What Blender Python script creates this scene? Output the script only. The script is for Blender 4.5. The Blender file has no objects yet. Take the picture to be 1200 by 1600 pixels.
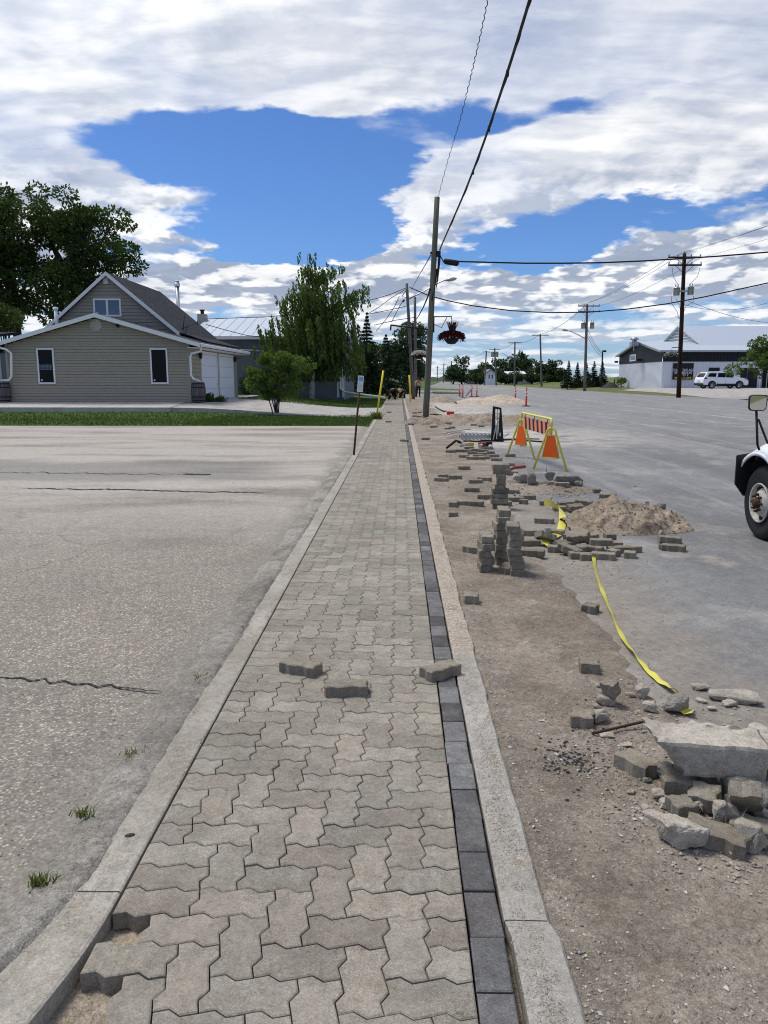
import bpy, bmesh, math, random
import numpy as np
from mathutils import Vector, Matrix, Euler, noise

random.seed(7); rng = np.random.default_rng(7)
sc = bpy.context.scene
COL = sc.collection
R = math.radians

# ------------------------------------------------------------------ camera
F, CXP, CYP, CAMH = 1190.0, 600.0, 800.0, 1.58
PITCH, YAW = R(9.92), R(1.14)
CAMP = Vector((0, 0, CAMH))
cam = bpy.data.objects.new('camera', bpy.data.cameras.new('camera')); COL.objects.link(cam)
cam.data.sensor_fit = 'VERTICAL'; cam.data.sensor_height = 36.0
cam.data.lens = F / 1600 * 36.0
cam.data.clip_start = 0.05; cam.data.clip_end = 6000
cam.location = CAMP; cam.rotation_euler = (R(90) - PITCH, 0, YAW)
sc.camera = cam
CAMR = Euler((R(90) - PITCH, 0, YAW)).to_matrix()

# ------------------------------------------------------------------ world, sun, exposure
SUN_EL, SUN_AZ = R(64), R(-58)          # azimuth from +Y, negative = towards the left
SUND = Vector((math.sin(SUN_AZ) * math.cos(SUN_EL), math.cos(SUN_AZ) * math.cos(SUN_EL), math.sin(SUN_EL)))
sl = bpy.data.lights.new('sun', 'SUN'); sl.energy = 2.75; sl.angle = R(18); sl.color = (1.0, .94, .85)
so = bpy.data.objects.new('sun', sl); COL.objects.link(so)
so.rotation_euler = (-SUND).to_track_quat('-Z', 'Y').to_euler()
sc.view_settings.view_transform = 'Standard'; sc.view_settings.look = 'None'
sc.view_settings.gamma = 1.0; sc.view_settings.exposure = 0.08; sc.view_settings.use_curve_mapping = False
sc.cycles.pixel_filter_type = 'BLACKMAN_HARRIS'; sc.cycles.filter_width = 1.05
sc.cycles.max_bounces = 5; sc.cycles.diffuse_bounces = 3; sc.cycles.transparent_max_bounces = 6

class NT:
    """small helper to write node trees"""
    def __init__(s, tree): s.t = tree; s.n = tree.nodes; s.l = tree.links
    def add(s, typ, **kw):
        n = s.n.new(typ)
        for k, v in kw.items():
            if hasattr(n, k): setattr(n, k, v)
        return n
    def put(s, sock, v):
        if isinstance(v, bpy.types.NodeSocket): s.l.new(v, sock)
        elif v is not None:
            if hasattr(sock.default_value, '__len__') and not hasattr(v, '__len__'): v = [v] * len(sock.default_value)
            if hasattr(v, '__len__') and len(sock.default_value) == 4 and len(v) == 3: v = (*v, 1)
            sock.default_value = v
    def m(s, op, a, b=None, c=None, clamp=False):
        n = s.add('ShaderNodeMath', operation=op, use_clamp=clamp)
        s.put(n.inputs[0], a); s.put(n.inputs[1], b) if b is not None else 0
        if c is not None: s.put(n.inputs[2], c)
        return n.outputs[0]
    def v(s, op, a, b=None, c=None):
        n = s.add('ShaderNodeVectorMath', operation=op)
        s.put(n.inputs[0], a)
        if b is not None: s.put(n.inputs['Scale'] if op == 'SCALE' else n.inputs[1], b)
        return n.outputs['Value'] if op in ('LENGTH', 'DOT_PRODUCT', 'DISTANCE') else n.outputs[0]
    def noise(s, vec, scale, detail=4, rough=.55, dist=0.0, col=False, lac=2.0):
        n = s.add('ShaderNodeTexNoise'); s.put(n.inputs['Vector'], vec)
        n.inputs['Scale'].default_value = scale; n.inputs['Detail'].default_value = detail
        n.inputs['Roughness'].default_value = rough; n.inputs['Distortion'].default_value = dist
        n.inputs['Lacunarity'].default_value = lac
        return n.outputs['Color'] if col else n.outputs[0]
    def voro(s, vec, scale, feature='F1', rnd=1.0):
        n = s.add('ShaderNodeTexVoronoi', feature=feature); s.put(n.inputs['Vector'], vec)
        n.inputs['Scale'].default_value = scale; n.inputs['Randomness'].default_value = rnd
        return n
    def ramp(s, x, a, b, lo=0.0, hi=1.0, smooth=True):
        n = s.add('ShaderNodeMapRange', interpolation_type='SMOOTHSTEP' if smooth else 'LINEAR')
        s.put(n.inputs[0], x)
        for i, q in zip((1, 2, 3, 4), (a, b, lo, hi)): n.inputs[i].default_value = q
        return n.outputs[0]
    def mix(s, f, a, b, mode='MIX'):
        n = s.add('ShaderNodeMix', data_type='RGBA', blend_type=mode)
        s.put(n.inputs[0], f); s.put(n.inputs[6], a); s.put(n.inputs[7], b)
        return n.outputs[2]
    def sep(s, v):
        n = s.add('ShaderNodeSeparateXYZ'); s.put(n.inputs[0], v); return n.outputs
    def comb(s, x, y, z):
        n = s.add('ShaderNodeCombineXYZ')
        for i, q in enumerate((x, y, z)): s.put(n.inputs[i], q)
        return n.outputs[0]

def ray(px, py):
    return (CAMR @ Vector((px - CXP, -(py - CYP), -F))).normalized()

def make_world():
    w = bpy.data.worlds.new('World'); sc.world = w; w.use_nodes = True
    t = NT(w.node_tree); t.n.clear()
    out = t.add('ShaderNodeOutputWorld'); bg = t.add('ShaderNodeBackground')
    sky = t.add('ShaderNodeTexSky', sky_type='NISHITA', sun_disc=False, sun_elevation=SUN_EL, sun_rotation=SUN_AZ,
                altitude=300, air_density=1.0, dust_density=.4, ozone_density=2.5)
    g = t.add('ShaderNodeTexCoord').outputs['Generated']
    d = t.v('NORMALIZE', g)
    x, y, z = t.sep(d)
    el = t.m('ARCSINE', z); az = t.m('ARCTAN2', x, y)
    zz = t.m('ADD', t.m('MAXIMUM', z, 0.0), .13)
    P = t.comb(t.m('DIVIDE', x, zz), t.m('DIVIDE', y, zz), 0.0)
    # small warp so that cloud masses get ragged borders
    wcol = t.v('SUBTRACT', t.noise(P, 2.2, 5, .6, col=True), (.5, .5, .5))
    ae = t.comb(az, el, 0.0)
    aew = t.v('ADD', ae, t.v('MULTIPLY', wcol, (.20, .085, 0)))
    # where the cloud masses and the openings lie, as ellipses on the dome (azimuth, elevation)
    blobs = [(600, 20, 1000, 150, .30), (40, 240, 170, 130, .22), (250, 312, 190, 34, .20), (285, 368, 75, 26, .22), (440, 292, 60, 12, .14),
             (820, 295, 300, 62, .26), (1030, 225, 230, 60, .24), (1160, 300, 150, 60, .2), (1000, 120, 300, 70, .12), (520, 150, 300, 30, .1),
             (470, 445, 190, 44, .26), (640, 400, 90, 50, .2), (600, 212, 110, 14, .1),
             (620, 505, 1000, 85, .15), (300, 450, 330, 45, .08), (1090, 400, 200, 55, .2), (850, 445, 220, 40, .16), (260, 430, 110, 20, .2), (150, 400, 120, 60, .1),
             (300, 225, 190, 58, -.42), (500, 250, 130, 58, -.40), (450, 350, 150, 52, -.44), (560, 330, 60, 60, -.30), (250, 395, 60, 18, -.1),
             (690, 180, 100, 40, -.26), (790, 165, 100, 32, -.23), (950, 160, 100, 26, -.22), (1110, 112, 90, 14, -.15), (1180, 150, 60, 16, -.16), (600, 140, 60, 40, .10), (1120, 300, 130, 16, -.30), (600, 240, 50, 16, -.1), (430, 385, 140, 22, -.3),
             (960, 340, 130, 26, -.36), (860, 385, 110, 26, -.32), (780, 410, 80, 18, -.2), (1130, 335, 90, 14, -.2), (30, 130, 60, 40, -.05)]
    tot = None
    for px, py, rx, ry, wgt in blobs:
        r = ray(px, py); a0, e0 = math.atan2(r.x, r.y), math.asin(r.z)
        k = F / (math.cos(e0 + PITCH)) ; sx, sy = k / rx * math.cos(e0), k / ry * math.cos(e0 + PITCH) ** 0 
        q = t.v('MULTIPLY', t.v('SUBTRACT', aew, (a0, e0, 0)), (sx, sy, 0))
        b = t.ramp(t.v('LENGTH', q), .55, 1.45, wgt, 0.0)
        tot = b if tot is None else t.m('ADD', tot, b)
    # two cloud decks: soft high deck, puffy low one
    low = t.ramp(el, R(17), R(7))
    def field(vec, el_):
        n1 = t.noise(vec, 1.15, 4, .5, .35)
        n2 = t.noise(vec, 3.2, 5, .5, .1); n3 = t.noise(t.v('MULTIPLY', vec, (.8, 2.2, 1)), 3.5, 7, .6, .6)
        return t.m('ADD', t.m('MULTIPLY', n1, .58), t.m('ADD', t.m('MULTIPLY', n2, .24), t.m('MULTIPLY', n3, .18)))
    f0 = field(P, el)
    ze = t.m('ADD', zz, .012)
    P2 = t.comb(t.m('ADD', t.m('DIVIDE', x, ze), -.03), t.m('DIVIDE', y, ze), 0.0)
    f1 = field(P2, el)
    # puffy detail near the horizon, in dome coordinates
    ly = t.m('MULTIPLY', t.m('LOGARITHM', t.m('ADD', t.m('MAXIMUM', el, 0.0), .055), math.e), 4.6)
    C = t.comb(t.m('MULTIPLY', az, 8.5), ly, 3.7)
    C2 = t.comb(t.m('ADD', t.m('MULTIPLY', az, 8.5), -.12), t.m('ADD', ly, .20), 3.7)
    def puffs(q):
        v = t.voro(t.v('ADD', q, t.v('MULTIPLY', t.noise(q, 1.7, 3, .5, col=True), (.35, .35, 0))), 1.25); v.inputs['Detail'].default_value = 3.5; v.inputs['Roughness'].default_value = .55; v.inputs['Lacunarity'].default_value = 2.1
        return t.m('ADD', t.m('MULTIPLY', t.noise(q, .8, 6, .55, .2), .72), t.m('MULTIPLY', t.m('SUBTRACT', 1.0, v.outputs['Distance']), .26))
    c0 = puffs(C); c1 = puffs(C2)
    fa = t.mix(low, f0, c0); fb = t.mix(low, f1, c1)
    cov = t.m('ADD', t.m('ADD', fa, tot), t.ramp(el, R(12.5), R(8), 0.0, .075))
    alpha = t.ramp(t.m('ADD', cov, t.m('MULTIPLY', low, -.015)), .41, .64)
    thick = t.ramp(cov, .52, .92)
    lit = t.ramp(t.m('SUBTRACT', fa, fb), -.045, .06)
    lit = t.m('ADD', t.m('MULTIPLY', lit, t.ramp(low, 0, 1, .55, .95)), t.ramp(low, 0, 1, .52, .10))
    dens = t.ramp(t.noise(P, 1.6, 6, .6, .2), .38, .68)
    shade = t.m('SUBTRACT', lit, t.m('MULTIPLY', t.m('MULTIPLY', thick, .55), dens), clamp=True)
    glow = t.ramp(t.v('DOT_PRODUCT', d, tuple(SUND)), .55, .98, 1.0, 1.9)
    ccol = t.mix(shade, t.mix(low, (.43, .49, .61), (.33, .39, .51)), (1.0, 1.0, 1.0))
    ccol = t.v('SCALE', ccol, glow)
    skyc = t.mix(1.0, sky.outputs[0], (.050, .073, .110), 'MULTIPLY')
    hz = t.ramp(el, R(0), R(7), .55, 0.0)
    ccol = t.mix(hz, ccol, (.66, .73, .83)); skyc = t.mix(t.m('MULTIPLY', hz, .5), skyc, (.50, .62, .80))
    veil = t.ramp(t.noise(t.v('ADD', P, (4, 2, 0)), 1.5, 6, .55, .4), .36, .60, .70, .97)
    alpha = t.m('MULTIPLY', alpha, t.m('ADD', veil, t.m('MULTIPLY', low, t.m('SUBTRACT', .98, veil))))
    c = t.mix(alpha, skyc, ccol)
    below = t.ramp(z, -.02, 0.0)
    c = t.mix(below, (.20, .19, .17), c)
    t.l.new(c, bg.inputs[0]); bg.inputs[1].default_value = 1.0
    t.l.new(bg.outputs[0], out.inputs[0])
make_world()

# ------------------------------------------------------------------ terrain and picture-to-place helpers
def ss(t): t = max(0.0, min(1.0, t)); return t * t * (3 - 2 * t)
def T(x, y):
    z = .5 * ss((y - 30) / 10) * ss((-x - 2) / 8)
    z += .48 * ss((y - 62) / 24) * ss((x - 25) / 4) * (1 - ss((y - 125) / 60))
    return z
def G(px, py, dz=0.0):
    """point where the line of sight meets the terrain (raised by dz)"""
    d = ray(px, py); z = 0.0
    for _ in range(60):
        k = (z + dz - CAMH) / d.z; p = CAMP + d * k
        z += (T(p.x, p.y) - z) * .5
    return p
def at(px, py, Y):
    d = ray(px, py); return CAMP + d * (Y / d.y)
def atplane(px, py, a, b):
    """meet of the line of sight with the vertical plane through ground points a and b"""
    d = ray(px, py); n = Vector((b[1] - a[1], a[0] - b[0], 0))
    return CAMP + d * ((Vector((a[0], a[1], 0)) - CAMP).dot(n) / d.dot(n))

# ------------------------------------------------------------------ tagging
def tag(o, label=None, cat=None, group=None, kind=None):
    for k, v in (('label', label), ('category', cat), ('group', group), ('kind', kind)):
        if v: o[k] = v
    return o
def thing(name, label, cat, loc=(0, 0, 0), group=None, rotz=0):
    o = bpy.data.objects.new(name, None); COL.objects.link(o); o.empty_display_size = .2
    o.location = loc; o.rotation_euler = (0, 0, rotz); o['label'] = label; o['category'] = cat
    if group: o['group'] = group
    return o
def children(o): return [c for c in bpy.data.objects if c.parent is o]
def copy_tree(o, parent=None):
    c = o.copy(); COL.objects.link(c); c.parent = parent
    for ch in children(o): copy_tree(ch, c)
    return c
def worldloc(o):
    p = Vector((0, 0, 0))
    while o: p += o.location; o = o.parent
    return p
def link(name, me, parent=None, loc=None):
    o = bpy.data.objects.new(name, me); COL.objects.link(o)
    if parent: o.parent = parent
    if loc is not None: o.location = loc
    return o

class MB:
    """collects shapes, becomes ONE mesh object"""
    def __init__(s): s.v = []; s.f = []; s.smooth = []
    def add(s, vs, fs, smooth=False, M=None):
        b = len(s.v)
        s.v += [tuple(M @ Vector(p)) for p in vs] if M else [tuple(p) for p in vs]
        s.f += [tuple(i + b for i in f) for f in fs]; s.smooth += [smooth] * len(fs)
        return s
    def box(s, x0, y0, z0, x1, y1, z1, M=None):
        vs = [(x0, y0, z0), (x1, y0, z0), (x1, y1, z0), (x0, y1, z0), (x0, y0, z1), (x1, y0, z1), (x1, y1, z1), (x0, y1, z1)]
        return s.add(vs, [(0, 3, 2, 1), (4, 5, 6, 7), (0, 1, 5, 4), (1, 2, 6, 5), (2, 3, 7, 6), (3, 0, 4, 7)], M=M)
    def prism(s, poly, z0, z1, M=None, smooth=False):
        n = len(poly)
        vs = [(x, y, z0) for x, y in poly] + [(x, y, z1) for x, y in poly]
        return s.add(vs, [tuple(range(n - 1, -1, -1)), tuple(range(n, 2 * n))] + [(i, (i + 1) % n, n + (i + 1) % n, n + i) for i in range(n)], M=M)
    def slab(s, a, b, c, d, th):
        """four corners (counter-clockwise from above), thickness downwards along the normal"""
        a, b, c, d = map(Vector, (a, b, c, d)); n = (b - a).cross(d - a).normalized() * th
        vs = [a, b, c, d, a - n, b - n, c - n, d - n]
        return s.add(vs, [(0, 1, 2, 3), (7, 6, 5, 4), (0, 4, 5, 1), (1, 5, 6, 2), (2, 6, 7, 3), (3, 7, 4, 0)])
    def tube(s, pts, r, n=8, cap=True, smooth=True):
        pts = [Vector(p) for p in pts]; rs = r if hasattr(r, '__len__') else [r] * len(pts)
        up = None; vs = []
        for i, p in enumerate(pts):
            t = (pts[min(i + 1, len(pts) - 1)] - pts[max(i - 1, 0)]).normalized()
            if up is None: up = Vector((1, 0, 0)) if abs(t.x) < .9 else Vector((0, 1, 0))
            u = (up - t * up.dot(t)).normalized(); w = t.cross(u); up = u
            for k in range(n):
                a = 2 * math.pi * k / n; vs.append(p + (u * math.cos(a) + w * math.sin(a)) * rs[i])
        fs = [(i * n + k, i * n + (k + 1) % n, (i + 1) * n + (k + 1) % n, (i + 1) * n + k) for i in range(len(pts) - 1) for k in range(n)]
        s.add(vs, fs, smooth)
        if cap:
            b = len(s.v) - len(vs)
            s.f.append(tuple(b + k for k in range(n - 1, -1, -1))); s.f.append(tuple(b + (len(pts) - 1) * n + k for k in range(n))); s.smooth += [False, False]
        return s
    def lathe(s, prof, n=20, M=None, smooth=True):
        """profile of (radius, height) turned round z"""
        vs = [(r * math.cos(2 * math.pi * k / n), r * math.sin(2 * math.pi * k / n), z) for r, z in prof for k in range(n)]
        fs = [(i * n + k, i * n + (k + 1) % n, (i + 1) * n + (k + 1) % n, (i + 1) * n + k) for i in range(len(prof) - 1) for k in range(n)]
        return s.add(vs, fs, smooth, M)
    def grid(s, pf, nu, nv, smooth=True):
        vs = [pf(i / nu, j / nv) for j in range(nv + 1) for i in range(nu + 1)]
        fs = [(j * (nu + 1) + i, j * (nu + 1) + i + 1, (j + 1) * (nu + 1) + i + 1, (j + 1) * (nu + 1) + i) for j in range(nv) for i in range(nu)]
        return s.add(vs, fs, smooth)
    def mesh(s, name, mat, off=Vector((0, 0, 0))):
        me = bpy.data.meshes.new(name)
        me.from_pydata([(p[0] - off[0], p[1] - off[1], p[2] - off[2]) for p in s.v], [], s.f)
        me.polygons.foreach_set('use_smooth', s.smooth); me.materials.append(mat); me.update()
        return me
    def build(s, name, mat, parent=None, bevel=0, seg=1):
        off = worldloc(parent) if parent else Vector((0, 0, 0))
        o = link(name, s.mesh(name, mat, off), parent)
        if bevel:
            b = o.modifiers.new('bevel', 'BEVEL'); b.width = bevel; b.segments = seg; b.limit_method = 'ANGLE'; b.angle_limit = R(35)
        return o

def XF(loc=(0, 0, 0), rot=(0, 0, 0), sc_=(1, 1, 1)):
    return Matrix.Translation(loc) @ Euler(rot).to_matrix().to_4x4() @ Matrix.Diagonal((*sc_, 1))

# ------------------------------------------------------------------ materials
MATS = {}
def base_mat(name):
    m = bpy.data.materials.new(name); m.use_nodes = True; t = NT(m.node_tree); t.n.clear()
    out = t.add('ShaderNodeOutputMaterial'); b = t.add('ShaderNodeBsdfPrincipled'); t.l.new(b.outputs[0], out.inputs[0])
    b.inputs['Specular IOR Level'].default_value = .12
    return m, t, b, out
def pos(t): return t.add('ShaderNodeNewGeometry').outputs['Position']
def bump(t, b, h, dist, strength=1.0):
    n = t.add('ShaderNodeBump'); n.inputs['Strength'].default_value = strength; n.inputs['Distance'].default_value = dist
    t.put(n.inputs['Height'], h); t.l.new(n.outputs[0], b.inputs['Normal'])
def grain(t, p, c, amps):
    """multiplies a colour by speckle of several sizes, so that every distance keeps some grain"""
    f = None
    for s_, a in amps:
        q = t.ramp(t.noise(p, s_, 2, .6), .30, .70, 1 - a, 1 + a, False); f = q if f is None else t.m('MULTIPLY', f, q)
    return t.mix(1.0, c, t.comb(f, f, f), 'MULTIPLY')
def simple(name, col, rough=.7, metal=0.0, var=.12, scale=3.0, bscale=0, bdist=0, spec=.3, stretch=None, coat=0):
    if name in MATS: return MATS[name]
    m, t, b, o = base_mat(name); p = pos(t)
    if stretch: p = t.v('MULTIPLY', p, stretch)
    n = t.noise(p, scale, 5, .6)
    c = t.mix(1.0, col, t.mix(n, (1 - 2 * var,) * 3, (1 + 2 * var,) * 3), 'MULTIPLY')
    t.l.new(c, b.inputs['Base Color']); b.inputs['Roughness'].default_value = rough; b.inputs['Metallic'].default_value = metal
    b.inputs['Specular IOR Level'].default_value = spec; b.inputs['Coat Weight'].default_value = coat
    if bdist: bump(t, b, t.noise(p, bscale, 4, .6), bdist)
    MATS[name] = m; return m

def mat_paver(name, c_dark, c_mid, c_light, island=False, dust=(.46, .41, .33), dustamt=.42, v0=.83, v1=1.15):
    m, t, b, o = base_mat(name); p = pos(t)
    rnd = t.add('ShaderNodeNewGeometry').outputs['Random Per Island'] if island else t.add('ShaderNodeObjectInfo').outputs['Random']
    off = t.comb(t.m('MULTIPLY', rnd, 37.0), t.m('MULTIPLY', rnd, 91.0), 0.0)
    n1 = t.noise(t.v('ADD', p, off), 11, 5, .6); n2 = t.noise(p, 420, 3, .7); n3 = t.noise(p, 45, 5, .65)
    c = t.mix(t.ramp(n1, .28, .72), c_dark, c_light)
    c = t.mix(.45, c, c_mid)
    hue = t.mix(t.ramp(t.m('FRACT', t.m('MULTIPLY', rnd, 7.31)), .2, .9), (1.0, 1.0, .98), (1.03, .985, .955))
    c = t.mix(1.0, c, hue, 'MULTIPLY')
    val = t.ramp(t.m('FRACT', t.m('MULTIPLY', rnd, 13.7)), 0, 1, v0, v1, False)
    c = t.mix(1.0, c, t.comb(val, val, val), 'MULTIPLY')
    c = t.mix(t.ramp(n3, .54, .72, 0, .5), c, tuple(q * .62 for q in c_dark))
    st = t.m('MULTIPLY', t.ramp(t.noise(t.v('ADD', p, off), 26, 4, .6), .60, .70), t.ramp(t.noise(p, 3.5, 3), .50, .62)); c = t.mix(t.m('MULTIPLY', st, .5), c, (.06, .055, .045))
    sp = t.ramp(n2, .35, .68, .68, 1.26)
    c = t.mix(1.0, c, t.comb(sp, sp, sp), 'MULTIPLY')
    w = t.ramp(t.noise(p, 2.3, 7, .7), .52, .72, 0, dustamt)
    c = t.mix(w, c, dust)
    fleck = t.m('MULTIPLY', t.ramp(t.voro(p, 130).outputs['Distance'], .16, .08), t.ramp(t.noise(p, 20, 2), .5, .62))
    c = t.mix(t.m('MULTIPLY', fleck, .55), c, (.55, .53, .48))
    c = grain(t, p, c, ((150, .18), (55, .12), (1.1, .10)))
    t.l.new(c, b.inputs['Base Color']); b.inputs['Roughness'].default_value = .88
    bump(t, b, t.m('ADD', t.m('MULTIPLY', n2, .45), t.m('ADD', t.m('MULTIPLY', t.noise(p, 120, 3, .6), .5), t.m('MULTIPLY', n3, 1.0))), .004, .9)
    MATS[name] = m; return m
PV = ((.215, .197, .160), (.298, .275, .228), (.375, .348, .292))
mat_paver('paver', *PV); mat_paver('paver_far', *PV, island=True)
LP = ((.19, .17, .13), (.25, .226, .178), (.32, .29, .235))
mat_paver('loose_paver', *LP, dustamt=.35)
CH = ((.088, .087, .087), (.135, .134, .133), (.21, .208, .205))
mat_paver('charcoal_paver', *CH, v0=.62, v1=1.42, dustamt=.30, dust=(.34, .32, .29)); mat_paver('charcoal_far', *CH, v0=.75, v1=1.3, island=True, dustamt=.45, dust=(.34, .32, .29))

def mat_concrete(name, c1, c2, dust=(.50, .41, .31), damt=.55, ydust=None):
    m, t, b, o = base_mat(name); p = pos(t)
    n1 = t.noise(p, 1.7, 7, .65); n2 = t.noise(p, 260, 3, .7); n3 = t.noise(p, 24, 5, .65)
    c = t.mix(t.ramp(n1, .32, .68), c1, c2)
    c = t.mix(t.ramp(n3, .45, .75, 0, .5), c, tuple(q * .72 for q in c1))
    g = t.ramp(t.noise(t.v('MULTIPLY', p, (3.0, 1.0, 1.0)), 2.1, 8, .75), .50, .66)
    if ydust: g = t.m('MAXIMUM', g, t.m('MULTIPLY', t.ramp(t.sep(p)[1], ydust, ydust + .5), t.ramp(t.noise(p, 1.9, 7, .7), .34, .50, .35, .95)))
    grit = t.voro(p, 95)
    gc = t.mix(t.ramp(t.sep(grit.outputs['Color'])[0], .2, .9), tuple(q * .72 for q in dust), tuple(min(.8, q * 1.25) for q in dust))
    c = t.mix(t.m('MULTIPLY', g, damt), c, gc)
    s_ = t.ramp(n2, .3, .7, .84, 1.14); c = t.mix(1.0, c, t.comb(s_, s_, s_), 'MULTIPLY')
    c = grain(t, p, c, ((130, .16), (40, .12), (9, .07)))
    t.l.new(c, b.inputs['Base Color']); b.inputs['Roughness'].default_value = .92
    h = t.m('ADD', t.m('MULTIPLY', n2, .5), t.m('ADD', n3, t.m('MULTIPLY', t.m('MULTIPLY', g, grit.outputs['Distance']), -1.5)))
    bump(t, b, h, .005, .9)
    MATS[name] = m; return m
mat_concrete('curb_concrete', (.29, .265, .215), (.415, .385, .325), dust=(.36, .31, .24), damt=.75); mat_concrete('curb_right', (.32, .30, .26), (.42, .40, .355), dust=(.44, .375, .295), damt=.95, ydust=4.0)
mat_concrete('broken_concrete', (.30, .265, .215), (.49, .445, .37), damt=.4)
mat_concrete('dark_rubble', (.20, .185, .16), (.32, .30, .26), damt=.25)
mat_concrete('pad_concrete', (.42, .40, .36), (.52, .50, .46), damt=.2)
mat_concrete('drive_concrete', (.32, .30, .28), (.47, .45, .41), damt=.3)

def mat_lot():
    m, t, b, o = base_mat('lot_asphalt'); p = pos(t); x, y, z = t.sep(p)
    v = t.voro(p, 66); v2 = t.voro(p, 140)
    r = t.sep(v.outputs['Color'])
    big = t.noise(p, .55, 6, .65, .3)
    mask = t.m('MULTIPLY', t.ramp(v.outputs['Distance'], .46, .34), t.ramp(r[0], .36, .42))
    stone = t.mix(r[1], (.29, .265, .235), (.47, .44, .39)); stone = t.mix(t.ramp(r[2], .84, .92), stone, (.52, .495, .44))
    tar = t.mix(t.noise(p, 35, 4), (.13, .122, .108), (.29, .272, .24))
    mask = t.m('MULTIPLY', mask, t.ramp(big, .34, .56, .55, 1.0))
    c = t.mix(mask, tar, stone)
    wear = t.mix(t.ramp(big, .32, .62), (.96, .93, .87), (1.14, 1.09, 1.0)); c = t.mix(1.0, c, wear, 'MULTIPLY')
    dusty = t.m('MULTIPLY', t.ramp(y, 5, 12, 0, .72), t.ramp(t.noise(t.v('MULTIPLY', p, (.25, 1, 1)), .8, 6, .6), .30, .55))
    c = t.mix(dusty, c, (.47, .43, .375))
    # worn dark patch across the lot, traffic streaks
    pn = t.m('ADD', y, t.m('MULTIPLY', t.m('SUBTRACT', t.noise(p, .5, 5, .6), .5), 2.4))
    patch = t.m('MULTIPLY', t.ramp(pn, 11.6, 12.2), t.ramp(pn, 15.2, 14.4)); patch = t.m('MULTIPLY', patch, t.ramp(x, -1.6, -3.0))
    c = t.mix(t.m('MULTIPLY', patch, .55), c, (.17, .165, .155))
    st = t.ramp(t.noise(t.v('MULTIPLY', p, (.12, 1.6, 1)), 1.3, 6, .6), .56, .70)
    c = t.mix(t.m('MULTIPLY', st, t.ramp(y, 14, 18, 0, .5)), c, (.22, .20, .185))
    # sandy run-off along the curb
    edge = t.ramp(t.m('ADD', x, t.m('MULTIPLY', t.m('SUBTRACT', t.noise(p, 1.6, 6, .65), .5), .9)), -1.42, -1.12)
    silt = t.mix(t.noise(p, 60, 5, .75), (.14, .125, .10), (.34, .315, .27))
    c = t.mix(t.m('MULTIPLY', edge, .85), c, silt)
    # hairline cracks
    cr = t.voro(t.v('ADD', p, t.v('MULTIPLY', t.noise(p, 2.5, 5, .6, col=True), (.5, .5, 0))), .75, 'DISTANCE_TO_EDGE').outputs['Distance']
    crm = t.m('MULTIPLY', t.ramp(cr, .010, .003), t.ramp(t.noise(p, .35, 3), .52, .60))
    c = t.mix(t.m('MULTIPLY', crm, .28), c, (.06, .055, .05))
    c = grain(t, p, c, ((70, .20), (36, .16), (16, .06), (5, .05)))
    t.l.new(c, b.inputs['Base Color']); b.inputs['Roughness'].default_value = .9
    bump(t, b, t.m('ADD', t.m('MULTIPLY', mask, .8), t.m('ADD', t.noise(p, 40, 4), t.m('MULTIPLY', crm, -3))), .0014, .8)
    MATS['lot_asphalt'] = m
mat_lot()

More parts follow.
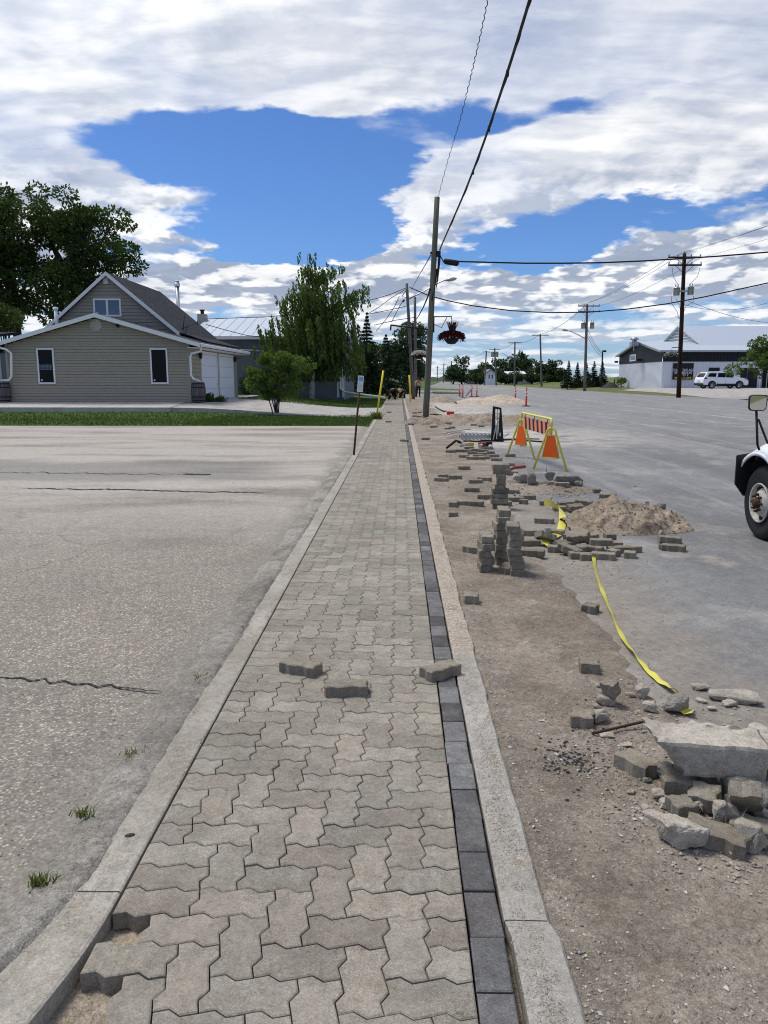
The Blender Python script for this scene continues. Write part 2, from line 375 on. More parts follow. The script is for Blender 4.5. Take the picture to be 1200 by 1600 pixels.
def mat_road():
    m, t, b, o = base_mat('road_asphalt'); p = pos(t); x, y, z = t.sep(p)
    big = t.noise(t.v('MULTIPLY', p, (1, .22, 1)), .5, 7, .6, .3); fine = t.noise(p, 330, 3, .7)
    c = t.mix(t.ramp(big, .3, .7), (.165, .166, .164), (.235, .234, .228))
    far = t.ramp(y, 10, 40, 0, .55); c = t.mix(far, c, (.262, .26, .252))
    sp = t.ramp(fine, .3, .7, .66, 1.3); c = t.mix(1.0, c, t.comb(sp, sp, sp), 'MULTIPLY')
    # pale sandy patches next to the works
    near = t.ramp(x, 9.0, 2.2)
    yy = t.m('ADD', y, t.m('MULTIPLY', t.m('SUBTRACT', t.noise(p, .45, 5, .6), .5), 9.0))
    band = t.m('ADD', t.m('MULTIPLY', t.ramp(yy, 17, 21), t.ramp(yy, 28, 24)), t.m('MULTIPLY', t.ramp(yy, 33, 37), t.ramp(yy, 58, 50)), clamp=True)
    ds = t.m('MULTIPLY', t.m('MULTIPLY', band, near), t.ramp(t.noise(p, 1.2, 7, .65), .34, .52))
    c = t.mix(t.m('MULTIPLY', ds, .85), c, (.55, .50, .42))
    d2 = t.m('MULTIPLY', t.ramp(t.noise(t.v('ADD', p, (3, 7, 0)), .9, 8, .7), .55, .68), t.ramp(x, 5.5, 1.6, .12, .62))
    c = t.mix(d2, c, (.46, .40, .33))
    c = t.mix(t.m('MULTIPLY', t.ramp(t.m('ADD', x, t.m('MULTIPLY', t.m('SUBTRACT', t.noise(p, 1.1, 7, .7), .5), 2.6)), 2.5, 1.5), .78), c, t.mix(t.noise(p, 16, 5, .7), (.21, .18, .145), (.37, .33, .27)))
    swirl = t.ramp(t.noise(t.v('ADD', t.v('MULTIPLY', p, (.5, .35, 1)), t.v('MULTIPLY', t.noise(p, .25, 3, .5, col=True), (1.6, 1.6, 0))), 2.2, 6, .65), .50, .68); c = t.mix(t.m('MULTIPLY', swirl, .42), c, (.40, .385, .355))
    g = t.voro(p, 60); gm = t.m('MULTIPLY', t.ramp(g.outputs['Distance'], .26, .14), t.ramp(t.noise(p, 1.7, 6, .7), .50, .64))
    c = t.mix(t.m('MULTIPLY', gm, .7), c, (.52, .49, .44))
    # tyre tracks, seams and a worn pale centre line
    tr = t.ramp(t.noise(t.v('MULTIPLY', p, (1.6, .05, 1)), 1.0, 5, .6), .5, .66); c = t.mix(t.m('MULTIPLY', tr, .30), c, (.36, .35, .335))
    ln = t.m('MULTIPLY', t.ramp(t.m('ABSOLUTE', t.m('SUBTRACT', x, 14.2)), .085, .05), t.ramp(t.noise(p, 2, 5, .7), .36, .60, .0, .75)); c = t.mix(ln, c, (.55, .54, .5))
    for cx_, w_ in ((8.1, .05), (20.3, .05), (11.2, .04)):
        wob = t.m('ADD', x, t.m('MULTIPLY', t.noise(p, .6, 4), .25))
        c = t.mix(t.m('MULTIPLY', t.ramp(t.m('ABSOLUTE', t.m('SUBTRACT', wob, cx_)), w_, w_ * .4), .5), c, (.09, .09, .09))
    c = grain(t, p, c, ((90, .14), (30, .12), (9, .08), (2.5, .05)))
    t.l.new(c, b.inputs['Base Color']); b.inputs['Roughness'].default_value = .85
    bump(t, b, t.m('ADD', fine, t.m('MULTIPLY', gm, 2.0)), .004, .8)
    MATS['road_asphalt'] = m
mat_road()

def mat_dirt(name, c1, c2, c3, peb=.6, pebscale=48):
    m, t, b, o = base_mat(name); p = pos(t)
    n1 = t.noise(p, 1.3, 7, .65, .3); n2 = t.noise(p, 22, 6, .7); n3 = t.noise(p, 190, 4, .7)
    c = t.mix(t.ramp(n1, .38, .62), c1, c2); c = t.mix(t.ramp(t.noise(p, 2.9, 6, .7, .5), .54, .68, 0, .55), c, c3); c = t.mix(t.ramp(t.noise(t.v('ADD', p, (5, 9, 0)), 4.1, 6, .7, .4), .57, .70, 0, .5), c, tuple(q * 1.25 for q in c2)); c = t.mix(t.ramp(n2, .45, .8, 0, .6), c, c3)
    v = t.voro(p, pebscale); r = t.sep(v.outputs['Color'])
    pm = t.m('MULTIPLY', t.m('MULTIPLY', t.ramp(v.outputs['Distance'], .30, .18), t.ramp(r[0], .60, .66)), t.ramp(t.noise(p, 2.4, 5, .7), .38, .58, .15, 1))
    pc = t.mix(r[1], (.22, .20, .18), (.55, .51, .46)); c = t.mix(t.m('MULTIPLY', pm, peb), c, pc)
    s_ = t.ramp(n3, .3, .7, .66, 1.3); c = t.mix(1.0, c, t.comb(s_, s_, s_), 'MULTIPLY')
    c = grain(t, p, c, ((70, .20), (28, .16), (8, .10)))
    t.l.new(c, b.inputs['Base Color']); b.inputs['Roughness'].default_value = .95
    bump(t, b, t.m('ADD', t.m('ADD', t.m('MULTIPLY', n2, 2.2), t.m('MULTIPLY', n3, .5)), t.m('MULTIPLY', pm, 1.0)), .012, .9)
    MATS[name] = m; return m
mat_dirt('dirt', (.238, .20, .155), (.352, .302, .24), (.155, .131, .106))
mat_dirt('grit_tan', (.44, .37, .28), (.56, .48, .38), (.34, .28, .21))
mat_dirt('silt_dirt', (.24, .22, .185), (.37, .345, .295), (.15, .135, .11), .9, 60)
mat_dirt('bedding_sand', (.34, .28, .21), (.46, .39, .30), (.25, .2, .15), .8, 90)
mat_dirt('mound_soil', (.31, .25, .18), (.42, .345, .26), (.17, .13, .095), .5, 26)
mat_dirt('pale_sand', (.46, .385, .29), (.58, .50, .40), (.33, .27, .2), .3, 26)
mat_dirt('field_ground', (.11, .13, .05), (.17, .17, .075), (.08, .09, .035), .05, 3)

def mat_grass(name, a, b_, dry):
    m, t, b, o = base_mat(name); p = pos(t)
    c = t.mix(t.ramp(t.noise(p, .9, 6, .6), .35, .65), a, b_); c = t.mix(t.ramp(t.noise(p, 3.1, 6, .7), .56, .74, 0, .6), c, dry)
    s_ = t.ramp(t.noise(p, 55, 4, .7), .3, .7, .6, 1.35); c = t.mix(1.0, c, t.comb(s_, s_, s_), 'MULTIPLY')
    t.l.new(c, b.inputs['Base Color']); b.inputs['Roughness'].default_value = .8
    bump(t, b, t.noise(p, 30, 5, .7), .04, .9); MATS[name] = m
mat_grass('grass', (.055, .105, .018), (.085, .15, .03), (.15, .15, .055)); mat_grass('far_grass', (.10, .135, .04), (.15, .18, .055), (.22, .21, .10))

def mat_leaf(name, dark, light, trans=.25):
    m, t, b, o = base_mat(name); p = pos(t)
    rnd = t.add('ShaderNodeNewGeometry').outputs['Random Per Island']
    n = t.noise(p, .9, 4, .6)
    f = t.m('ADD', t.m('MULTIPLY', rnd, .55), t.m('MULTIPLY', t.ramp(n, .3, .7), .45))
    c = t.mix(f, dark, light); t.l.new(c, b.inputs['Base Color']); b.inputs['Roughness'].default_value = .55
    tr = t.add('ShaderNodeBsdfTranslucent'); t.l.new(t.mix(1.0, c, (1.5, 1.7, .7), 'MULTIPLY'), tr.inputs[0])
    mx = t.add('ShaderNodeMixShader'); mx.inputs[0].default_value = trans
    t.l.new(b.outputs[0], mx.inputs[1]); t.l.new(tr.outputs[0], mx.inputs[2]); t.l.new(mx.outputs[0], o.inputs[0])
    MATS[name] = m
mat_leaf('leaf_dark', (.026, .048, .014), (.075, .115, .032)); mat_leaf('leaf_birch', (.05, .08, .022), (.13, .18, .055), .35)
mat_leaf('leaf_bright', (.07, .115, .028), (.15, .21, .06), .3); mat_leaf('leaf_spruce', (.016, .032, .016), (.045, .07, .034), .1)
mat_leaf('leaf_far', (.03, .052, .022), (.07, .10, .042), .15)
mat_leaf('petal_red', (.05, .006, .012), (.13, .012, .02), .05); mat_leaf('petal_white', (.5, .47, .47), (.8, .76, .76), .1); mat_leaf('leaf_purple', (.045, .015, .02), (.11, .04, .05), .1)
mat_leaf('grass_blade', (.04, .075, .018), (.085, .135, .035), .2); mat_leaf('dry_blade', (.12, .13, .04), (.24, .22, .09), .2)

def mat_wood(name, a, b_, sc3=(14, 14, .8)):
    m, t, b, o = base_mat(name); p = pos(t)
    n = t.noise(t.v('MULTIPLY', p, sc3), 1.6, 6, .65); c = t.mix(t.ramp(n, .32, .68), a, b_)
    t.l.new(c, b.inputs['Base Color']); b.inputs['Roughness'].default_value = .85; bump(t, b, n, .012, .8); MATS[name] = m
mat_wood('pole_green', (.10, .10, .075), (.19, .18, .14)); mat_wood('pole_brown', (.022, .012, .008), (.06, .032, .02)); mat_wood('pole_grey', (.11, .10, .085), (.22, .20, .175))
mat_wood('bark', (.04, .034, .027), (.11, .095, .08)); mat_wood('birch_bark', (.28, .27, .25), (.62, .60, .56), (2, 2, 9)); mat_wood('barrel_wood', (.07, .066, .066), (.17, .16, .155))
mat_wood('pallet_wood', (.30, .22, .13), (.45, .35, .23), (1.5, 14, 14))

def mat_shingle():
    m, t, b, o = base_mat('shingle'); p = pos(t); x, y, z = t.sep(p)
    q = t.comb(y, t.m('MULTIPLY', z, 1.35), 0.0)
    br = t.add('ShaderNodeTexBrick'); t.put(br.inputs['Vector'], q); br.inputs['Scale'].default_value = 1.0
    for k, v in (('Brick Width', .32), ('Row Height', .17), ('Mortar Size', .008)): br.inputs[k].default_value = v
    br.inputs['Color1'].default_value = (.027, .028, .031, 1); br.inputs['Color2'].default_value = (.052, .053, .058, 1); br.inputs['Mortar'].default_value = (.02, .02, .022, 1)
    s_ = t.ramp(t.noise(p, 25, 5, .7), .3, .7, .75, 1.25); c = t.mix(1.0, br.outputs[0], t.comb(s_, s_, s_), 'MULTIPLY')
    t.l.new(c, b.inputs['Base Color']); b.inputs['Roughness'].default_value = .9; MATS['shingle'] = m
mat_shingle()
S = simple
S('siding', (.345, .302, .24), .6, var=.05); S('siding_gable', (.30, .27, .22), .6, var=.05); S('white_trim', (.78, .78, .77), .5, var=.03)
S('door_white', (.75, .78, .82), .45, var=.03); S('dark_glass', (.008, .009, .011), .12, spec=.12, var=.0); S('blue_glass', (.07, .11, .16), .08, spec=.8, var=.1)
S('blue_block', (.15, .175, .205), .8, var=.12, scale=1.2, bscale=8, bdist=.02); S('metal_roof', (.52, .57, .62), .42, metal=.35, var=.05)
S('grey_cladding', (.72, .73, .76), .55, var=.05, scale=.7); S('dark_cladding', (.012, .013, .016), .55, var=.1); S('galvanised', (.42, .43, .44), .4, metal=.8, var=.1)
S('bright_steel', (.6, .6, .6), .3, metal=.9); S('black_metal', (.012, .012, .013), .5, var=.3, scale=12); S('black_rubber', (.018, .018, .019), .75, var=.2, scale=14, bscale=60, bdist=.003)
S('white_paint', (.80, .82, .84), .25, var=.015, coat=.6); S('yellow_paint', (.72, .66, .12), .45, var=.08, scale=20); S('safety_yellow', (.85, .62, .03), .5, var=.06)
S('orange_panel', (.90, .13, .012), .5, var=.03); S('faded_orange', (.76, .26, .15), .6, var=.08); S('delineator_red', (.80, .065, .035), .5, var=.04); S('rust', (.065, .03, .02), .9, var=.35, scale=30)
S('tape_yellow', (.68, .63, .09), .4, var=.06, scale=15); S('ink', (.02, .02, .02), .7, var=0); S('brown_post', (.075, .028, .022), .6, var=.2, scale=10)
S('cable_black', (.014, .014, .015), .6, var=0); S('old_rim', (.44, .42, .37), .6, var=.3, scale=22); S('chimney_brick', (.40, .37, .34), .9, var=.2, scale=10)
S('red_tool', (.28, .045, .025), .5, var=.2, scale=20); S('cup_red', (.6, .05, .05), .5); S('skin', (.38, .22, .15), .6); S('shirt_yellow', (.72, .50, .16), .8); S('cloth_black', (.012, .012, .016), .85)
S('paint_orange_mark', (.80, .16, .05), .8, var=.2, scale=20); S('sign_blue', (.20, .34, .62), .5, var=.15, scale=40); S('sign_grey', (.38, .40, .38), .6, var=.3, scale=90)
S('shed_white', (.7, .72, .72), .6, var=.05); S('grey_roof', (.2, .19, .19), .8); S('banner_white', (.8, .8, .8), .6); S('banner_yellow', (.55, .45, .08), .6, var=.3, scale=9)
S('stone_pale', (.52, .49, .44), .9, var=.2, scale=25, bscale=60, bdist=.004); S('asphalt_bit', (.035, .034, .033), .9, var=.3, scale=60); S('stone_grey', (.30, .28, .25), .9, var=.25, scale=40, bscale=60, bdist=.004)
S('crack_tar', (.03, .028, .026), .9, var=.2, scale=30); S('rear_light', (.35, .01, .012), .3); S('lichen', (.10, .10, .03), .9, var=.3, scale=20)

# ================================================================== GROUND
def structure(o): o['kind'] = 'structure'; return o
def nz(x, y, s=1.0, seed=0.0): return noise.noise(Vector((x * s, y * s, seed)))
def fb(x, y, s=1.0, seed=0.0): return noise.fractal(Vector((x * s, y * s, seed)), 1.0, 2.0, 4)

def sheet(name, x0f, x1f, ys, nx, zf, mat):
    mb = MB(); nv = len(ys) - 1
    vs = []
    for y in ys:
        a, b = x0f(y), x1f(y)
        for i in range(nx + 1):
            x = a + (b - a) * i / nx; vs.append((x, y, zf(x, y)))
    fs = [(j * (nx + 1) + i, j * (nx + 1) + i + 1, (j + 1) * (nx + 1) + i + 1, (j + 1) * (nx + 1) + i) for j in range(nv) for i in range(nx)]
    mb.add(vs, fs, True)
    return structure(mb.build(name, MATS[mat]))
def geo(a, b, n, k=1.0):
    return [a + (b - a) * (i / n) ** k for i in range(n + 1)]

# whole ground out to the horizon
sheet('ground', lambda y: -2500, lambda y: 2500, [-400, -60, -5] + geo(20, 170, 40) + [260, 420, 900, 2500, 4500], 2, lambda x, y: -.30, 'field_ground')
sheet('field', lambda y: -140, lambda y: 220, geo(-5, 330, 134), 144, lambda x, y: T(x, y) - .12, 'field_ground')

XL, CELL = -.858, .118
XR = XL + 9 * CELL                      # paved field, then the charcoal border course
XC1 = XR + .004 + .100                  # its outer edge
Y0 = 1.79
def curbL_out(y):
    return -1.008 - .10 * ss((2.25 - y) / .6)
# asphalt lot on the left
sheet('lot', lambda y: -46, lambda y: curbL_out(y) + .02, [-60, -20, -8] + geo(-3, 26.2, 180, 1.25), 90, lambda x, y: -.012 + (.012 * fb(x, y, .8, 2) if y < 12 else 0) - .02 * ss((x + 1.35) / .25), 'lot_asphalt')
# dirt strip where the old curb was, road on the right
def road_bend(y): return .055 * max(0, y - 80)
def dirt_r(y): return 1.48 + .55 * ss((3.5 - y) / .8) + .10 * fb(0, y, .6, 5) + .06 * fb(3, y, 3.0, 6) + .5 * ss((y - 8) / 6) * (1 if y < 40 else 1) + (.5 * nz(0, y, .35, 9) if y > 9 else 0)
def dirt_z(x, y):
    e = ss((x - (dirt_r(y) - .28)) / .28)
    return -.030 + .016 * fb(x, y, 2.2, 1) + .007 * fb(x, y, 9, 3) - .045 * e + .02 * ss((.62 - x) / .15) * .5
sheet('dirt', lambda y: .40, lambda y: dirt_r(y), geo(-1.5, 9, 260, 1.2) + geo(9.15, 62, 120), 44, dirt_z, 'dirt')
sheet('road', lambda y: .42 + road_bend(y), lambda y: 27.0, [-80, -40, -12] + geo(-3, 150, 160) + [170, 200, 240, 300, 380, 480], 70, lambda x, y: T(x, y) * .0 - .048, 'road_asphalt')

def crack(name, label_, pts, w, z=.006):
    mb = MB(); vs = []; fs = []
    for i, p in enumerate(pts):
        k = w * (.35 + .9 * abs(math.sin(i * 1.7))) * (1 - abs(2 * i / (len(pts) - 1) - 1) ** 6)
        vs += [(p[0], p[1] - k, z + lz(p)), (p[0], p[1] + k, z + lz(p))]
    fs = [(2 * i, 2 * i + 2, 2 * i + 3, 2 * i + 1) for i in range(len(pts) - 1)]
    mb.add(vs, fs); return structure(mb.build(name, MATS['crack_tar']))
def lz(p): return -.012 + .012 * fb(p[0], p[1], .8, 2)
def jag(a, b, n, amp, seed):
    return [Vector((a[0] + (b[0] - a[0]) * i / n, a[1] + (b[1] - a[1]) * i / n + amp * fb(i * .31, seed, 1.0, seed), 0)) for i in range(n + 1)]
crack('crack', '', jag(G(-60, 1048), G(262, 1080), 60, .035, 3), .009)
crack('crack', '', jag(G(28, 762), G(430, 769), 70, .10, 5), .035)
crack('crack', '', jag(G(-30, 737), G(300, 741), 50, .16, 8), .02)
crack('crack', '', jag(G(285, 740), G(330, 741), 20, .05, 11), .08)
crack('crack', '', jag(G(95, 1262), G(180, 1180), 30, .03, 13), .004)

# ------------------------------------------------------------------ sidewalk of zigzag pavers
A = .092
def edge_pts(p, q, straight):
    (x0, y0), (x1, y1) = p, q
    if straight: return [(x0, y0)]
    dx, dy = x1 - x0, y1 - y0
    # profile is defined going +x or +y; walk it backwards when the edge is walked backwards
    fwd = dx > 0 or dy > 0
    sx, sy = (abs(dx), abs(dy))
    prof = [(.34, 1), (.62, -1)]
    bx, by = (min(x0, x1), min(y0, y1))
    out = []
    for t_, s_ in prof:
        if sx: out.append((bx + t_ * sx, by + s_ * A))
        else: out.append((bx - s_ * A, by + t_ * sy))
    if not fwd: out = out[::-1]
    return [(x0, y0)] + out
def outline(w, h, left=False, right=False):
    pts = []
    for i in range(w): pts += edge_pts((i, 0), (i + 1, 0), False)
    for j in range(h): pts += edge_pts((w, j), (w, j + 1), right)
    for i in range(w, 0, -1): pts += edge_pts((i, h), (i - 1, h), False)
    for j in range(h, 0, -1): pts += edge_pts((0, j), (0, j - 1), left)
    return pts
def inset(pts, d):
    n = len(pts); out = []
    for i in range(n):
        a, b, c = (Vector(pts[i - 1]), Vector(pts[i]), Vector(pts[(i + 1) % n]))
        e1, e2 = (b - a).normalized(), (c - b).normalized()
        n1, n2 = Vector((-e1.y, e1.x)), Vector((-e2.y, e2.x)); k = n1 + n2
        out.append(tuple(b + k * (d / max(.35, k.dot(k) / 2))))
    return out
def paver_mesh(name, poly, mat, th=.058, gap=.0019, ch=.0042, cell=CELL, center=None, bottom=True):
    P = [(x * cell, y * cell) for x, y in poly]
    cx = sum(p[0] for p in P) / len(P) if center is None else center[0]; cy = sum(p[1] for p in P) / len(P) if center is None else center[1]
    P = [(x - cx, y - cy) for x, y in P]
    o1 = inset(P, gap); o2 = inset(P, gap + ch); n = len(P)
    vs = [(*p, -th) for p in o1] + [(*p, -ch * .7) for p in o1] + [(*p, 0) for p in o2]
    fs = [(i, (i + 1) % n, n + (i + 1) % n, n + i) for i in range(n)] + [(n + i, n + (i + 1) % n, 2 * n + (i + 1) % n, 2 * n + i) for i in range(n)]
    fs.append(tuple(range(2 * n, 3 * n)))
    if bottom: fs.append(tuple(range(n - 1, -1, -1)))
    me = bpy.data.meshes.new(name); me.from_pydata(vs, [], fs); me.materials.append(MATS[mat]); me.update()
    return me, (cx, cy), vs, fs
walk = MB()
def bed(u, v):
    x = XL - .16 + (XC1 + .02 - XL + .16) * u; y = .2 + 4.6 * v
    return (x, y, -.058 + .006 * fb(x, y, 9, 4) + .010 * fb(x, y, 3, 6))
walk.grid(bed, 40, 120)
walk.add([(XL - .02, 4.8, -.055), (XC1 + .02, 4.8, -.055), (XC1 + .02, 64, -.055), (XL - .02, 64, -.055)], [(0, 1, 2, 3)])
sidewalk = structure(walk.build('sidewalk', MATS['bedding_sand']))

KINDS = {}
def kind(w, h, l, r, mat='paver'):
    k = (w, h, l, r, mat)
    if k not in KINDS: KINDS[k] = paver_mesh('paver', outline(w, h, l, r), mat)
    return KINDS[k]
cells = []
for r in range(-5, 506):
    c = 0
    while c < 9:
        k = (c - r) % 4
        if c == 0 and (r // 4) % 2 == 0 and (r % 4) in (2, 3) or (c == 0 and r in (2, 3)):
            cells.append((0, r, 2, 1)); c = 2; continue
        skipV = lambda cc, rr: cc == 1 and (((rr // 4) % 2 == 0 and rr % 4 in (2, 3)) or rr in (2, 3))
        if k == 0:
            if c == 8: cells.append((c, r, 1, 1)); c += 1
            else: cells.append((c, r, 2, 1)); c += 2
            continue
        if k == 1: cells.append((c, r, 1, 1)); c += 1; continue      # only at the left border
        if c in (0, 8): cells.append((c, r, 1, 1)); c += 1; continue
        if k == 3: cells.append((c, r, 1, 2))                        # lower half of an upright paver
        elif k == 2 and skipV(c, r - 1) and not skipV(c, r): cells.append((c, r, 1, 1))
        c += 1
missing = {(0, 1, 1, 1), (0, -1, 1, 1), (0, -3, 1, 1), (0, -4, 2, 1)}
far = MB(); n_obj = 0
cells.sort(key=lambda q: q[1])
for (c, r, w, h) in cells:
    if (c, r, w, h) in missing: continue
    if w == 1 and h == 2 and c == 1 and ((r // 4) % 2 == 0 and r % 4 in (2, 3) or r in (2, 3)): continue
    l, rr = c == 0, c + w == 9
    me, ctr, vs, fs = kind(w, h, l, rr)
    x, y = XL + c * CELL + ctr[0], Y0 + r * CELL + ctr[1]
    dz = random.uniform(-.0016, .0016); tl = (random.gauss(0, .0045), random.gauss(0, .0045), random.gauss(0, .005))
    if r >= -4 and n_obj < 300:
        o = link('paver', me, sidewalk); n_obj += 1
        if (c, r) == (0, -2): dz = -.045; tl = (.05, -.06, .02)
        o.location = (x, y, dz); o.rotation_euler = tl
    elif r >= -4:
        M = XF((x, y, dz * (1 if y < 25 else .4)), (tl[0], tl[1], tl[2]))
        n = len(vs) // 3
        if y < 17: far.add(vs, fs[:-1], M=M)
        else: far.add(vs[n:], [tuple(i - n for i in f) for f in fs[n:-1]], M=M)
fo = far.build('paver_course', MATS['paver_far'], sidewalk); fo['kind'] = 'stuff'
# charcoal border course, cut straight
bme = {}
def border_mesh(jw):
    poly = [(0, 0), (.1, 0), (.1, .2), (0, .2)]
    return paver_mesh('border_paver', [(x / CELL, y / CELL) for x, y in poly], 'charcoal_paver', gap=.002, ch=.004)
bm_, bc, bv, bf = border_mesh(0)
farb = MB()
for i in range(300):
    y = 1.35 + i * .2005
    if i < 120:
        o = link('border_paver', bm_, sidewalk, (XR + .003 + .05 + random.gauss(0, .0015), y + .1, random.uniform(-.003, .002))); o.rotation_euler = (random.gauss(0, .006), random.gauss(0, .008), random.gauss(0, .009))
    else: farb.add(bv[4:], [tuple(i_ - 4 for i_ in f) for f in bf[4:-1]], M=XF((XR + .053, y + .1, random.uniform(-.002, .001))))
fo = farb.build('border_course', MATS['charcoal_far'], sidewalk); fo['kind'] = 'stuff'

# flush concrete curbs, in cast lengths
def curb_run(name, mat, xi, xo, joints, ztop, chip=.006, seed=1):
    root = None
    for a, b in zip(joints[:-1], joints[1:]):
        n = max(2, min(60, int((b - a) / .06))); mb = MB(); off = random.uniform(-.004, .004)
        vs = []
        for j in range(n + 1):
            y = a + .003 + (b - a - .006) * j / n
            x0, x1 = xi(y) + off * .5, xo(y) + off + chip * fb(0, y, 6, seed) * (1 if y < 20 else 0)
            zt = ztop(y) + off * .4
            vs += [(x0, y, -.12), (x0, y, zt - .004), (x0 + (x1 - x0) * .04, y, zt), (x0 + (x1 - x0) * .5, y, zt + .002 * fb(1, y, 5)), (x1 + (x0 - x1) * .06, y, zt - .001), (x1, y, zt - .010), (x1, y, -.12)]
        fs = [(j * 7 + k, j * 7 + k + 1, (j + 1) * 7 + k + 1, (j + 1) * 7 + k) for j in range(n) for k in range(6)]
        if xi(a) < xo(a): fs = [f[::-1] for f in fs]
        fs += [tuple(range(7)), tuple(n * 7 + k for k in range(6, -1, -1))]
        mb.add(vs, fs, False)
        if root is None: root = structure(mb.build(name, MATS[mat]))
        else: mb.build('curb_segment', MATS[mat], root)
    return root
def cl_in(y): return XL - .006 - .16 * ss((2.10 - y) / 1.15) ** 1.2
cl = curb_run('curb', 'curb_concrete', cl_in, curbL_out, [.3, 1.35, 2.12, 4.9, 7.9, 11, 14.1, 17, 20, 23.2, 26.5, 30, 33, 36.5, 40, 44, 48, 52, 56, 61.5], lambda y: .004 + .006 * ss((2.0 - y) / .4), seed=2)
sheet('silt', lambda y: -1.26 + .05 * fb(2, y, 1.7, 5), lambda y: curbL_out(y) + .055, geo(.3, 16, 420, 1.4), 26, lambda x, y: lz((x, y)) + .004 + .022 * ss((x + 1.22) / .18) + .012 * fb(x, y, 5, 31) + .006 * fb(x, y, 22, 33) - .030 * ss((x - curbL_out(y) - .0) / .05) - .022 * ss((-1.15 - x + .04 * fb(x, y, 7, 3)) / .05), 'silt_dirt')
tw = MB()
cr = curb_run('curb', 'curb_right', lambda y: XC1 + .008 + .012 * ss((2.02 - y) / .02), lambda y: XC1 + .142 + .02 * ss((2.02 - y) / .02) + .01 * nz(0, y, 1.1, 3) + .022 * ss((y - 4) / .5) * nz(0, y, 3.7, 13), [.3, 2.02, 4.02, 5.1, 8.2, 11.2, 14.4, 17.5, 20.7, 24, 27, 30.5, 34, 38, 42, 46, 50, 55, 61.5], lambda y: .0 + .004 * nz(0, y, .5, 1), seed=4)
# spilled grit on the right curb, and round spot on the left one
def pebble_mb(pts, rot=True, n_kind=5):
    """tiny rocks: pts = (x, y, z, size)"""
    mb = MB(); base = []
    for k in range(n_kind):
        q = [(1, 0, 0), (-1, 0, 0), (0, 1, 0), (0, -1, 0), (0, 0, .8), (0, 0, -.6)]
        q = [(a * random.uniform(.6, 1.1) + random.uniform(-.25, .25), b * random.uniform(.5, 1.0) + random.uniform(-.25, .25), c * random.uniform(.6, 1)) for a, b, c in q]
        base.append(q)
    fs = [(4, 0, 2), (4, 2, 1), (4, 1, 3), (4, 3, 0), (5, 2, 0), (5, 1, 2), (5, 3, 1), (5, 0, 3)]
    V = np.array(base, dtype=float)
    vs = []; faces = []
    for i, (x, y, z, s_) in enumerate(pts):
        a = random.random() * 6.28; ca, sa = math.cos(a), math.sin(a)
        for p in V[i % n_kind]:
            vs.append((x + s_ * (p[0] * ca - p[1] * sa), y + s_ * (p[0] * sa + p[1] * ca), z + s_ * p[2] * .75))
        faces += [tuple(j + 6 * i for j in f) for f in fs]
    mb.v = vs; mb.f = faces; mb.smooth = [False] * len(faces); return mb
def gravel(name, pts, mat):
    o = pebble_mb(pts).build(name, MATS[mat]); o['kind'] = 'stuff'; return o
pts = []
for _ in range(15000):
    y = 1.3 + 7.5 * random.random() ** 1.6; x = XC1 + .075 + random.gauss(0, .032) + .02 * nz(0, y, 2.1, 4)
    if not XC1 + .012 < x < XC1 + .14 or fb(x * 3, y, 1.2, 8) + .35 * nz(x, y, 14, 2) < -.10: continue
    pts.append((x, y, .0018, .0007 + .0026 * random.random() ** 2))
gravel('concrete_grit', pts, 'grit_tan')
mb = MB(); c_ = G(203, 1307); mb.lathe([(0, .0085), (.009, .008), (.0125, .0065), (.014, .004)], 9, XF((c_.x, c_.y, 0), (.05, 0, .4), (1.35, .8, 1)), False); tag(mb.build('tar_spot', MATS['asphalt_bit']), 'small black tar blob stuck on the left concrete curb', 'tar blob')
# gravel beside the curb, over the dirt, loose on the road, in the lot
def dz(x, y): return max(-.047, dirt_z(x, y)) if x < dirt_r(y) - .05 else -.047
P1, P2_, P3 = [], [], []
PC = []
for cx_, n_, sp, mx in [(G(1110, 1270), 260, .13, .022), (G(1040, 1230), 200, .12, .02), (G(1160, 1330), 120, .10, .018), (G(1000, 1110), 130, .16, .018), (G(1120, 1110), 120, .2, .02), (G(930, 1130), 110, .09, .016), (G(860, 762), 420, .42, .045), (G(700, 750), 70, .3, .035), (G(905, 870), 120, .4, .02), (G(690, 655), 260, .7, .08), (G(670, 640), 160, .9, .08), (G(750, 712), 160, .6, .035), (G(640, 655), 40, .2, .06)]:
    for _ in range(n_):
        x, y = cx_.x + random.gauss(0, sp), cx_.y + random.gauss(0, sp * 1.1)
        if x > .5: s_ = mx * (.25 + .75 * random.random() ** 2) * .7; PC.append((x, y, (dirt_z(x, y) if x < dirt_r(y) - .05 else -.047) + s_ * .3, s_))
for _ in range(30000):
    y = 1.4 + 10.5 * random.random() ** 1.7; x = .47 + 1.05 * random.random()
    w = math.exp(-(x - .47) / .07) * 1.3 + .012 + .7 * max(0, fb(x, y, 1.6, 11) - .16)
    if random.random() > w: continue
    s_ = random.uniform(.0015, .0065) * random.choice((1, 1, 1, 1.7)); (P1 if random.random() < .65 else P2_).append((x, y, dz(x, y) + s_ * .2, s_))
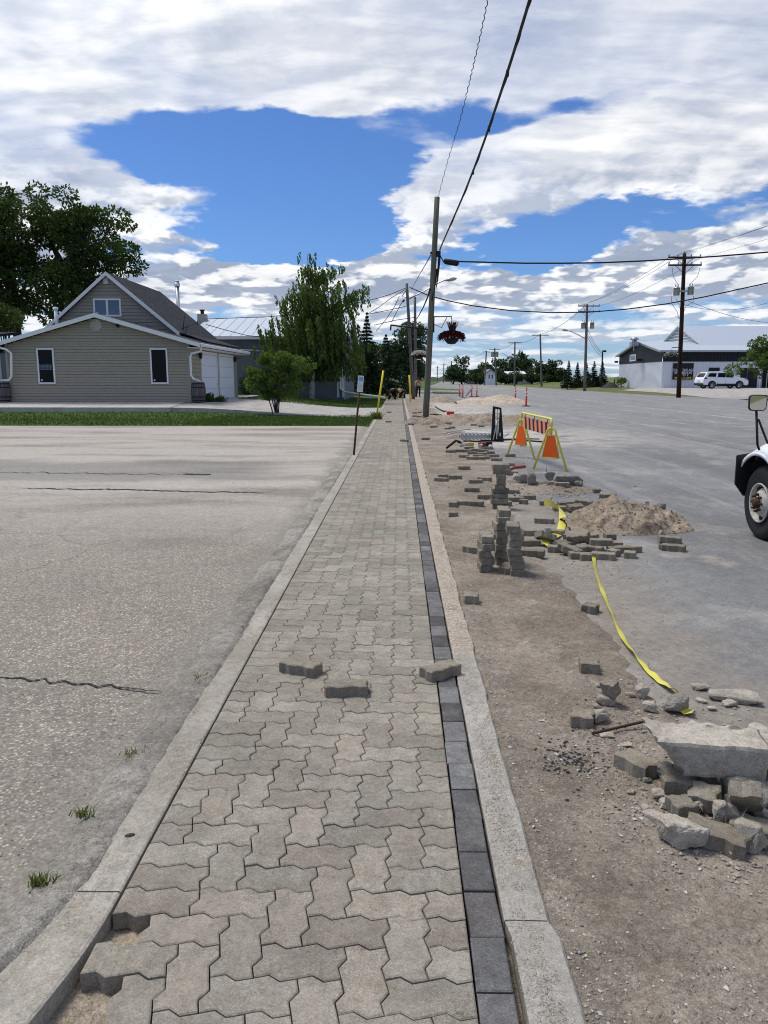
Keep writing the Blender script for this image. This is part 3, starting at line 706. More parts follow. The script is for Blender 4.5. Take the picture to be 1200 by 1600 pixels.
for cx_, cy_, n_, sp, dark in [(G(905, 1172), 0, 420, .10, .3), (G(1000, 1090), 0, 350, .2, 0), (G(1010, 1260), 0, 500, .18, .1), (G(960, 1120), 0, 400, .2, .2), (G(1150, 1320), 0, 350, .16, .1), (G(840, 765), 0, 500, .45, .1), (G(900, 885), 0, 300, .45, 0), (G(760, 730), 0, 200, .5, 0), (G(730, 640), 0, 400, 1.2, .2), (G(715, 752), 0, 200, .35, 0), (G(880, 770), 0, 250, .5, 0), (G(750, 705), 0, 250, .5, 0), (G(885, 1178), 0, 260, .055, .85)]:
    for _ in range(n_):
        x = cx_.x + random.gauss(0, sp); y = cx_.y + random.gauss(0, sp * 1.1)
        if x < .5: continue
        s_ = .0016 + .0085 * random.random() ** 2.2 * (1 + .036 * y); q = random.random()
        (P3 if q < dark else P2_ if q < dark + (1 - dark) * .3 else P1).append((x, y, dz(x, y) + s_ * .3, s_))
for _ in range(1500):
    y = 2.4 + 9 * random.random() ** 1.4; x = 1.5 + 3.2 * random.random() ** 1.5
    if fb(x, y, .9, 21) < .02 and random.random() < .75: continue
    s_ = random.uniform(.0025, .009); (P1 if random.random() < .3 else P2_).append((x, y, -.046 + s_ * .3, s_))
gravel('broken_crumbs', PC, 'broken_concrete'); gravel('gravel', P1, 'stone_grey'); gravel('gravel', P2_, 'stone_pale'); gravel('asphalt_crumbs', P3, 'asphalt_bit')
PL = []
for _ in range(3500):
    y = 1.5 + 5.5 * random.random() ** 1.5; x = -1.03 - 2.6 * random.random() ** .9
    s_ = random.uniform(.002, .0065); PL.append((x, y, lz((x, y)) - (.02 * ss((x + 1.35) / .25)) + s_ * .15, s_))
gravel('chippings', PL, 'stone_grey')

# ================================================================== LAWNS, PAD, DRIVE, HOUSE
def xlawn(y): return -1.012
sheet('lawn', lambda y: -30, lambda y: xlawn(y), geo(26.1, 41.6, 40), 60, lambda x, y: T(x, y) + .012 * fb(x, y, 1.5), 'grass')
sheet('lawn', lambda y: -12 if y > 46 else -6.2, lambda y: xlawn(y), geo(42.2, 62, 30), 40, lambda x, y: T(x, y) - .0 + .012 * fb(x, y, 1.5), 'grass')
sheet('lawn', lambda y: -60, lambda y: -1.012 if y < 75 else .5 + road_bend(y) + .01 * (y - 75), geo(61.5, 120, 20) + [150, 200, 300, 420], 30, lambda x, y: T(x, y) - .02, 'grass')
def pad_z(x, y):
    near = .33 + .17 * ss((y - 33.5) / 2.5)
    f = ss((-x - 2.2) / 7.6)
    return .02 + (near - .02) * f
def pad():
    mb = MB()
    def pf(u, v):
        x = -34 + 33.0 * u
        y0 = 33.5 if x < -8 else 33.5 - 1.3 * ss((x + 8) / 6); y1 = 56 if x < -3.5 - 0 and x < -9 else 46.5 - 4.6 * ss((x + 9) / 7)
        if x < -9: y1 = 52
        y = y0 + (y1 - y0) * v; return (x, y, pad_z(x, y))
    mb.grid(pf, 66, 12, False)
    mb.grid(lambda u, v: (lambda p: (p[0], p[1] + .001, p[2] - (1 - v) * (min(.26, p[2] + .04))))(pf(u, 0)), 66, 1, False)
    mb.grid(lambda u, v: (lambda p: (p[0], p[1], p[2] - v * (min(.26, p[2] + .04))))(pf(u, 1)), 66, 1, False)
    return structure(mb.build('driveway', MATS['drive_concrete']))
drive = pad()
# the raised walk in front of the house: pale slab edge
mb = MB()
for i in range(8):
    a = -30 + i * 2.5; b = a + 2.49
    mb.add([(a, 33.40, T(a, 33.4) - .05), (b, 33.40, T(b, 33.4) - .05), (b, 33.40, .345), (a, 33.40, .345), (a, 35.9, .512), (b, 35.9, .512)], [(0, 1, 2, 3), (3, 2, 5, 4)])
structure(mb.build('concrete_walk', MATS['pad_concrete']))

# blades along the grass
def blades(name, rects, n, hgt, mats):
    for mi, (mat, frac) in enumerate(mats):
        N = int(n * frac); vs = np.zeros((N * 3, 3)); k = 0
        while k < N:
            x0, x1, y0, y1 = random.choices(rects, [abs((r[1] - r[0]) * (r[3] - r[2])) for r in rects])[0]
            x = random.uniform(x0, x1); y = random.uniform(y0, y1); z = T(x, y) - .01
            h = hgt * random.uniform(.5, 1.3); w = h * .22; a = random.random() * 6.28; lx, ly = random.gauss(0, h * .35), random.gauss(0, h * .35)
            vs[3 * k] = (x - w * math.cos(a), y - w * math.sin(a), z); vs[3 * k + 1] = (x + w * math.cos(a), y + w * math.sin(a), z); vs[3 * k + 2] = (x + lx, y + ly, z + h); k += 1
        me = bpy.data.meshes.new(name); me.vertices.add(N * 3); me.vertices.foreach_set('co', vs.ravel())
        me.loops.add(N * 3); me.loops.foreach_set('vertex_index', np.arange(N * 3, dtype=np.int32)); me.polygons.add(N)
        me.polygons.foreach_set('loop_start', np.arange(0, N * 3, 3, dtype=np.int32)); me.update(calc_edges=True); me.materials.append(MATS[mat])
        o = link(name, me); o['kind'] = 'stuff'
blades('grass', [(-24, -1.05, 26.15, 33.3), (-7.5, -1.05, 26.15, 32.0)], 42000, .07, [('grass_blade', .85), ('dry_blade', .15)])
blades('grass', [(-9, -1.05, 42.3, 61)], 16000, .09, [('grass_blade', .9), ('dry_blade', .1)])
def tuft(px, py, n, h, label, dz_=0, mats=('grass_blade', 'dry_blade'), sp=.06):
    c = G(px, py); mb = MB()
    root = thing('weed', label, 'weed', (c.x, c.y, c.z + dz_))
    for m_ in mats:
        mb = MB()
        for _ in range(n):
            a = random.random() * 6.28; r = random.gauss(0, sp); x, y = c.x + r * math.cos(a), c.y + r * math.sin(a) * .8; hh = h * random.uniform(.4, 1.2); w = hh * .05 + .0012
            lx, ly = random.gauss(0, hh * .6), random.gauss(0, hh * .6); z = c.z + dz_
            mb.add([(x - w, y, z), (x + w, y, z), (x + lx * .45 + w * .7, y + ly * .45, z + hh * .65), (x + lx * .45 - w * .7, y + ly * .45, z + hh * .65), (x + lx, y + ly, z + hh * .9)], [(0, 1, 2, 3), (3, 2, 4)])
        mb.build('blades', MATS[m_], root)['kind'] = 'stuff'
tuft(62, 1385, 40, .040, 'low weed growing in silt beside the cracked end of the left curb', 0, sp=.022)
tuft(130, 1275, 26, .032, 'small green weed at the lot edge above the larger low weed', 0, sp=.02)
tuft(205, 1180, 35, .025, 'brownish dry weed patch in silt beside the left curb', .005, ('dry_blade',), .04)
tuft(312, 1062, 30, .025, 'little dry weed beside the left curb near the long crack', .005, ('dry_blade',), .035)
tuft(588, 655, 90, .30, 'clump of weeds at the foot of the leaning yellow guy marker', 0, sp=.14)

def siding_rows(parent, a, b, z0, ztopf, pitch, mat, nrm, name='siding_board', out=.032, cut=0):
    """lap boards between ground points a and b, clipped to a gable height function of the position along a-b"""
    a, b = Vector((*a, 0)), Vector((*b, 0)); L = (b - a).length; d = (b - a) / L; n = Vector((*nrm, 0)); z = z0
    zmax = max(ztopf(L * k / 40) for k in range(41))
    while z < zmax - .02:
        zt = z + pitch
        # widest span whose height is available at mid of the board
        ks = [k for k in range(201) if ztopf(L * k / 200) > z + pitch * .5]
        if not ks: break
        s0, s1 = L * ks[0] / 200, L * ks[-1] / 200
        if s1 - s0 < .2: break
        p, q = a + d * s0, a + d * s1; mb = MB()
        zg = z + pitch * .80; U = lambda v, o_, zz: v + n * o_ + Vector((0, 0, zz)); vs = [U(p, out, z), U(q, out, z), U(q, out * .8, zg), U(p, out * .8, zg), U(p, 0.002, z), U(q, 0.002, z), U(p, .002, zg), U(q, .002, zg)]
        mb.add(vs, [(0, 1, 2, 3), (4, 5, 1, 0), (3, 2, 7, 6), (0, 3, 6, 4), (1, 5, 7, 2)]); mb.build(name, MATS[mat], parent); z = zt

def framed_window(parent, px0, py0, px1, py1, Y, glass='dark_glass', fr=.11, mullions=0, plane='y', lattice=False):
    """window in a wall facing the camera (plane y = Y), placed by its outer frame corners"""
    p, q = at(px0, py1, Y), at(px1, py0, Y); p.x = at(px0, py0, Y).x
    x0, x1, z0, z1 = p.x, q.x, p.z, q.z; mb = MB()
    for (a, b, c, d) in ((x0, x1, z0, z0 + fr), (x0, x1, z1 - fr, z1), (x0, x0 + fr, z0 + fr, z1 - fr), (x1 - fr, x1, z0 + fr, z1 - fr)):
        mb.box(a, Y - .075, c, b, Y + .02, d)
    w = mb.build('window', MATS['white_trim'], parent, .01)
    xs = [x0 + fr + (x1 - x0 - 2 * fr) * i / (mullions + 1) for i in range(mullions + 2)]
    for i in range(mullions + 1):
        g = MB(); g.box(xs[i] + (.05 if i else 0), Y - .046, z0 + fr, xs[i + 1] - (.05 if i < mullions else 0), Y - .040, z1 - fr); g.build('pane', MATS[glass], w)
        if i:
            g = MB(); g.box(xs[i] - .05, Y - .07, z0 + fr, xs[i] + .05, Y, z1 - fr); g.build('mullion', MATS['white_trim'], w)
    if lattice:
        g = MB(); xa, xb = x0 + fr + .02, x1 - fr - .02; za, zb = z0 + (z1 - z0) * .40, z0 + (z1 - z0) * .56
        for k in range(5):
            xx = xa + (xb - xa) * k / 5; g.box(xx, Y - .052, za, xx + .03, Y - .048, zb)
        for k in range(4): zz = za + (zb - za) * k / 4; g.box(xa, Y - .058, zz, xb, Y - .053, zz + .03)
        g.build('lattice', MATS['blue_glass'], w)
    g = MB(); c = Vector((x0 + fr + .09, Y - .03, z0 + fr + .1)); g.box(c.x - .035, Y - .056, c.z - .035, c.x + .035, Y - .050, c.z + .035); g.build('sticker', MATS['banner_white'], w)
    return w

HY, HX0, HX1, HZ = 36.0, -18.4, -9.78, .50
RX = -13.99                                        # ridge of the low front gable
house = thing('house', 'beige vinyl sided house with steep dark shingle roof behind a low front gable', 'house', ((HX0 + HX1) / 2, HY, HZ))
EZ, AZ = 3.22, 4.40
def ztop(s):
    x = HX0 + s
    return AZ - abs(x - RX) * (AZ - EZ) / (HX1 - RX) - .02
mb = MB()
n = 24; vs = [(HX0, HY, HZ - .2), (HX1, HY, HZ - .2)] + [(HX1 + (HX0 - HX1) * k / n, HY, ztop(HX1 - HX0 - (HX1 - HX0) * k / n)) for k in range(n + 1)]
mb.add(vs, [tuple(range(len(vs)))])
fw = mb.build('wall', MATS['siding'], house)
siding_rows(fw, (HX0, HY), (HX1, HY), HZ + .02, ztop, .127, 'siding', (0, -1))
# corner trims
mb = MB(); mb.box(HX0 - .02, HY - .05, HZ, HX0 + .10, HY + .02, EZ); mb.build('corner_trim', MATS['siding'], house)
mb = MB(); mb.box(HX1 - .10, HY - .05, HZ, HX1 + .024, HY - .0, EZ); mb.build('corner_trim', MATS['siding'], house)
# right side wall with the two garage doors
SY1 = 46.4
mb = MB(); mb.box(HX0, HY + .02, HZ, HX0 + .05, HY + 3, 3.3); mb.build('wall', MATS['siding'], house)
mb = MB(); mb.box(HX0, SY1 - .1, HZ, HX1 - .06, SY1, EZ + .1); mb.build('wall', MATS['siding'], house)
mb = MB(); mb.box(HX1 - .05, HY, HZ - .1, HX1 - .003, SY1, EZ + .1)
sw = mb.build('wall', MATS['siding'], house)
def sideY(px, X=HX1): # depth where a line of sight column meets the side wall
    d = ray(px, 592); return X / d.x * d.y
siding_rows(sw, (HX1, HY), (HX1, SY1), HZ + .0, lambda s: EZ, .20, 'siding', (1, 0), out=.03)
for (pa, pb) in ((313.5, 338.5), (341.5, 363.5)):
    ya, yb = sideY(pa), sideY(pb); zt = HZ + 2.30
    f = MB(); f.box(HX1, ya, HZ, HX1 + .08, ya + .14, zt + .12); f.box(HX1, yb - .14, HZ, HX1 + .08, yb, zt + .12); f.box(HX1, ya + .14, zt, HX1 + .08, yb - .14, zt + .12)
    dr = f.build('garage_door', MATS['white_trim'], house)
    for k in range(4):
        p_ = MB(); z0, z1 = HZ + k * 2.3 / 4, HZ + (k + 1) * 2.3 / 4 - .012; p_.box(HX1, ya + .14, z0, HX1 + .042, yb - .14, z1)
        p_.build('door_panel', MATS['door_white'], dr, .008)
framed_window(house, 57, 544, 84, 600, HY, lattice=True, fr=.075); framed_window(house, 234, 544, 261.5, 600, HY, fr=.075)
# octagonal gable vent
c = at(150.5, 507.5, HY); mb = MB(); mb.lathe([(0, .03), (.20, .03), (.22, .05), (.285, .05), (.29, 0)], 8, XF((c.x, HY - .015, c.z), (R(90), 0, 0)) @ Matrix.Rotation(R(22.5), 4, 'Z'), False); v_ = mb.build('gable_vent', MATS['pad_concrete'], house)
c = at(184.5, 508, HY); mb = MB(); mb.lathe([(0, -.02), (.07, -.02), (.08, .05), (.05, .12), (0, .12)], 10, XF((c.x, HY - .06, c.z - .04), (R(70), 0, 0))); mb.build('soffit_light', MATS['black_metal'], house)
# low front roof with white rake fascia
OV, OX = .35, 1.0; sl_ = (AZ - EZ) / (HX1 - RX)
def lowz(x): return AZ + .14 - abs(x - RX) * sl_
y0, y1 = HY - OV, HY + 4.3; xa, xb = HX0 - 1.4, HX1 + .62
mb = MB(); mb.slab((RX, y0, lowz(RX)), (RX, y1, lowz(RX)), (xa, y1, lowz(xa)), (xa, y0, lowz(xa)), .08); mb.slab((xb, y0, lowz(xb)), (xb, y1, lowz(xb)), (RX, y1, lowz(RX)), (RX, y0, lowz(RX)), .08)
# continuous shallow skirt roof down the side, behind
mb.slab((xb, y1, lowz(xb)), (xb, SY1 + .7, lowz(xb)), (-12.2, SY1 + .7, lowz(-12.2)), (-12.2, y1, lowz(-12.2)), .08)
roof = mb.build('roof', MATS['shingle'], house)
mb = MB()
def fascia(mb, p, q, h, th=.03, nx=(0, -1, 0)):
    p, q, n_ = Vector(p), Vector(q), Vector(nx) * th; up = Vector((0, 0, h))
    mb.add([p, q, q - up, p - up, p + n_, q + n_, q + n_ - up, p + n_ - up], [(0, 1, 2, 3), (7, 6, 5, 4), (0, 4, 5, 1), (3, 2, 6, 7), (0, 3, 7, 4), (1, 5, 6, 2)])
f1 = MB(); fascia(f1, (xa, y0 - .001, lowz(xa) + .01), (RX, y0 - .001, lowz(RX) + .01), .19); f1.build('fascia', MATS['white_trim'], house)
f1 = MB(); fascia(f1, (RX, y0 - .001, lowz(RX) + .01), (xb, y0 - .001, lowz(xb) + .01), .19); f1.build('fascia', MATS['white_trim'], house)
f1 = MB(); fascia(f1, (xb + .002, y0, lowz(xb) + .0), (xb + .002, SY1 + .7, lowz(xb) + .0), .15, .1, (1, 0, 0)); f1.build('gutter', MATS['white_trim'], house, .02)
mb = MB(); mb.box(HX1, HY - OV, lowz(xb) - .20, xb, SY1 + .7, lowz(xb) - .18); mb.build('soffit', MATS['white_trim'], house); mb = MB(); mb.box(xa, HY - OV + .03, lowz(xb) - .2, HX0, HY + 3, lowz(xb) - .18); mb.build('soffit', MATS['white_trim'], house)
# steep main roof
MY, MRX, MRZ = 39.6, -14.73, 6.86
ME = 48.2; SLP = .83
def mz(x): return MRZ - abs(x - MRX) * SLP
xr, xl_ = -11.15, -18.4
mb = MB(); mb.slab((xr, MY - .25, mz(xr)), (xr, ME, mz(xr)), (MRX, ME, MRZ), (MRX, MY - .25, MRZ), .1); mb.slab((MRX, MY - .25, MRZ), (MRX, ME, MRZ), (xl_, ME, mz(xl_)), (xl_, MY - .25, mz(xl_)), .1)
# flared foot of the steep slope
mb.slab((-9.9, MY + .4, lowz(-9.9) + .08), (-9.9, ME, lowz(-9.9) + .08), (xr - .05, ME, mz(xr) + .03), (xr - .05, MY + .4, mz(xr) + .03), .06)
r2 = mb.build('roof', MATS['shingle'], house)
f1 = MB(); fascia(f1, (xl_, MY - .26, mz(xl_) + .01), (MRX, MY - .26, MRZ + .01), .2); f1.build('fascia', MATS['white_trim'], house)
f1 = MB(); fascia(f1, (MRX, MY - .26, MRZ + .01), (xr, MY - .26, mz(xr) + .01), .2); f1.build('fascia', MATS['white_trim'], house)
mb = MB(); mb.add([(xl_, MY, 3.0), (xr, MY, 3.0), (xr, MY, mz(xr) - .1), (MRX, MY, MRZ - .1), (xl_, MY, mz(xl_) - .1)], [(0, 1, 2, 3, 4)]); mb.build('wall', MATS['siding_gable'], house); mb = MB(); mb.add([(xl_, ME - .3, 0.5), (xr, ME - .3, 0.5), (xr, ME - .3, mz(xr) - .1), (MRX, ME - .3, MRZ - .1), (xl_, ME - .3, mz(xl_) - .1)], [(4, 3, 2, 1, 0)])
mb.build('wall', MATS['siding_gable'], house); gw = [o for o in children(house) if o.name.startswith('wall')][-2]
siding_rows(gw, (xl_, MY), (xr, MY), 3.9, lambda s: mz(xl_ + s) - .12, .17, 'siding_gable', (0, -1), out=.04)
framed_window(house, 145.5, 466.5, 189, 495, MY, 'blue_glass', .09, 1)
c = at(165, 438.5, MY); mb = MB(); mb.box(c.x - .13, MY - .05, c.z - .17, c.x + .13, MY, c.z + .17); mb.build('attic_vent', MATS['white_trim'], house, .02)
# downspout at the right corner, with its elbow
def pth(l): return [Vector(p) for p in l]
g0 = Vector((xb + .02, HY - .2, lowz(xb) - .13))
ds = MB(); ds.tube(pth([g0, g0 + Vector((-.05, 0, -.22)), (HX1 + .12, HY - .09, EZ - .48), (HX1 + .06, HY - .08, EZ - .62), (HX1 + .06, HY - .08, HZ + 1.25), (HX1 + .16, HY - .09, HZ + 1.08), (HX1 + .52, HY - .2, HZ + .95)]), .05, 8); ds.build('downspout', MATS['white_trim'], house)
q0 = at(-8, 541, HY - .3); q1 = at(10, 546, HY - .3); q2 = at(17.5, 552, HY - .3); q3 = at(18, 588, HY - .3); q4 = at(14, 594, HY - .3); q5 = at(0, 595, HY - .3)
ds = MB(); ds.tube([q0, q1, q2, q3, q4, q5], .055, 8); ds.build('downspout', MATS['white_trim'], house)
# recessed entry on the left: dark with a blue curtain window
mb = MB(); mb.box(-30, HY + 2.2, HZ, HX0, HY + 2.3, 3.3); mb.build('entry_wall', MATS['dark_cladding'], house)
mb = MB(); mb.slab((-30, HY - .2, 3.55), (HX0 - .8, HY - .2, 3.55), (HX0 - .8, HY + 3, 3.9), (-30, HY + 3, 3.9), .12); mb.build('entry_roof', MATS['shingle'], house)
framed_window(house, -30, 548, 15, 602, HY + 2.1, 'blue_glass', .07, 2)
# flues, antenna, wall lamps
c = at(278, 470, 48.6); tp = at(278, 440, 48.6); mb = MB(); mb.tube([(c.x, 48.6, 2.5), (c.x, 48.6, tp.z - .25)], .115, 12); mb.lathe([(.17, tp.z - .3), (.17, tp.z - .08), (.12, tp.z - .08), (.12, tp.z), (.15, tp.z), (.15, tp.z + .02), (0, tp.z + .05)], 12, XF((c.x, 48.6, 0)))
mb.tube([(c.x - .02, 48.3, 4.2), (c.x, 48.6, 4.2)], .03); mb.build('flue_pipe', MATS['bright_steel'], house)
c = at(88, 498, HY + 1.6); mb = MB(); mb.tube([(c.x, c.y, lowz(c.x) - .1), (c.x, c.y, c.z + .45)], .085, 10); mb.lathe([(.12, 0), (.12, .12), (0, .14)], 10, XF((c.x, c.y, c.z + .42))); mb.build('vent_pipe', MATS['white_trim'], house)
c = Vector((-10.95, 39.3, 3.95)); mb = MB(); mb.tube([c, c + Vector((.12, 0, .85))], .02, 6); mb.tube([c + Vector((-.1, 0, .1)), c + Vector((.75, 0, .42))], .018, 6); mb.tube([c + Vector((.75, 0, .32)), c + Vector((.75, 0, .52))], .018, 6); mb.tube([c + Vector((.0, 0, -.35)), c + Vector((.3, 0, .4))], .018, 6); mb.build('antenna', MATS['black_metal'], house)
for px, zz in ((309.8, 2.75), (364, 2.75)):
    yy = sideY(px); mb = MB(); mb.box(HX1, yy - .05, zz - .02, HX1 + .14, yy + .05, zz + .02); mb.lathe([(.03, .1), (.10, 0), (.07, -.2), (.02, -.24)], 8, XF((HX1 + .16, yy, zz + .02))); mb.build('wall_lamp', MATS['black_metal'], house)
yy = sideY(364.5); mb = MB(); mb.box(HX1 + .02, yy - .08, 2.1, HX1 + .05, yy + .08, 2.32); mb.build('number_plate', MATS['black_metal'], house)

def barrel(px, py, Y, label):
    c = at(px, py, Y); root = thing('barrel', label, 'barrel', (c.x, Y, HZ)); H_ = .92
    def rad(z): return .27 + .06 * (1 - (2 * z / H_ - 1) ** 2)
    for k in range(18):
        a0, a1 = 2 * math.pi * k / 18 + .012, 2 * math.pi * (k + 1) / 18 - .012; vs = []
        for j in range(7):
            z = H_ * j / 6; r = rad(z); vs += [(c.x + r * math.cos(a0), Y + r * math.sin(a0), HZ + z), (c.x + r * math.cos(a1), Y + r * math.sin(a1), HZ + z)]
        m_ = MB(); m_.add(vs, [(2 * j, 2 * j + 1, 2 * j + 3, 2 * j + 2) for j in range(6)]); m_.build('stave', MATS['barrel_wood'], root)
    for zb in (.05, .22, .66, .83):
        m_ = MB(); m_.lathe([(rad(zb) + .008, zb), (rad(zb + .05) + .008, zb + .05)], 18, XF((c.x, Y, HZ))); m_.build('hoop', MATS['black_metal'], root)
    m_ = MB(); m_.lathe([(0, H_ - .03), (.265, H_ - .03)], 18, XF((c.x, Y, HZ))); m_.build('head', MATS['barrel_wood'], root)
barrel(310.5, 613, HY - .35 + .3, 'weathered wooden rain barrel under the downspout at the right corner of the house')
barrel(5.5, 613, HY - .2, 'dark wooden rain barrel at the left corner of the beige house')

# grey-blue block building behind
BY = 54.0; bz = .3
L_ = at(330, 528, BY); Rr = at(537, 528, BY); bx0, bx1 = at(300, 528, BY).x, Rr.x; we = 4.35
blk = thing('workshop_building', 'blue grey block building with pale metal roof behind the weeping birch', 'building', ((bx0 + bx1) / 2, BY, bz))
mb = MB(); mb.box(bx0, BY, 0.0, bx1, BY + 12, we)
bw = mb.build('wall', MATS['blue_block'], blk)
mb = MB()
for k in range(1, 21):
    z = bz + k * .2
    mb.box(bx0, BY - .004, z, bx1, BY, z + .012)
mb.build('block_courses', MATS['blue_block'], blk)
e0 = .45; rz = at(400, 497, BY + 6).z
mb = MB(); mb.slab((bx0 - .3, BY - e0, we + .12), (bx1 + .4, BY - e0, we + .12), (bx1 + .4, BY + 6, rz), (bx0 - .3, BY + 6, rz), .06); mb.slab((bx1 + .4, BY + 12 + e0, we + .12), (bx0 - .3, BY + 12 + e0, we + .12), (bx0 - .3, BY + 6, rz), (bx1 + .4, BY + 6, rz), .06)
mr = mb.build('roof', MATS['metal_roof'], blk)
mb = MB(); k = bx0 - .3
while k < bx1 + .4:
    a_, b_ = Vector((k, BY - e0, we + .12)), Vector((k, BY + 6, rz)); mb.add([a_, a_ + Vector((.05, 0, 0)), b_ + Vector((.05, 0, 0)), b_, a_ + Vector((.025, 0, .035)), b_ + Vector((.025, 0, .035))], [(0, 4, 5, 3), (4, 1, 2, 5)]); k += .75
mb.build('roof_seams', MATS['metal_roof'], mr)['kind'] = 'stuff'
f1 = MB(); fascia(f1, (bx0 - .3, BY - e0 - .01, we + .13), (bx1 + .4, BY - e0 - .01, we + .13), .22); f1.build('fascia', MATS['white_trim'], blk)
mb = MB(); mb.add([(bx1, BY, we), (bx1, BY + 12, we), (bx1, BY + 6, rz - .06)], [(0, 1, 2)]); mb.build('gable', MATS['blue_block'], blk)
mb = MB(); mb.box(bx1 - .5, BY - .03, bz, bx1 - .35, BY - .004, 2.5); mb.box(bx1 - .14, BY - .035, bz, bx1 + .02, BY - .004, we); mb.tube([(bx1 - .25, BY - .1, 2.4), (bx1 - .25, BY - .1, bz + .6), (bx1 + .1, BY - .3, bz + .35), (bx1 + 2.9, BY - 2.8, bz + .05)], .07, 6); mb.build('downspout', MATS['white_trim'], blk)
c = at(372, 577, BY); mb = MB(); mb.box(c.x - .35, BY - .12, 3.1, c.x + .3, BY - .004, 3.9); mb.build('meter_box', MATS['blue_block'], blk)
c = at(388, 546, BY); mb = MB(); mb.tube([(c.x - .6, BY - .1, c.z), (c.x + 1.1, BY - .1, c.z - .12)], .05, 6); mb.build('conduit', MATS['white_trim'], blk)
c = at(316.5, 500, BY + 5); mb = MB(); mb.box(c.x - .32, BY + 4.7, 4.5, c.x + .32, BY + 5.3, at(316, 491, BY + 5).z); ch_ = mb.build('chimney', MATS['chimney_brick'], blk); mb = MB(); mb.lathe([(.14, 0), (.14, .25), (.2, .25), (.2, .33), (0, .36)], 10, XF((c.x, BY + 5, at(316, 491, BY + 5).z))); mb.build('flue_cap', MATS['black_metal'], ch_)
# low AC / boxes beside the wall, evergreen ground bush by the barrel

# ================================================================== TREES
def leaf_mesh(pts, nrm, size, aspect=.55):
    """kite shaped leaves as one mesh: pts (N,3), nrm (N,3) stem directions"""
    N = len(pts); d = nrm / (np.linalg.norm(nrm, axis=1, keepdims=True) + 1e-9)
    r = rng.normal(size=(N, 3)); w = np.cross(d, r); w /= np.linalg.norm(w, axis=1, keepdims=True) + 1e-9
    s_ = (size * rng.uniform(.6, 1.3, N))[:, None]
    a = pts; b = pts + d * s_ * .45 + w * s_ * aspect * .5; c = pts + d * s_; e = pts + d * s_ * .45 - w * s_ * aspect * .5
    return np.stack([a, b, c, e], 1).reshape(-1, 3)
def np_mesh(name, vs, mat, k=4):
    N = len(vs) // k; me = bpy.data.meshes.new(name); me.vertices.add(N * k); me.vertices.foreach_set('co', np.ascontiguousarray(vs, dtype=np.float32).ravel())
    me.loops.add(N * k); me.loops.foreach_set('vertex_index', np.arange(N * k, dtype=np.int32)); me.polygons.add(N)
    me.polygons.foreach_set('loop_start', np.arange(0, N * k, k, dtype=np.int32)); me.update(calc_edges=True); me.materials.append(MATS[mat]); return me
def crown_points(clumps, n):
    """points near the surface of many small clumps"""
    C = np.array([c[0] for c in clumps]); Rr = np.array([c[1] for c in clumps]); w = Rr.prod(1) ** .62; idx = rng.choice(len(clumps), n, p=w / w.sum())
    v = rng.normal(size=(n, 3)); v /= np.linalg.norm(v, axis=1, keepdims=True); rad = rng.uniform(.35, 1.08, n) ** .55
    return C[idx] + v * Rr[idx] * rad[:, None], v
def bushy(base, blobs, nclump, clump_r, nleaf, leaf, mat, trunk_r, label, name='deciduous_tree', cat='tree', group=None, forks=6, seed=0, bark='bark', trunks=1, droop=-.15):
    """blobs: (centre, radii) of the large masses; clumps are spread over them, leaves over the clumps"""
    rnd = random.Random(seed); root = thing(name, label, cat, base, group); B = Vector(base)
    cl = []
    for i in range(nclump):
        c, r = rnd.choices(blobs, [b_[1][0] * b_[1][2] for b_ in blobs])[0]
        v = Vector((rnd.gauss(0, 1), rnd.gauss(0, 1), rnd.gauss(0, 1))).normalized() * (rnd.uniform(.25, 1.0) ** .5)
        p = Vector((c[0] + v.x * r[0], c[1] + v.y * r[1], c[2] + v.z * r[2])); q = clump_r * rnd.uniform(.6, 1.35)
        cl.append(((p.x, p.y, p.z), (q * 1.15, q * 1.15, q * .75)))
    pts, v = crown_points(cl, nleaf); d = v + rng.normal(size=v.shape) * .6 + np.array([0, 0, droop])
    link('crown', np_mesh('crown', leaf_mesh(pts - np.array(base), d, leaf), mat), root)
    mb = MB(); ztop = max(b_[0][2] for b_ in blobs)
    for t_ in range(trunks):
        k = B + Vector((rnd.gauss(0, .1 * (trunks > 1)), rnd.gauss(0, .1 * (trunks > 1)), -.1)); e = Vector((blobs[0][0][0] + rnd.gauss(0, .4), blobs[0][0][1], B.z + (ztop - B.z) * .9))
        pp = [k.lerp(e, s_ / 6) + Vector((rnd.gauss(0, .12), rnd.gauss(0, .12), 0)) * (s_ > 0) * trunk_r * 3 for s_ in range(7)]
        mb.tube(pp, [trunk_r * (1 - .13 * s_) for s_ in range(7)], 8)
        for f_ in range(forks):
            s_ = rnd.uniform(.2, .75); st = k.lerp(e, s_); c, _ = rnd.choice(cl); en = Vector(c); mid = st.lerp(en, .5) + Vector((0, 0, .12 * (en - st).length))
            mb.tube([st, mid, en], [trunk_r * .5 * (1 - s_ * .5), trunk_r * .3, trunk_r * .1], 6)
    mb.build('trunk', MATS[bark], root)
    return root
def P3d(px, py, Y): p = at(px, py, Y); return (p.x, p.y, p.z)
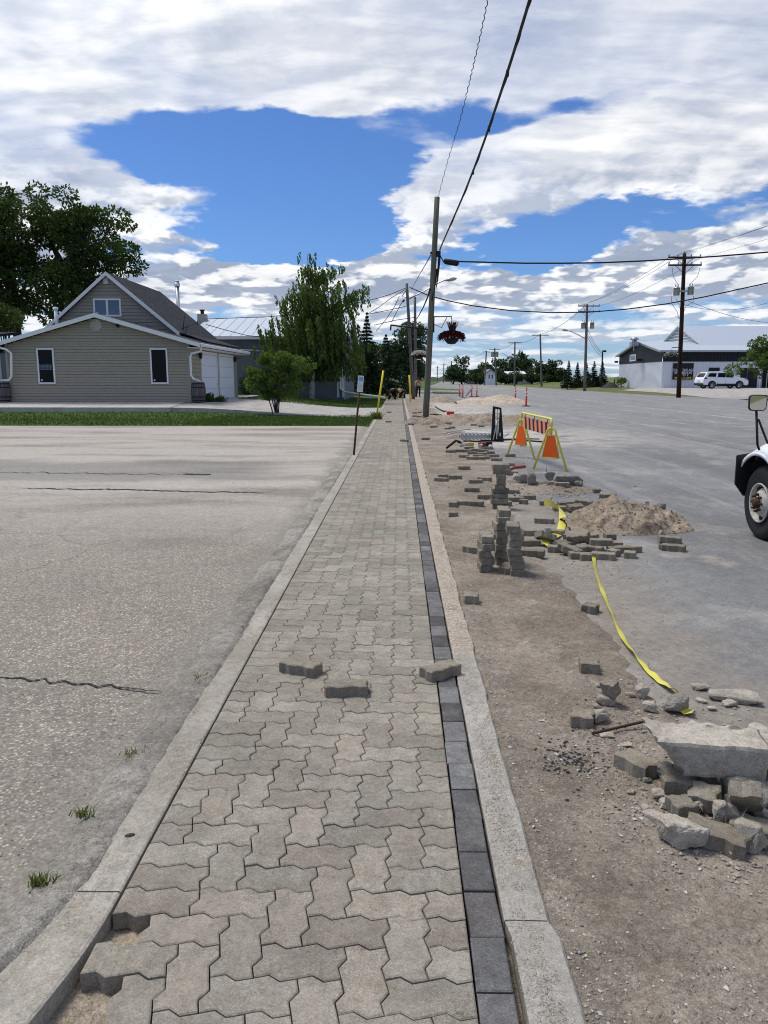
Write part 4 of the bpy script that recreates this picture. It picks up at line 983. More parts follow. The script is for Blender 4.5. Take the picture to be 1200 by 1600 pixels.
# big poplar group on the left, behind the house
def blob(px, py, Y, rx, ry, dY=2.5):
    k = Y / F * .985; return (P3d(px, py, Y), (rx * k, dY, ry * k))
Y = 58; b = at(110, 600, Y)
bushy((b.x, Y, .2), [blob(110, 395, Y, 85, 75), blob(95, 330, Y, 50, 42), blob(165, 375, Y, 45, 38), blob(195, 400, Y, 24, 32), blob(60, 450, Y, 80, 50), blob(120, 450, Y, 70, 35)], 88, .82, 25000, .27, 'leaf_dark', .42, 'tall dark leafy poplar rising behind the steep roof of the beige house', 'poplar_tree', forks=22, seed=3)
b = at(20, 600, Y); bushy((b.x, Y + 2, .2), [blob(15, 345, Y, 45, 52), blob(-20, 400, Y, 80, 80), blob(10, 440, Y, 60, 70)], 70, .95, 17000, .30, 'leaf_dark', .4, 'dark leafy poplar at the left edge of the picture behind the house', 'poplar_tree', forks=16, seed=5)
b = at(8, 600, 48); bushy((b.x, 48, .3), [blob(5, 500, 48, 22, 18, 1.2)], 16, .5, 2500, .2, 'leaf_dark', .14, 'small leafy tree showing just above the left end of the low roof', seed=8)

# weeping birch
def weeping():
    Y = 50.5; b = at(487, 621, Y); base = (b.x, Y, T(b.x, Y)); root = thing('birch_tree', 'weeping birch with white bark and long hanging branches in front of the blue grey building', 'tree', base)
    rnd = random.Random(11); k = Y / F * .985
    # limbs: leader plus scaffold branches to chosen tips (pixel columns give the silhouette of the tree)
    tips = [(480, 396, 0), (484, 418, .5), (503, 418, .6), (520, 415, .3), (468, 432, -.5), (455, 448, .8), (448, 462, -1), (436, 470, 0), (424, 496, .7), (412, 512, -.4), (408, 535, .6), (418, 560, 1.2), (534, 440, -.7), (520, 455, 1.1), (505, 450, -1.1),
            (560, 452, 0), (571, 448, .2), (552, 462, -.8), (548, 480, 1), (560, 505, -.3), (566, 530, .5), (565, 555, -.8), (540, 495, -1.4), (525, 500, 1.6), (470, 480, 1.4), (455, 500, -1.4), (440, 520, 1.2), (500, 475, 1.8), (485, 450, -1.6), (515, 530, 1.9), (545, 540, 1.5), (430, 545, -1.2), (475, 530, 2.0), (495, 500, -2)]
    ax = Vector(base); top = Vector(P3d(483, 415, Y)); mb = MB(); mb.tube([ax + Vector((0, 0, -.1)), ax + Vector((.1, 0, 2)), ax.lerp(top, .5), top], [.19, .15, .10, .02], 8); mb.build('trunk', MATS['birch_bark'], root)
    mb = MB(); L = []; D = []
    for (px, py, dy) in tips:
        tip = Vector(P3d(px, py, Y)) + Vector((0, dy, 0)); s_ = min(.95, max(.12, (tip.z - base[2] - 2.6) / (top.z - base[2]))); st = ax.lerp(top, s_); mid = st.lerp(tip, .55) + Vector((0, 0, .35))
        mb.tube([st, mid, tip], [.05, .03, .008], 5)
        for j in range(40):
            u = rnd.uniform(.15, 1.02); q = st.lerp(mid, u / .55) if u < .55 else mid.lerp(tip, (u - .55) / .45)
            q = q + Vector((rnd.gauss(0, .30), rnd.gauss(0, .35), rnd.gauss(0, .12)))
            ln = rnd.uniform(.5, 2.2) * (1.0 if q.z > 4 else .8) * (.35 + .65 * min(1, (7.6 - q.z) / 4 if q.z < 7.6 else .0) if q.z > 5 else 1)
            ln = max(.35, ln); ln = min(ln, q.z - 1.5); 
            if ln < .2: continue
            wind = Vector((.22, 0, 0)) + Vector((rnd.gauss(0, .06), rnd.gauss(0, .06), 0)); n = int(ln * 30)
            for i in range(n):
                t_ = i / n; p = q + Vector((wind.x * math.sin(t_ * 1.5) * ln * .5 + rnd.gauss(0, .045), wind.y * ln * t_ + rnd.gauss(0, .045), -ln * t_)); L.append(p); D.append((rnd.gauss(.1, .3), rnd.gauss(0, .3), -1))
    mb.build('branches', MATS['bark'], root)
    link('crown', np_mesh('crown', leaf_mesh(np.array(L) - np.array(base), np.array(D, dtype=float), .20, .5), 'leaf_birch'), root)
weeping()
# shrub by the drive
b = G(432, 648); k = b.y / F * .985
def vs_blob(px, py, rx, ry, d=.5): return ((*at(px, py, b.y),), (rx * k, d, ry * k))
bushy((b.x, b.y, b.z), [vs_blob(432, 598, 44, 24), vs_blob(440, 575, 30, 18), vs_blob(465, 572, 16, 14), vs_blob(405, 595, 22, 18), vs_blob(430, 615, 30, 12), vs_blob(440, 557, 7, 13, .2), vs_blob(470, 562, 12, 9, .2), vs_blob(394, 580, 9, 8, .2), vs_blob(415, 565, 8, 10, .2), vs_blob(482, 575, 8, 7, .2)], 130, .15, 12000, .10, 'leaf_bright', .028, 'round leafy green shrub with bare stems on the grass beside the driveway', 'shrub', 'shrub', forks=5, seed=4, trunks=9, droop=.5)
c = G(336, 621); bushy((-9.0, 37.3, .5), [((-9.15, 37.4, .62), (.75, .9, .18))], 40, .14, 3500, .07, 'leaf_dark', .02, 'low spreading juniper beside the barrel at the house corner', 'ground_shrub', 'shrub', forks=3, seed=9)
c = at(383, 600, 52); bushy((c.x, 53, .4), [((c.x, 53, 1.2), (.5, .4, .8))], 18, .25, 1500, .12, 'leaf_dark', .04, 'dark bush against the blue grey wall just past the garage corner', 'shrub', 'shrub', forks=3, seed=10)

def spruce(base, H_, W, label, seed, n=5000, leaf=.2, group=None, mat='leaf_spruce'):
    rnd = random.Random(seed); root = thing('spruce_tree', label, 'tree', base, group); B = np.array(base); L = []; D = []; SZ = []
    tiers = int(H_ / .42) + 5; per = max(30, n * 2 // (tiers * 9))
    for i in range(tiers):
        t_ = (i + .5) / tiers; z = H_ * (.07 + .93 * t_); rr = W * .5 * (1 - t_) ** 1.12 + .02
        for j in range(9):
            a = rnd.random() * 6.28; r_ = rr * rnd.uniform(.7, 1.15)
            for q in range(per):
                u = rnd.random() ** .6; x = r_ * u; gg = .10 * W / 3 * (1.05 - t_); SZ.append(leaf * (.22 + .6 * (1 - t_))); L.append((x * math.cos(a) + rnd.gauss(0, gg), x * math.sin(a) + rnd.gauss(0, gg), z - .32 * x + .10 * x * x / max(rr, .2) + rnd.gauss(0, .05))); D.append((math.cos(a) + rnd.gauss(0, .5), math.sin(a) + rnd.gauss(0, .5), rnd.gauss(-.25, .3)))
    link('crown', np_mesh('crown', leaf_mesh(np.array(L), np.array(D), np.array(SZ), .45), mat), root)
    mb = MB(); bb = Vector(base); mb.tube([bb + Vector((0, 0, -.2)), bb + Vector((0, 0, H_ * .5)), bb + Vector((0, 0, H_ * .97))], [W * .045, W * .03, .02], 6); mb.build('trunk', MATS['bark'], root)
def tree_at(px, ytop, Y, fn, **kw): pass
def sp(px, ytop, Y, wpx, label, seed, z=0, **kw):
    p = at(px, ytop, Y); spruce((p.x, Y, z), p.z - z, wpx * Y / F, label, seed, **kw)
sp(573, 487, 72, 66, 'tall dark spruce directly behind the weeping birch', 21, n=9000, leaf=.32)
sp(603, 522, 84, 88, 'broad blue green spruce between the tall dark spruce and the sidewalk tree', 22, n=10000, leaf=.34)
sp(560, 540, 90, 70, 'dark spruce low behind the right side of the birch', 23, n=5000, leaf=.34)
Y = 92; b = at(636, 600, Y); bushy((b.x, Y, 0), [blob(640, 530, Y, 24, 22, 2.5), blob(625, 555, Y, 22, 22, 2.5), blob(650, 560, Y, 14, 24, 2.5), blob(632, 580, Y, 20, 14, 2)], 60, .7, 11000, .30, 'leaf_far', .55, 'rounded broadleaf tree with thick dark trunk standing behind the leaning utility poles', forks=8, seed=12)
Y = 130; b = at(600, 600, Y); bushy((b.x, Y, 0), [blob(590, 560, Y, 40, 26, 4), blob(560, 570, Y, 30, 20, 4)], 40, 1.3, 6000, .5, 'leaf_dark', .4, 'dark broadleaf tree far down the left side of the street', seed=13)
Y = 150; b = at(655, 600, Y); bushy((b.x, Y, 0), [blob(652, 580, Y, 13, 11, 3)], 20, 1, 3000, .5, 'leaf_far', .3, 'small distant tree just left of the near pole', seed=14)
# tree reaching in from the right edge, near the shop
Y = 62; b = at(1262, 620, Y)
bushy((b.x, Y, .3), [blob(1185, 565, Y, 38, 20, 1.5), blob(1215, 545, Y, 40, 32, 2), blob(1152, 574, Y, 14, 8, .8), blob(1192, 530, Y, 16, 16, 1), blob(1200, 590, Y, 14, 12, 1), blob(1262, 530, Y, 50, 60, 3)], 90, .42, 14000, .20, 'leaf_birch', .22, 'leafy branches reaching in from the right in front of the grey shop', forks=30, seed=15)
# spruces beside the shop
for i, (px, yt, w, Y, lab) in enumerate([(889, 563, 21, 118, 'leftmost spruce of the row beside the grey metal building'), (903, 566, 20, 120, 'second spruce from the left in the row beside the grey building'), (917, 567, 22, 119, 'spruce of the row half hidden by the pole with the long street lamp'), (929, 564, 20, 117, 'spruce just right of the lamp pole in the row'), (942, 565, 22, 118, 'spruce touching the left corner of the grey metal building')]):
    sp(px, yt, Y, w, lab, 30 + i, z=0.1, n=3000, leaf=.34, group='spruces beside the grey building')
# far tree line: each its own tree
far_trees = [(708, 578, 12, 15, 230), (722, 573, 14, 18, 235), (742, 580, 12, 12, 228), (757, 574, 10, 14, 260), (768, 582, 14, 10, 225), (783, 567, 14, 20, 270), (800, 565, 15, 21, 272), (817, 562, 13, 23, 268), (829, 568, 10, 18, 270), (845, 575, 12, 14, 240), (860, 572, 14, 16, 238), (876, 578, 12, 13, 236), (790, 590, 10, 8, 220), (806, 588, 10, 9, 221), (832, 586, 11, 11, 222), (751, 590, 10, 7, 218)]
for i, (px, py, rx, ry, Y) in enumerate(far_trees):
    b = at(px, 592, Y)
    lab = ['leftmost', 'second from left', 'third from left', 'fourth from left', 'fifth from left', 'sixth from left', 'seventh from left', 'eighth from left', 'ninth from left', 'tenth from left', 'eleventh from left', 'twelfth from left', 'thirteenth from left', 'fourteenth from left', 'fifteenth from left', 'rightmost'][sorted(range(16), key=lambda j: far_trees[j][0]).index(i)]
    rq = random.Random(i); bushy((b.x, Y, 0), [blob(px + rq.uniform(-.7, .7) * rx, py + rq.uniform(-.35, .7) * ry, Y, rx * rq.uniform(.45, .8), ry * rq.uniform(.35, .6), 3) for _ in range(5)] + [blob(px, 590, Y, rx * 1.15, 4.5, 3)] * 2, 34, rx * Y / F * .26, 2600, .62, 'leaf_far', .3, f'distant rounded dark green tree beyond the road, {lab} in the tree line', group='trees of the distant tree line', forks=3, seed=40 + i)
mb = MB()
def ridge(u, v): x = -400 + 1100 * u; y = 520 + 40 * v; return (x, y, (3.2 + 1.8 * fb(x, 0, .02, 2) + .9 * fb(x, 0, .2, 4)) * math.sin(math.pi * min(1, v + .0)) - .3)
woods = MB(); woods.grid(ridge, 260, 8, False); w_ = woods.build('distant_woods', MATS['leaf_far']); w_['kind'] = 'stuff'
# verge and meadow on the far side
sheet('verge', lambda y: 26.9, lambda y: 260, [92, 100, 112, 125, 140, 160, 185, 215, 260, 330], 30, lambda x, y: T(x, y) * .3 - .03 + 2.2 * ss((x - 38) / 20) * ss((y - 190) / 90), 'far_grass')
sheet('traffic_island', lambda y: 2.2 + .02 * y, lambda y: 7.2 - .03 * (y - 88) - 3 * ss((y - 92) / 8), geo(86, 98, 8), 6, lambda x, y: .02, 'far_grass')
sheet('traffic_island', lambda y: 1.2, lambda y: 9.5 - 5 * ss((y - 118) / 20), geo(112, 138, 8), 6, lambda x, y: .02, 'far_grass')
# sandy apron and grass strip in front of the shop
sheet('shop_apron', lambda y: 27.2, lambda y: 75, geo(63, 95, 24), 24, lambda x, y: T(x, y) + .01 - .10 * ss((30 - x) / 3), 'drive_concrete')
sheet('verge', lambda y: 31.5, lambda y: 60, geo(63.5, 69.5, 6), 16, lambda x, y: T(x, y) + .06, 'far_grass')

# ================================================================== SHOP AND FAR BUILDINGS
SX, SYY = 32.0, 95.0; sz = T(34, 95)
shop = thing('shop_building', 'grey corrugated metal shop with dark upper band and white roofs', 'building', (SX, SYY, sz))
zw = 4.95; zb = at(1110, 565, SYY).z; SX2 = 56.0; SY2 = 113.5
def ribbed(mb, p, q, z0, z1, n_, out, pitch=.40):
    p, q = Vector((*p, 0)), Vector((*q, 0)); L = (q - p).length; d = (q - p) / L; N_ = Vector((*n_, 0)); k = 0; pts = []
    while k < L:
        for o_, q_ in ((0, 0), (.12, 0), (.16, .05), (.34, .05), (.38, 0)):
            if k + o_ <= L: pts.append(p + d * (k + o_) + N_ * (out + q_))
        k += pitch
    pts.append(q + N_ * out)
    vs = [pp + Vector((0, 0, z0)) for pp in pts] + [pp + Vector((0, 0, z1)) for pp in pts]; n = len(pts)
    mb.add(vs, [(i, i + 1, n + i + 1, n + i) for i in range(n - 1)])
mb = MB(); ribbed(mb, (SX, SYY), (SX2, SYY), sz - .3, zb, (0, -1), .0); mb.add([(SX, SYY, zb), (SX2, SYY, zb), (SX2, SYY, zw), (SX, SYY, zw)], [(0, 1, 2, 3)]); mb.build('front_wall', MATS['grey_cladding'], shop)
mb = MB(); ribbed(mb, (SX, SY2), (SX, SYY), sz - .3, zb, (-1, 0), .0); mb.build('side_wall', MATS['grey_cladding'], shop)
apx = 104.2; apz = 6.35
mb = MB(); ribbed(mb, (SX + .0, SYY - .0), (SX2, SYY), zb, zw, (0, -1), .05); mb.build('dark_band', MATS['dark_cladding'], shop)
mb = MB(); mb.add([(SX - .06, SYY, zb), (SX - .06, SY2, zb), (SX - .06, SY2, zw - .1), (SX - .06, apx, apz), (SX - .06, SYY, zw)], [(4, 3, 2, 1, 0)]); mb.build('dark_gable', MATS['dark_cladding'], shop)
mb = MB(); mb.slab((SX - .5, SYY - .5, zw - .02), (SX2, SYY - .5, zw - .02), (SX2, apx, apz + .1), (SX - .5, apx, apz + .1), .14); mb.slab((SX2, SY2 + .4, zw - .1), (SX - .5, SY2 + .4, zw - .1), (SX - .5, apx, apz + .1), (SX2, apx, apz + .1), .14); rf = mb.build('roof', MATS['metal_roof'], shop)
p0 = at(1063, 509.5, 109); hx = at(1063, 509.5, 109).x; hz_ = p0.z; ya, yb_ = 98.5, 119.5
mb = MB(); mb.slab((hx - .4, ya, 5.3), (75, ya, 5.3), (75, 109, hz_), (hx - .4, 109, hz_), .1); mb.slab((75, yb_, 5.3), (hx - .4, yb_, 5.3), (hx - .4, 109, hz_), (75, 109, hz_), .1); r_ = mb.build('hall_roof', MATS['metal_roof'], shop)
mb = MB(); mb.add([(hx, yb_, 4.5), (hx, ya, 4.5), (hx, ya, 5.25), (hx, 109, hz_ - .06), (hx, yb_, 5.25)], [(0, 1, 2, 3, 4)]); mb.build('hall_gable', MATS['galvanised'], shop)
mb = MB()
for k in range(9):
    z = 5.4 + k * .42; w = (hz_ - z) / (hz_ - 5.3) * 10.4
    if w > .3: mb.box(hx - .04, 109 - w, z, hx - .005, 109 + w, z + .10)
mb.build('hall_gable_strips', MATS['grey_cladding'], shop)
mb = MB()
for k in range(20, 36):
    x = hx + k * .95; a_, b_ = Vector((x, ya, 5.31)), Vector((x, 109, hz_ + .01)); wd = .05 if k < 18 else .16
    mb.add([a_, a_ + Vector((wd, 0, 0)), b_ + Vector((wd, 0, 0)), b_, a_ + Vector((wd / 2, 0, .06)), b_ + Vector((wd / 2, 0, .06))], [(0, 4, 5, 3), (4, 1, 2, 5)])
mb.build('roof_ribs', MATS['galvanised'], r_)['kind'] = 'stuff'
f1 = MB(); fascia(f1, (SX - .5, SYY - .52, zw + .03), (SX2, SYY - .52, zw + .03), .22, .06); f1.build('gutter', MATS['galvanised'], shop)
f1 = MB(); fascia(f1, (SX - .51, SYY - .5, zw + .0), (SX - .51, apx, apz + .12), .24, .04, (-1, 0, 0)); fascia(f1, (SX - .51, apx, apz + .12), (SX - .51, SY2 + .4, zw - .08), .24, .04, (-1, 0, 0)); f1.build('rake_trim', MATS['galvanised'], shop)
# roof exhaust
c = at(991, 541, 103); tpz = at(991, 523, 103).z; mb = MB(); mb.box(c.x - .5, 102.5, 5.8, c.x + .5, 103.5, c.z + .55); e_ = mb.build('exhaust_housing', MATS['galvanised'], shop); mb = MB(); mb.lathe([(.3, 0), (.3, .25), (.52, .25), (.55, .42), (.3, .6), (0, .62)], 12, XF((c.x, 103, c.z + .55))); mb.build('exhaust_cap', MATS['galvanised'], e_)
# gable window, lamps and pipes on the side wall
def sideq(px, X=SX):
    d = ray(px, 592); return X / d.x * d.y
yq0, yq1 = sideq(983.5), sideq(992.5); mb = MB(); mb.box(SX - .12, yq1, 3.95, SX - .07, yq0, 4.85); g_ = mb.build('window', MATS['banner_white'], shop); mb = MB(); mb.box(SX - .14, yq1 + .3, 4.1, SX - .125, yq0 - .3, 4.7); mb.build('pane', MATS['blue_glass'], g_)
for px, py in ((965, 566), (1000, 563)):
    yy = sideq(px); z = CAMH + (592 - py) * .985 * yy / F; mb = MB(); mb.box(SX - .55, yy - .12, z - .15, SX - .06, yy + .12, z + .12); mb.build('wall_lamp', MATS['black_metal'], shop)
yy = sideq(989); mb = MB(); mb.box(SX - .16, yy - .1, 5.3, SX - .07, yy + .1, 6.0); mb.build('white_marker', MATS['banner_white'], shop)
# front details: banner, window, doors
def rect_y(px0, py0, px1, py1, Y): a_, b_ = at(px0, py1, Y), at(px1, py0, Y); return a_.x, b_.x, a_.z, b_.z
x0, x1, z0, z1 = rect_y(1107, 574.5, 1124, 582.5, SYY); mb = MB(); mb.box(x0, SYY - .1, z0, x1, SYY - .055, z1)
for k in range(6): mb.box(x0, SYY - .13, z0 + (z1 - z0) * k / 6, x1, SYY - .1, z0 + (z1 - z0) * k / 6 + .03)
mb.build('louvre_window', MATS['dark_cladding'], shop)
x0, x1, z0, z1 = rect_y(1155, 575, 1184, 606, SYY); 
mb = MB(); mb.box(x0, SYY - .08, sz, x0 + (x1 - x0) * .38, SYY - .05, z1); mb.build('door', MATS['dark_cladding'], shop)
mb = MB(); mb.box(x0 + (x1 - x0) * .4, SYY - .12, sz, x1, SYY - .06, z1)
dd = mb.build('overhead_door', MATS['dark_cladding'], shop)
for k in range(6): mb = MB(); mb.box(x0 + (x1 - x0) * .42, SYY - .15, sz + (z1 - sz) * k / 6, x1 - .1, SYY - .121, sz + (z1 - sz) * (k + .9) / 6); mb.build('door_panel', MATS['dark_cladding'], dd)
x0, x1, z0, z1 = rect_y(1188, 575, 1215, 606, SYY); mb = MB(); mb.box(x0, SYY - .1, sz, x1, SYY - .06, z1); dd = mb.build('shop_window', MATS['dark_glass'], shop)
for k in range(4): mb = MB(); mb.box(x0 + (x1 - x0) * k / 3 - .05, SYY - .16, sz, x0 + (x1 - x0) * k / 3 + .05, SYY - .1, z1); mb.build('mullion', MATS['galvanised'], dd)
mb = MB(); mb.box(at(1185, 600, SYY).x, SYY - .14, sz, at(1187.5, 600, SYY).x, SYY - .05, zb); mb.build('corner_trim', MATS['white_trim'], shop)

def text_mesh(s_, size, font_w=1.0):
    cu = bpy.data.curves.new('lettering', 'FONT'); cu.body = s_; cu.size = size; cu.align_x = 'CENTER'; cu.align_y = 'CENTER'; cu.offset = .012 * size
    o = bpy.data.objects.new('tmp', cu); COL.objects.link(o); dg = bpy.context.evaluated_depsgraph_get(); me = bpy.data.meshes.new_from_object(o.evaluated_get(dg)); bpy.data.objects.remove(o); return me
def text(name, s_, size, mat, parent, M, sx=1.0):
    me = text_mesh(s_, size); me.transform(M @ Matrix.Diagonal((sx, 1, 1, 1))); me.materials.clear(); me.materials.append(MATS[mat]); 
    if parent: me.transform(Matrix.Translation(-worldloc(parent)))
    return link(name, me, parent)
x0, x1, z0, z1 = rect_y(1050, 567.5, 1083.5, 593, SYY)
ban = thing('banner', 'black banner with white and yellow lettering hung on the grey shop wall', 'banner', ((x0 + x1) / 2, SYY - .12, z0))
mb = MB(); mb.box(x0, SYY - .16, z0, x1, SYY - .10, z1); mb.build('cloth', MATS['black_metal'], ban)
cx_ = (x0 + x1) / 2; hgt = z1 - z0
for s_, k, sz_, m_, wx in (('CHASE THE ACE', .575, .40, 'banner_white', .9), ('SATURDAYS', .415, .40, 'banner_white', .95), ('5 TO 7', .27, .40, 'banner_white', 1.1)):
    text('lettering', s_, sz_, m_, ban, XF((cx_, SYY - .175, z0 + hgt * k), (R(90), 0, 0)), wx)
mb = MB()
for i in range(7): xx = x0 + .25 + i * .36; mb.box(xx, SYY - .175, z0 + .1, xx + random.uniform(.15, .3), SYY - .165, z0 + random.uniform(.2, .34))
mb.build('yellow_print', MATS['banner_yellow'], ban)
# clutter along the shop foot: gas meter pile, bollard, bush
c = G(955, 606); root = thing('tarp_pile', 'dark covered pile against the left corner of the grey building', 'pile', (c.x, 112, .2)); mb = MB()
mb.grid(lambda u, v: (31.2 - 2.6 * (u) , 108 + 4 * v, .2 + .9 * math.sin(math.pi * u) * math.sin(math.pi * v) + .12 * fb(u * 5, v * 5, 1, 3)), 12, 8); mb.build('tarp', MATS['black_rubber'], root)
c = Vector((SX - .7, sideq(968), .3)); tag(MB().tube([c, c + Vector((0, 0, 1.3))], .11, 8).build('bollard', MATS['black_metal']), 'short black post standing against the side wall of the grey shop', 'bollard')
bushy((SX - .8, 106, .3), [((SX - 1, sideq(983), 1.0), (.4, 1.0, .8))], 16, .3, 1500, .16, 'leaf_bright', .03, 'tall weedy green bush against the side wall of the grey shop', 'shrub', 'shrub', forks=3, seed=77)
# far houses
def farhouse(px0, px1, ybase, yeave, yridge, Y, label, wallm, roofm, gable_front=True, depth=10):
    a_, b_ = at(px0, ybase, Y), at(px1, ybase, Y); ze, zr_ = at(px0, yeave, Y).z, at(px0, yridge, Y).z; z0 = -.3; root = thing('far_building', label, 'building', ((a_.x + b_.x) / 2, Y, 0)); mb = MB(); xm = (a_.x + b_.x) / 2
    if gable_front: mb.add([(a_.x, Y, z0), (b_.x, Y, z0), (b_.x, Y, ze), (xm, Y, zr_), (a_.x, Y, ze), (a_.x, Y + depth, z0), (b_.x, Y + depth, z0), (b_.x, Y + depth, ze), (a_.x, Y + depth, ze)], [(0, 1, 2, 3, 4), (0, 4, 8, 5), (1, 6, 7, 2)])
    else: mb.box(a_.x, Y, z0, b_.x, Y + depth, ze)
    mb.build('wall', MATS[wallm], root); mb = MB()
    if gable_front: mb.slab((b_.x + .4, Y - .4, ze - .1), (b_.x + .4, Y + depth, ze - .1), (xm, Y + depth, zr_ + .1), (xm, Y - .4, zr_ + .1), .2); mb.slab((xm, Y - .4, zr_ + .1), (xm, Y + depth, zr_ + .1), (a_.x - .4, Y + depth, ze - .1), (a_.x - .4, Y - .4, ze - .1), .2)
    else: mb.slab((a_.x - .4, Y - .4, ze), (b_.x + .4, Y - .4, ze), (b_.x + .4, Y + depth / 2, zr_), (a_.x - .4, Y + depth / 2, zr_), .2)
    mb.build('roof', MATS[roofm], root)
    w = b_.x - a_.x
    for k in ((.3, .62) if gable_front else (.2, .5, .8)):
        mb = MB(); mb.box(a_.x + w * k, Y - .06, ze - 1.5, a_.x + w * (k + .10), Y - .01, ze - .4); mb.build('window', MATS['dark_glass'], root)
farhouse(759, 774, 590, 583, 577, 215, 'small white gabled house among the distant trees', 'shed_white', 'grey_roof')
farhouse(793, 833, 592, 584, 580, 226, 'long low white shed in front of the distant trees', 'shed_white', 'shed_white', False)
farhouse(730, 757, 590, 584, 577, 240, 'grey roofed house behind bushes in the far distance', 'grey_roof', 'grey_roof', False)

# ================================================================== POLES, CABLES
def pole(px_b, py_b, px_t, py_t, r0, r1, mat, label, Y=None, z=0, arms=(), lean=True):
    b = at(px_b, 600, Y) if Y else G(px_b, py_b); b.z = z - .05 if Y else b.z - .05
    t = at(px_t, py_t, b.y)
    if not lean: t.x = b.x + (t.x - b.x) * .4
    root = thing('utility_pole', label, 'utility pole', b); mb = MB(); n = 8
    mb.tube([b.lerp(t, i / n) for i in range(n + 1)], [r0 + (r1 - r0) * i / n for i in range(n + 1)], 14); mb.build('pole', MATS[mat], root)
    return root, b, t
def onp(b, t, py):   # point on the pole axis seen at picture height py
    lo, hi = 0.0, 1.0; 
    zt = at(600, py, b.y).z; k = (zt - b.z) / (t.z - b.z); return b.lerp(t, k)
near, nb, nt = pole(665, 655, 683, 308, .125, .10, 'pole_green', 'near weathered green grey wooden utility pole leaning beside the sidewalk')
p2, b2, t2 = pole(646, 622, 635.5, 443, .14, .11, 'pole_grey', 'grey wooden pole leaning left with a street lamp arm, behind the near pole', Y=62)
p3, b3, t3 = pole(650, 619, 648.3, 464, .14, .11, 'pole_grey', 'slim grey pole just right of the street lamp pole', Y=70)
rp, rb, rt = pole(1061.5, 620, 1069.5, 396, .20, .15, 'pole_brown', 'tall dark brown utility pole with two crossarms in front of the banner', Y=68)
mp, mb_, mt = pole(914, 607, 917.5, 475, .21, .15, 'pole_grey', 'grey utility pole with crossarms and a long lamp arm beside the spruces', Y=104)
def crossarm(root, b, t, py, wpx0, wpx1, th=.10, mat='pole_grey', braces=True, ins=4, dyaw=0.0):
    c = onp(b, t, py); Y = b.y; x0, x1 = at(wpx0, py, Y).x, at(wpx1, py, Y).x; m_ = MB(); m_.box(x0, Y - .22, c.z - th / 2, x1, Y - .12, c.z + th / 2); a_ = m_.build('crossarm', MATS[mat], root)
    if braces:
        for xx in (x0 + (c.x - x0) * .45, x1 + (c.x - x1) * .45):
            m_ = MB(); m_.tube([(xx, Y - .17, c.z - .03), (c.x, Y - .17, c.z - .75)], .022, 5); m_.build('brace', MATS[mat], root)
    for i in range(ins):
        f_ = (.02, .30, .70, .98)[i] if ins == 4 else i / max(1, ins - 1); xx = x0 + (x1 - x0) * f_; m_ = MB(); m_.lathe([(.02, 0), (.03, .05), (.07, .08), (.05, .13), (.06, .18), (0, .22)], 8, XF((xx, Y - .17, c.z + th / 2 - .01))); m_.build('insulator', MATS['galvanised'], root)
    return c
crossarm(rp, rb, rt, 404, 1043, 1094, .13, 'pole_brown'); crossarm(rp, rb, rt, 416, 1043, 1095, .13, 'pole_brown')
m_ = MB(); m_.lathe([(.02, 0), (.05, .05), (.08, .12), (.05, .2), (0, .3)], 8, XF((rt.x, rt.y, rt.z - .03))); m_.build('insulator', MATS['galvanised'], rp)
crossarm(mp, mb_, mt, 479, 903, 936.5, .14); crossarm(mp, mb_, mt, 487.5, 903, 936.5, .14)
def transformer(root, px, py, Y, r, h):
    c = at(px, py, Y); m_ = MB(); m_.lathe([(0, -h / 2), (r * .92, -h / 2), (r, -h / 2 + .04), (r, h / 2 - .05), (r * 1.05, h / 2 - .05), (r * 1.02, h / 2), (r * .5, h / 2 + .10), (0, h / 2 + .12)], 16, XF((c.x, Y - .1, c.z))); t_ = m_.build('transformer', MATS['galvanised'], root)
    for k in (-.4, .4): m_ = MB(); m_.lathe([(.03, 0), (.055, .06), (.03, .1), (.055, .16), (.02, .28), (0, .3)], 8, XF((c.x + r * k, Y - .1, c.z + h / 2 + .05))); m_.build('bushing', MATS['galvanised'], t_)
transformer(rp, 1056.5, 456, 68, .26, .62); transformer(rp, 1078.5, 455, 68, .26, .62); m_ = MB(); c = at(1067, 455, 68); m_.box(c.x - .6, 67.8, c.z - .08, c.x + .6, 67.95, c.z + .06); m_.build('bracket', MATS['galvanised'], rp)
transformer(mp, 911, 509, 104, .28, .75); transformer(mp, 925, 509, 104, .28, .75)
# drop leads on the right pole
for i, pts in enumerate([[(1050, 417), (1052, 432), (1060, 446), (1057, 450)], [(1094, 418), (1090, 432), (1079, 443), (1078, 449)], [(1048, 458), (1050, 475), (1058, 487), (1060, 496), (1064, 500)], [(1084, 462), (1083, 472), (1072, 478), (1068, 488)], [(1056, 466), (1062, 478), (1064, 496)]]):
    m_ = MB(); m_.tube([at(x, y, 67.7) for x, y in pts], .018, 5); m_.build('lead_wire', MATS['cable_black'], rp)
# small basket bracket and hanging basket on the right pole
def street_lamp_arm(root, pts, Y, head=True):
    m_ = MB(); m_.tube([at(x, y, Y) for x, y in pts], .055, 6); a_ = m_.build('lamp_arm', MATS['galvanised'], root)
    if head:
        p, q = at(*pts[-2], Y), at(*pts[-1], Y); d = (q - p).normalized(); m_ = MB(); m_.tube([q - d * .1, q + d * .15, q + d * .55, q + d * .75], [.06, .15, .13, .03], 8); m_.build('lamp_head', MATS['galvanised'], a_)
street_lamp_arm(mp, [(916, 530), (905, 524), (893, 518), (886, 516.5)], 103.8)
street_lamp_arm(p2, [(639, 467), (655, 459), (672, 450), (683, 443), (693, 438.5), (699, 437.5)], 61.8)
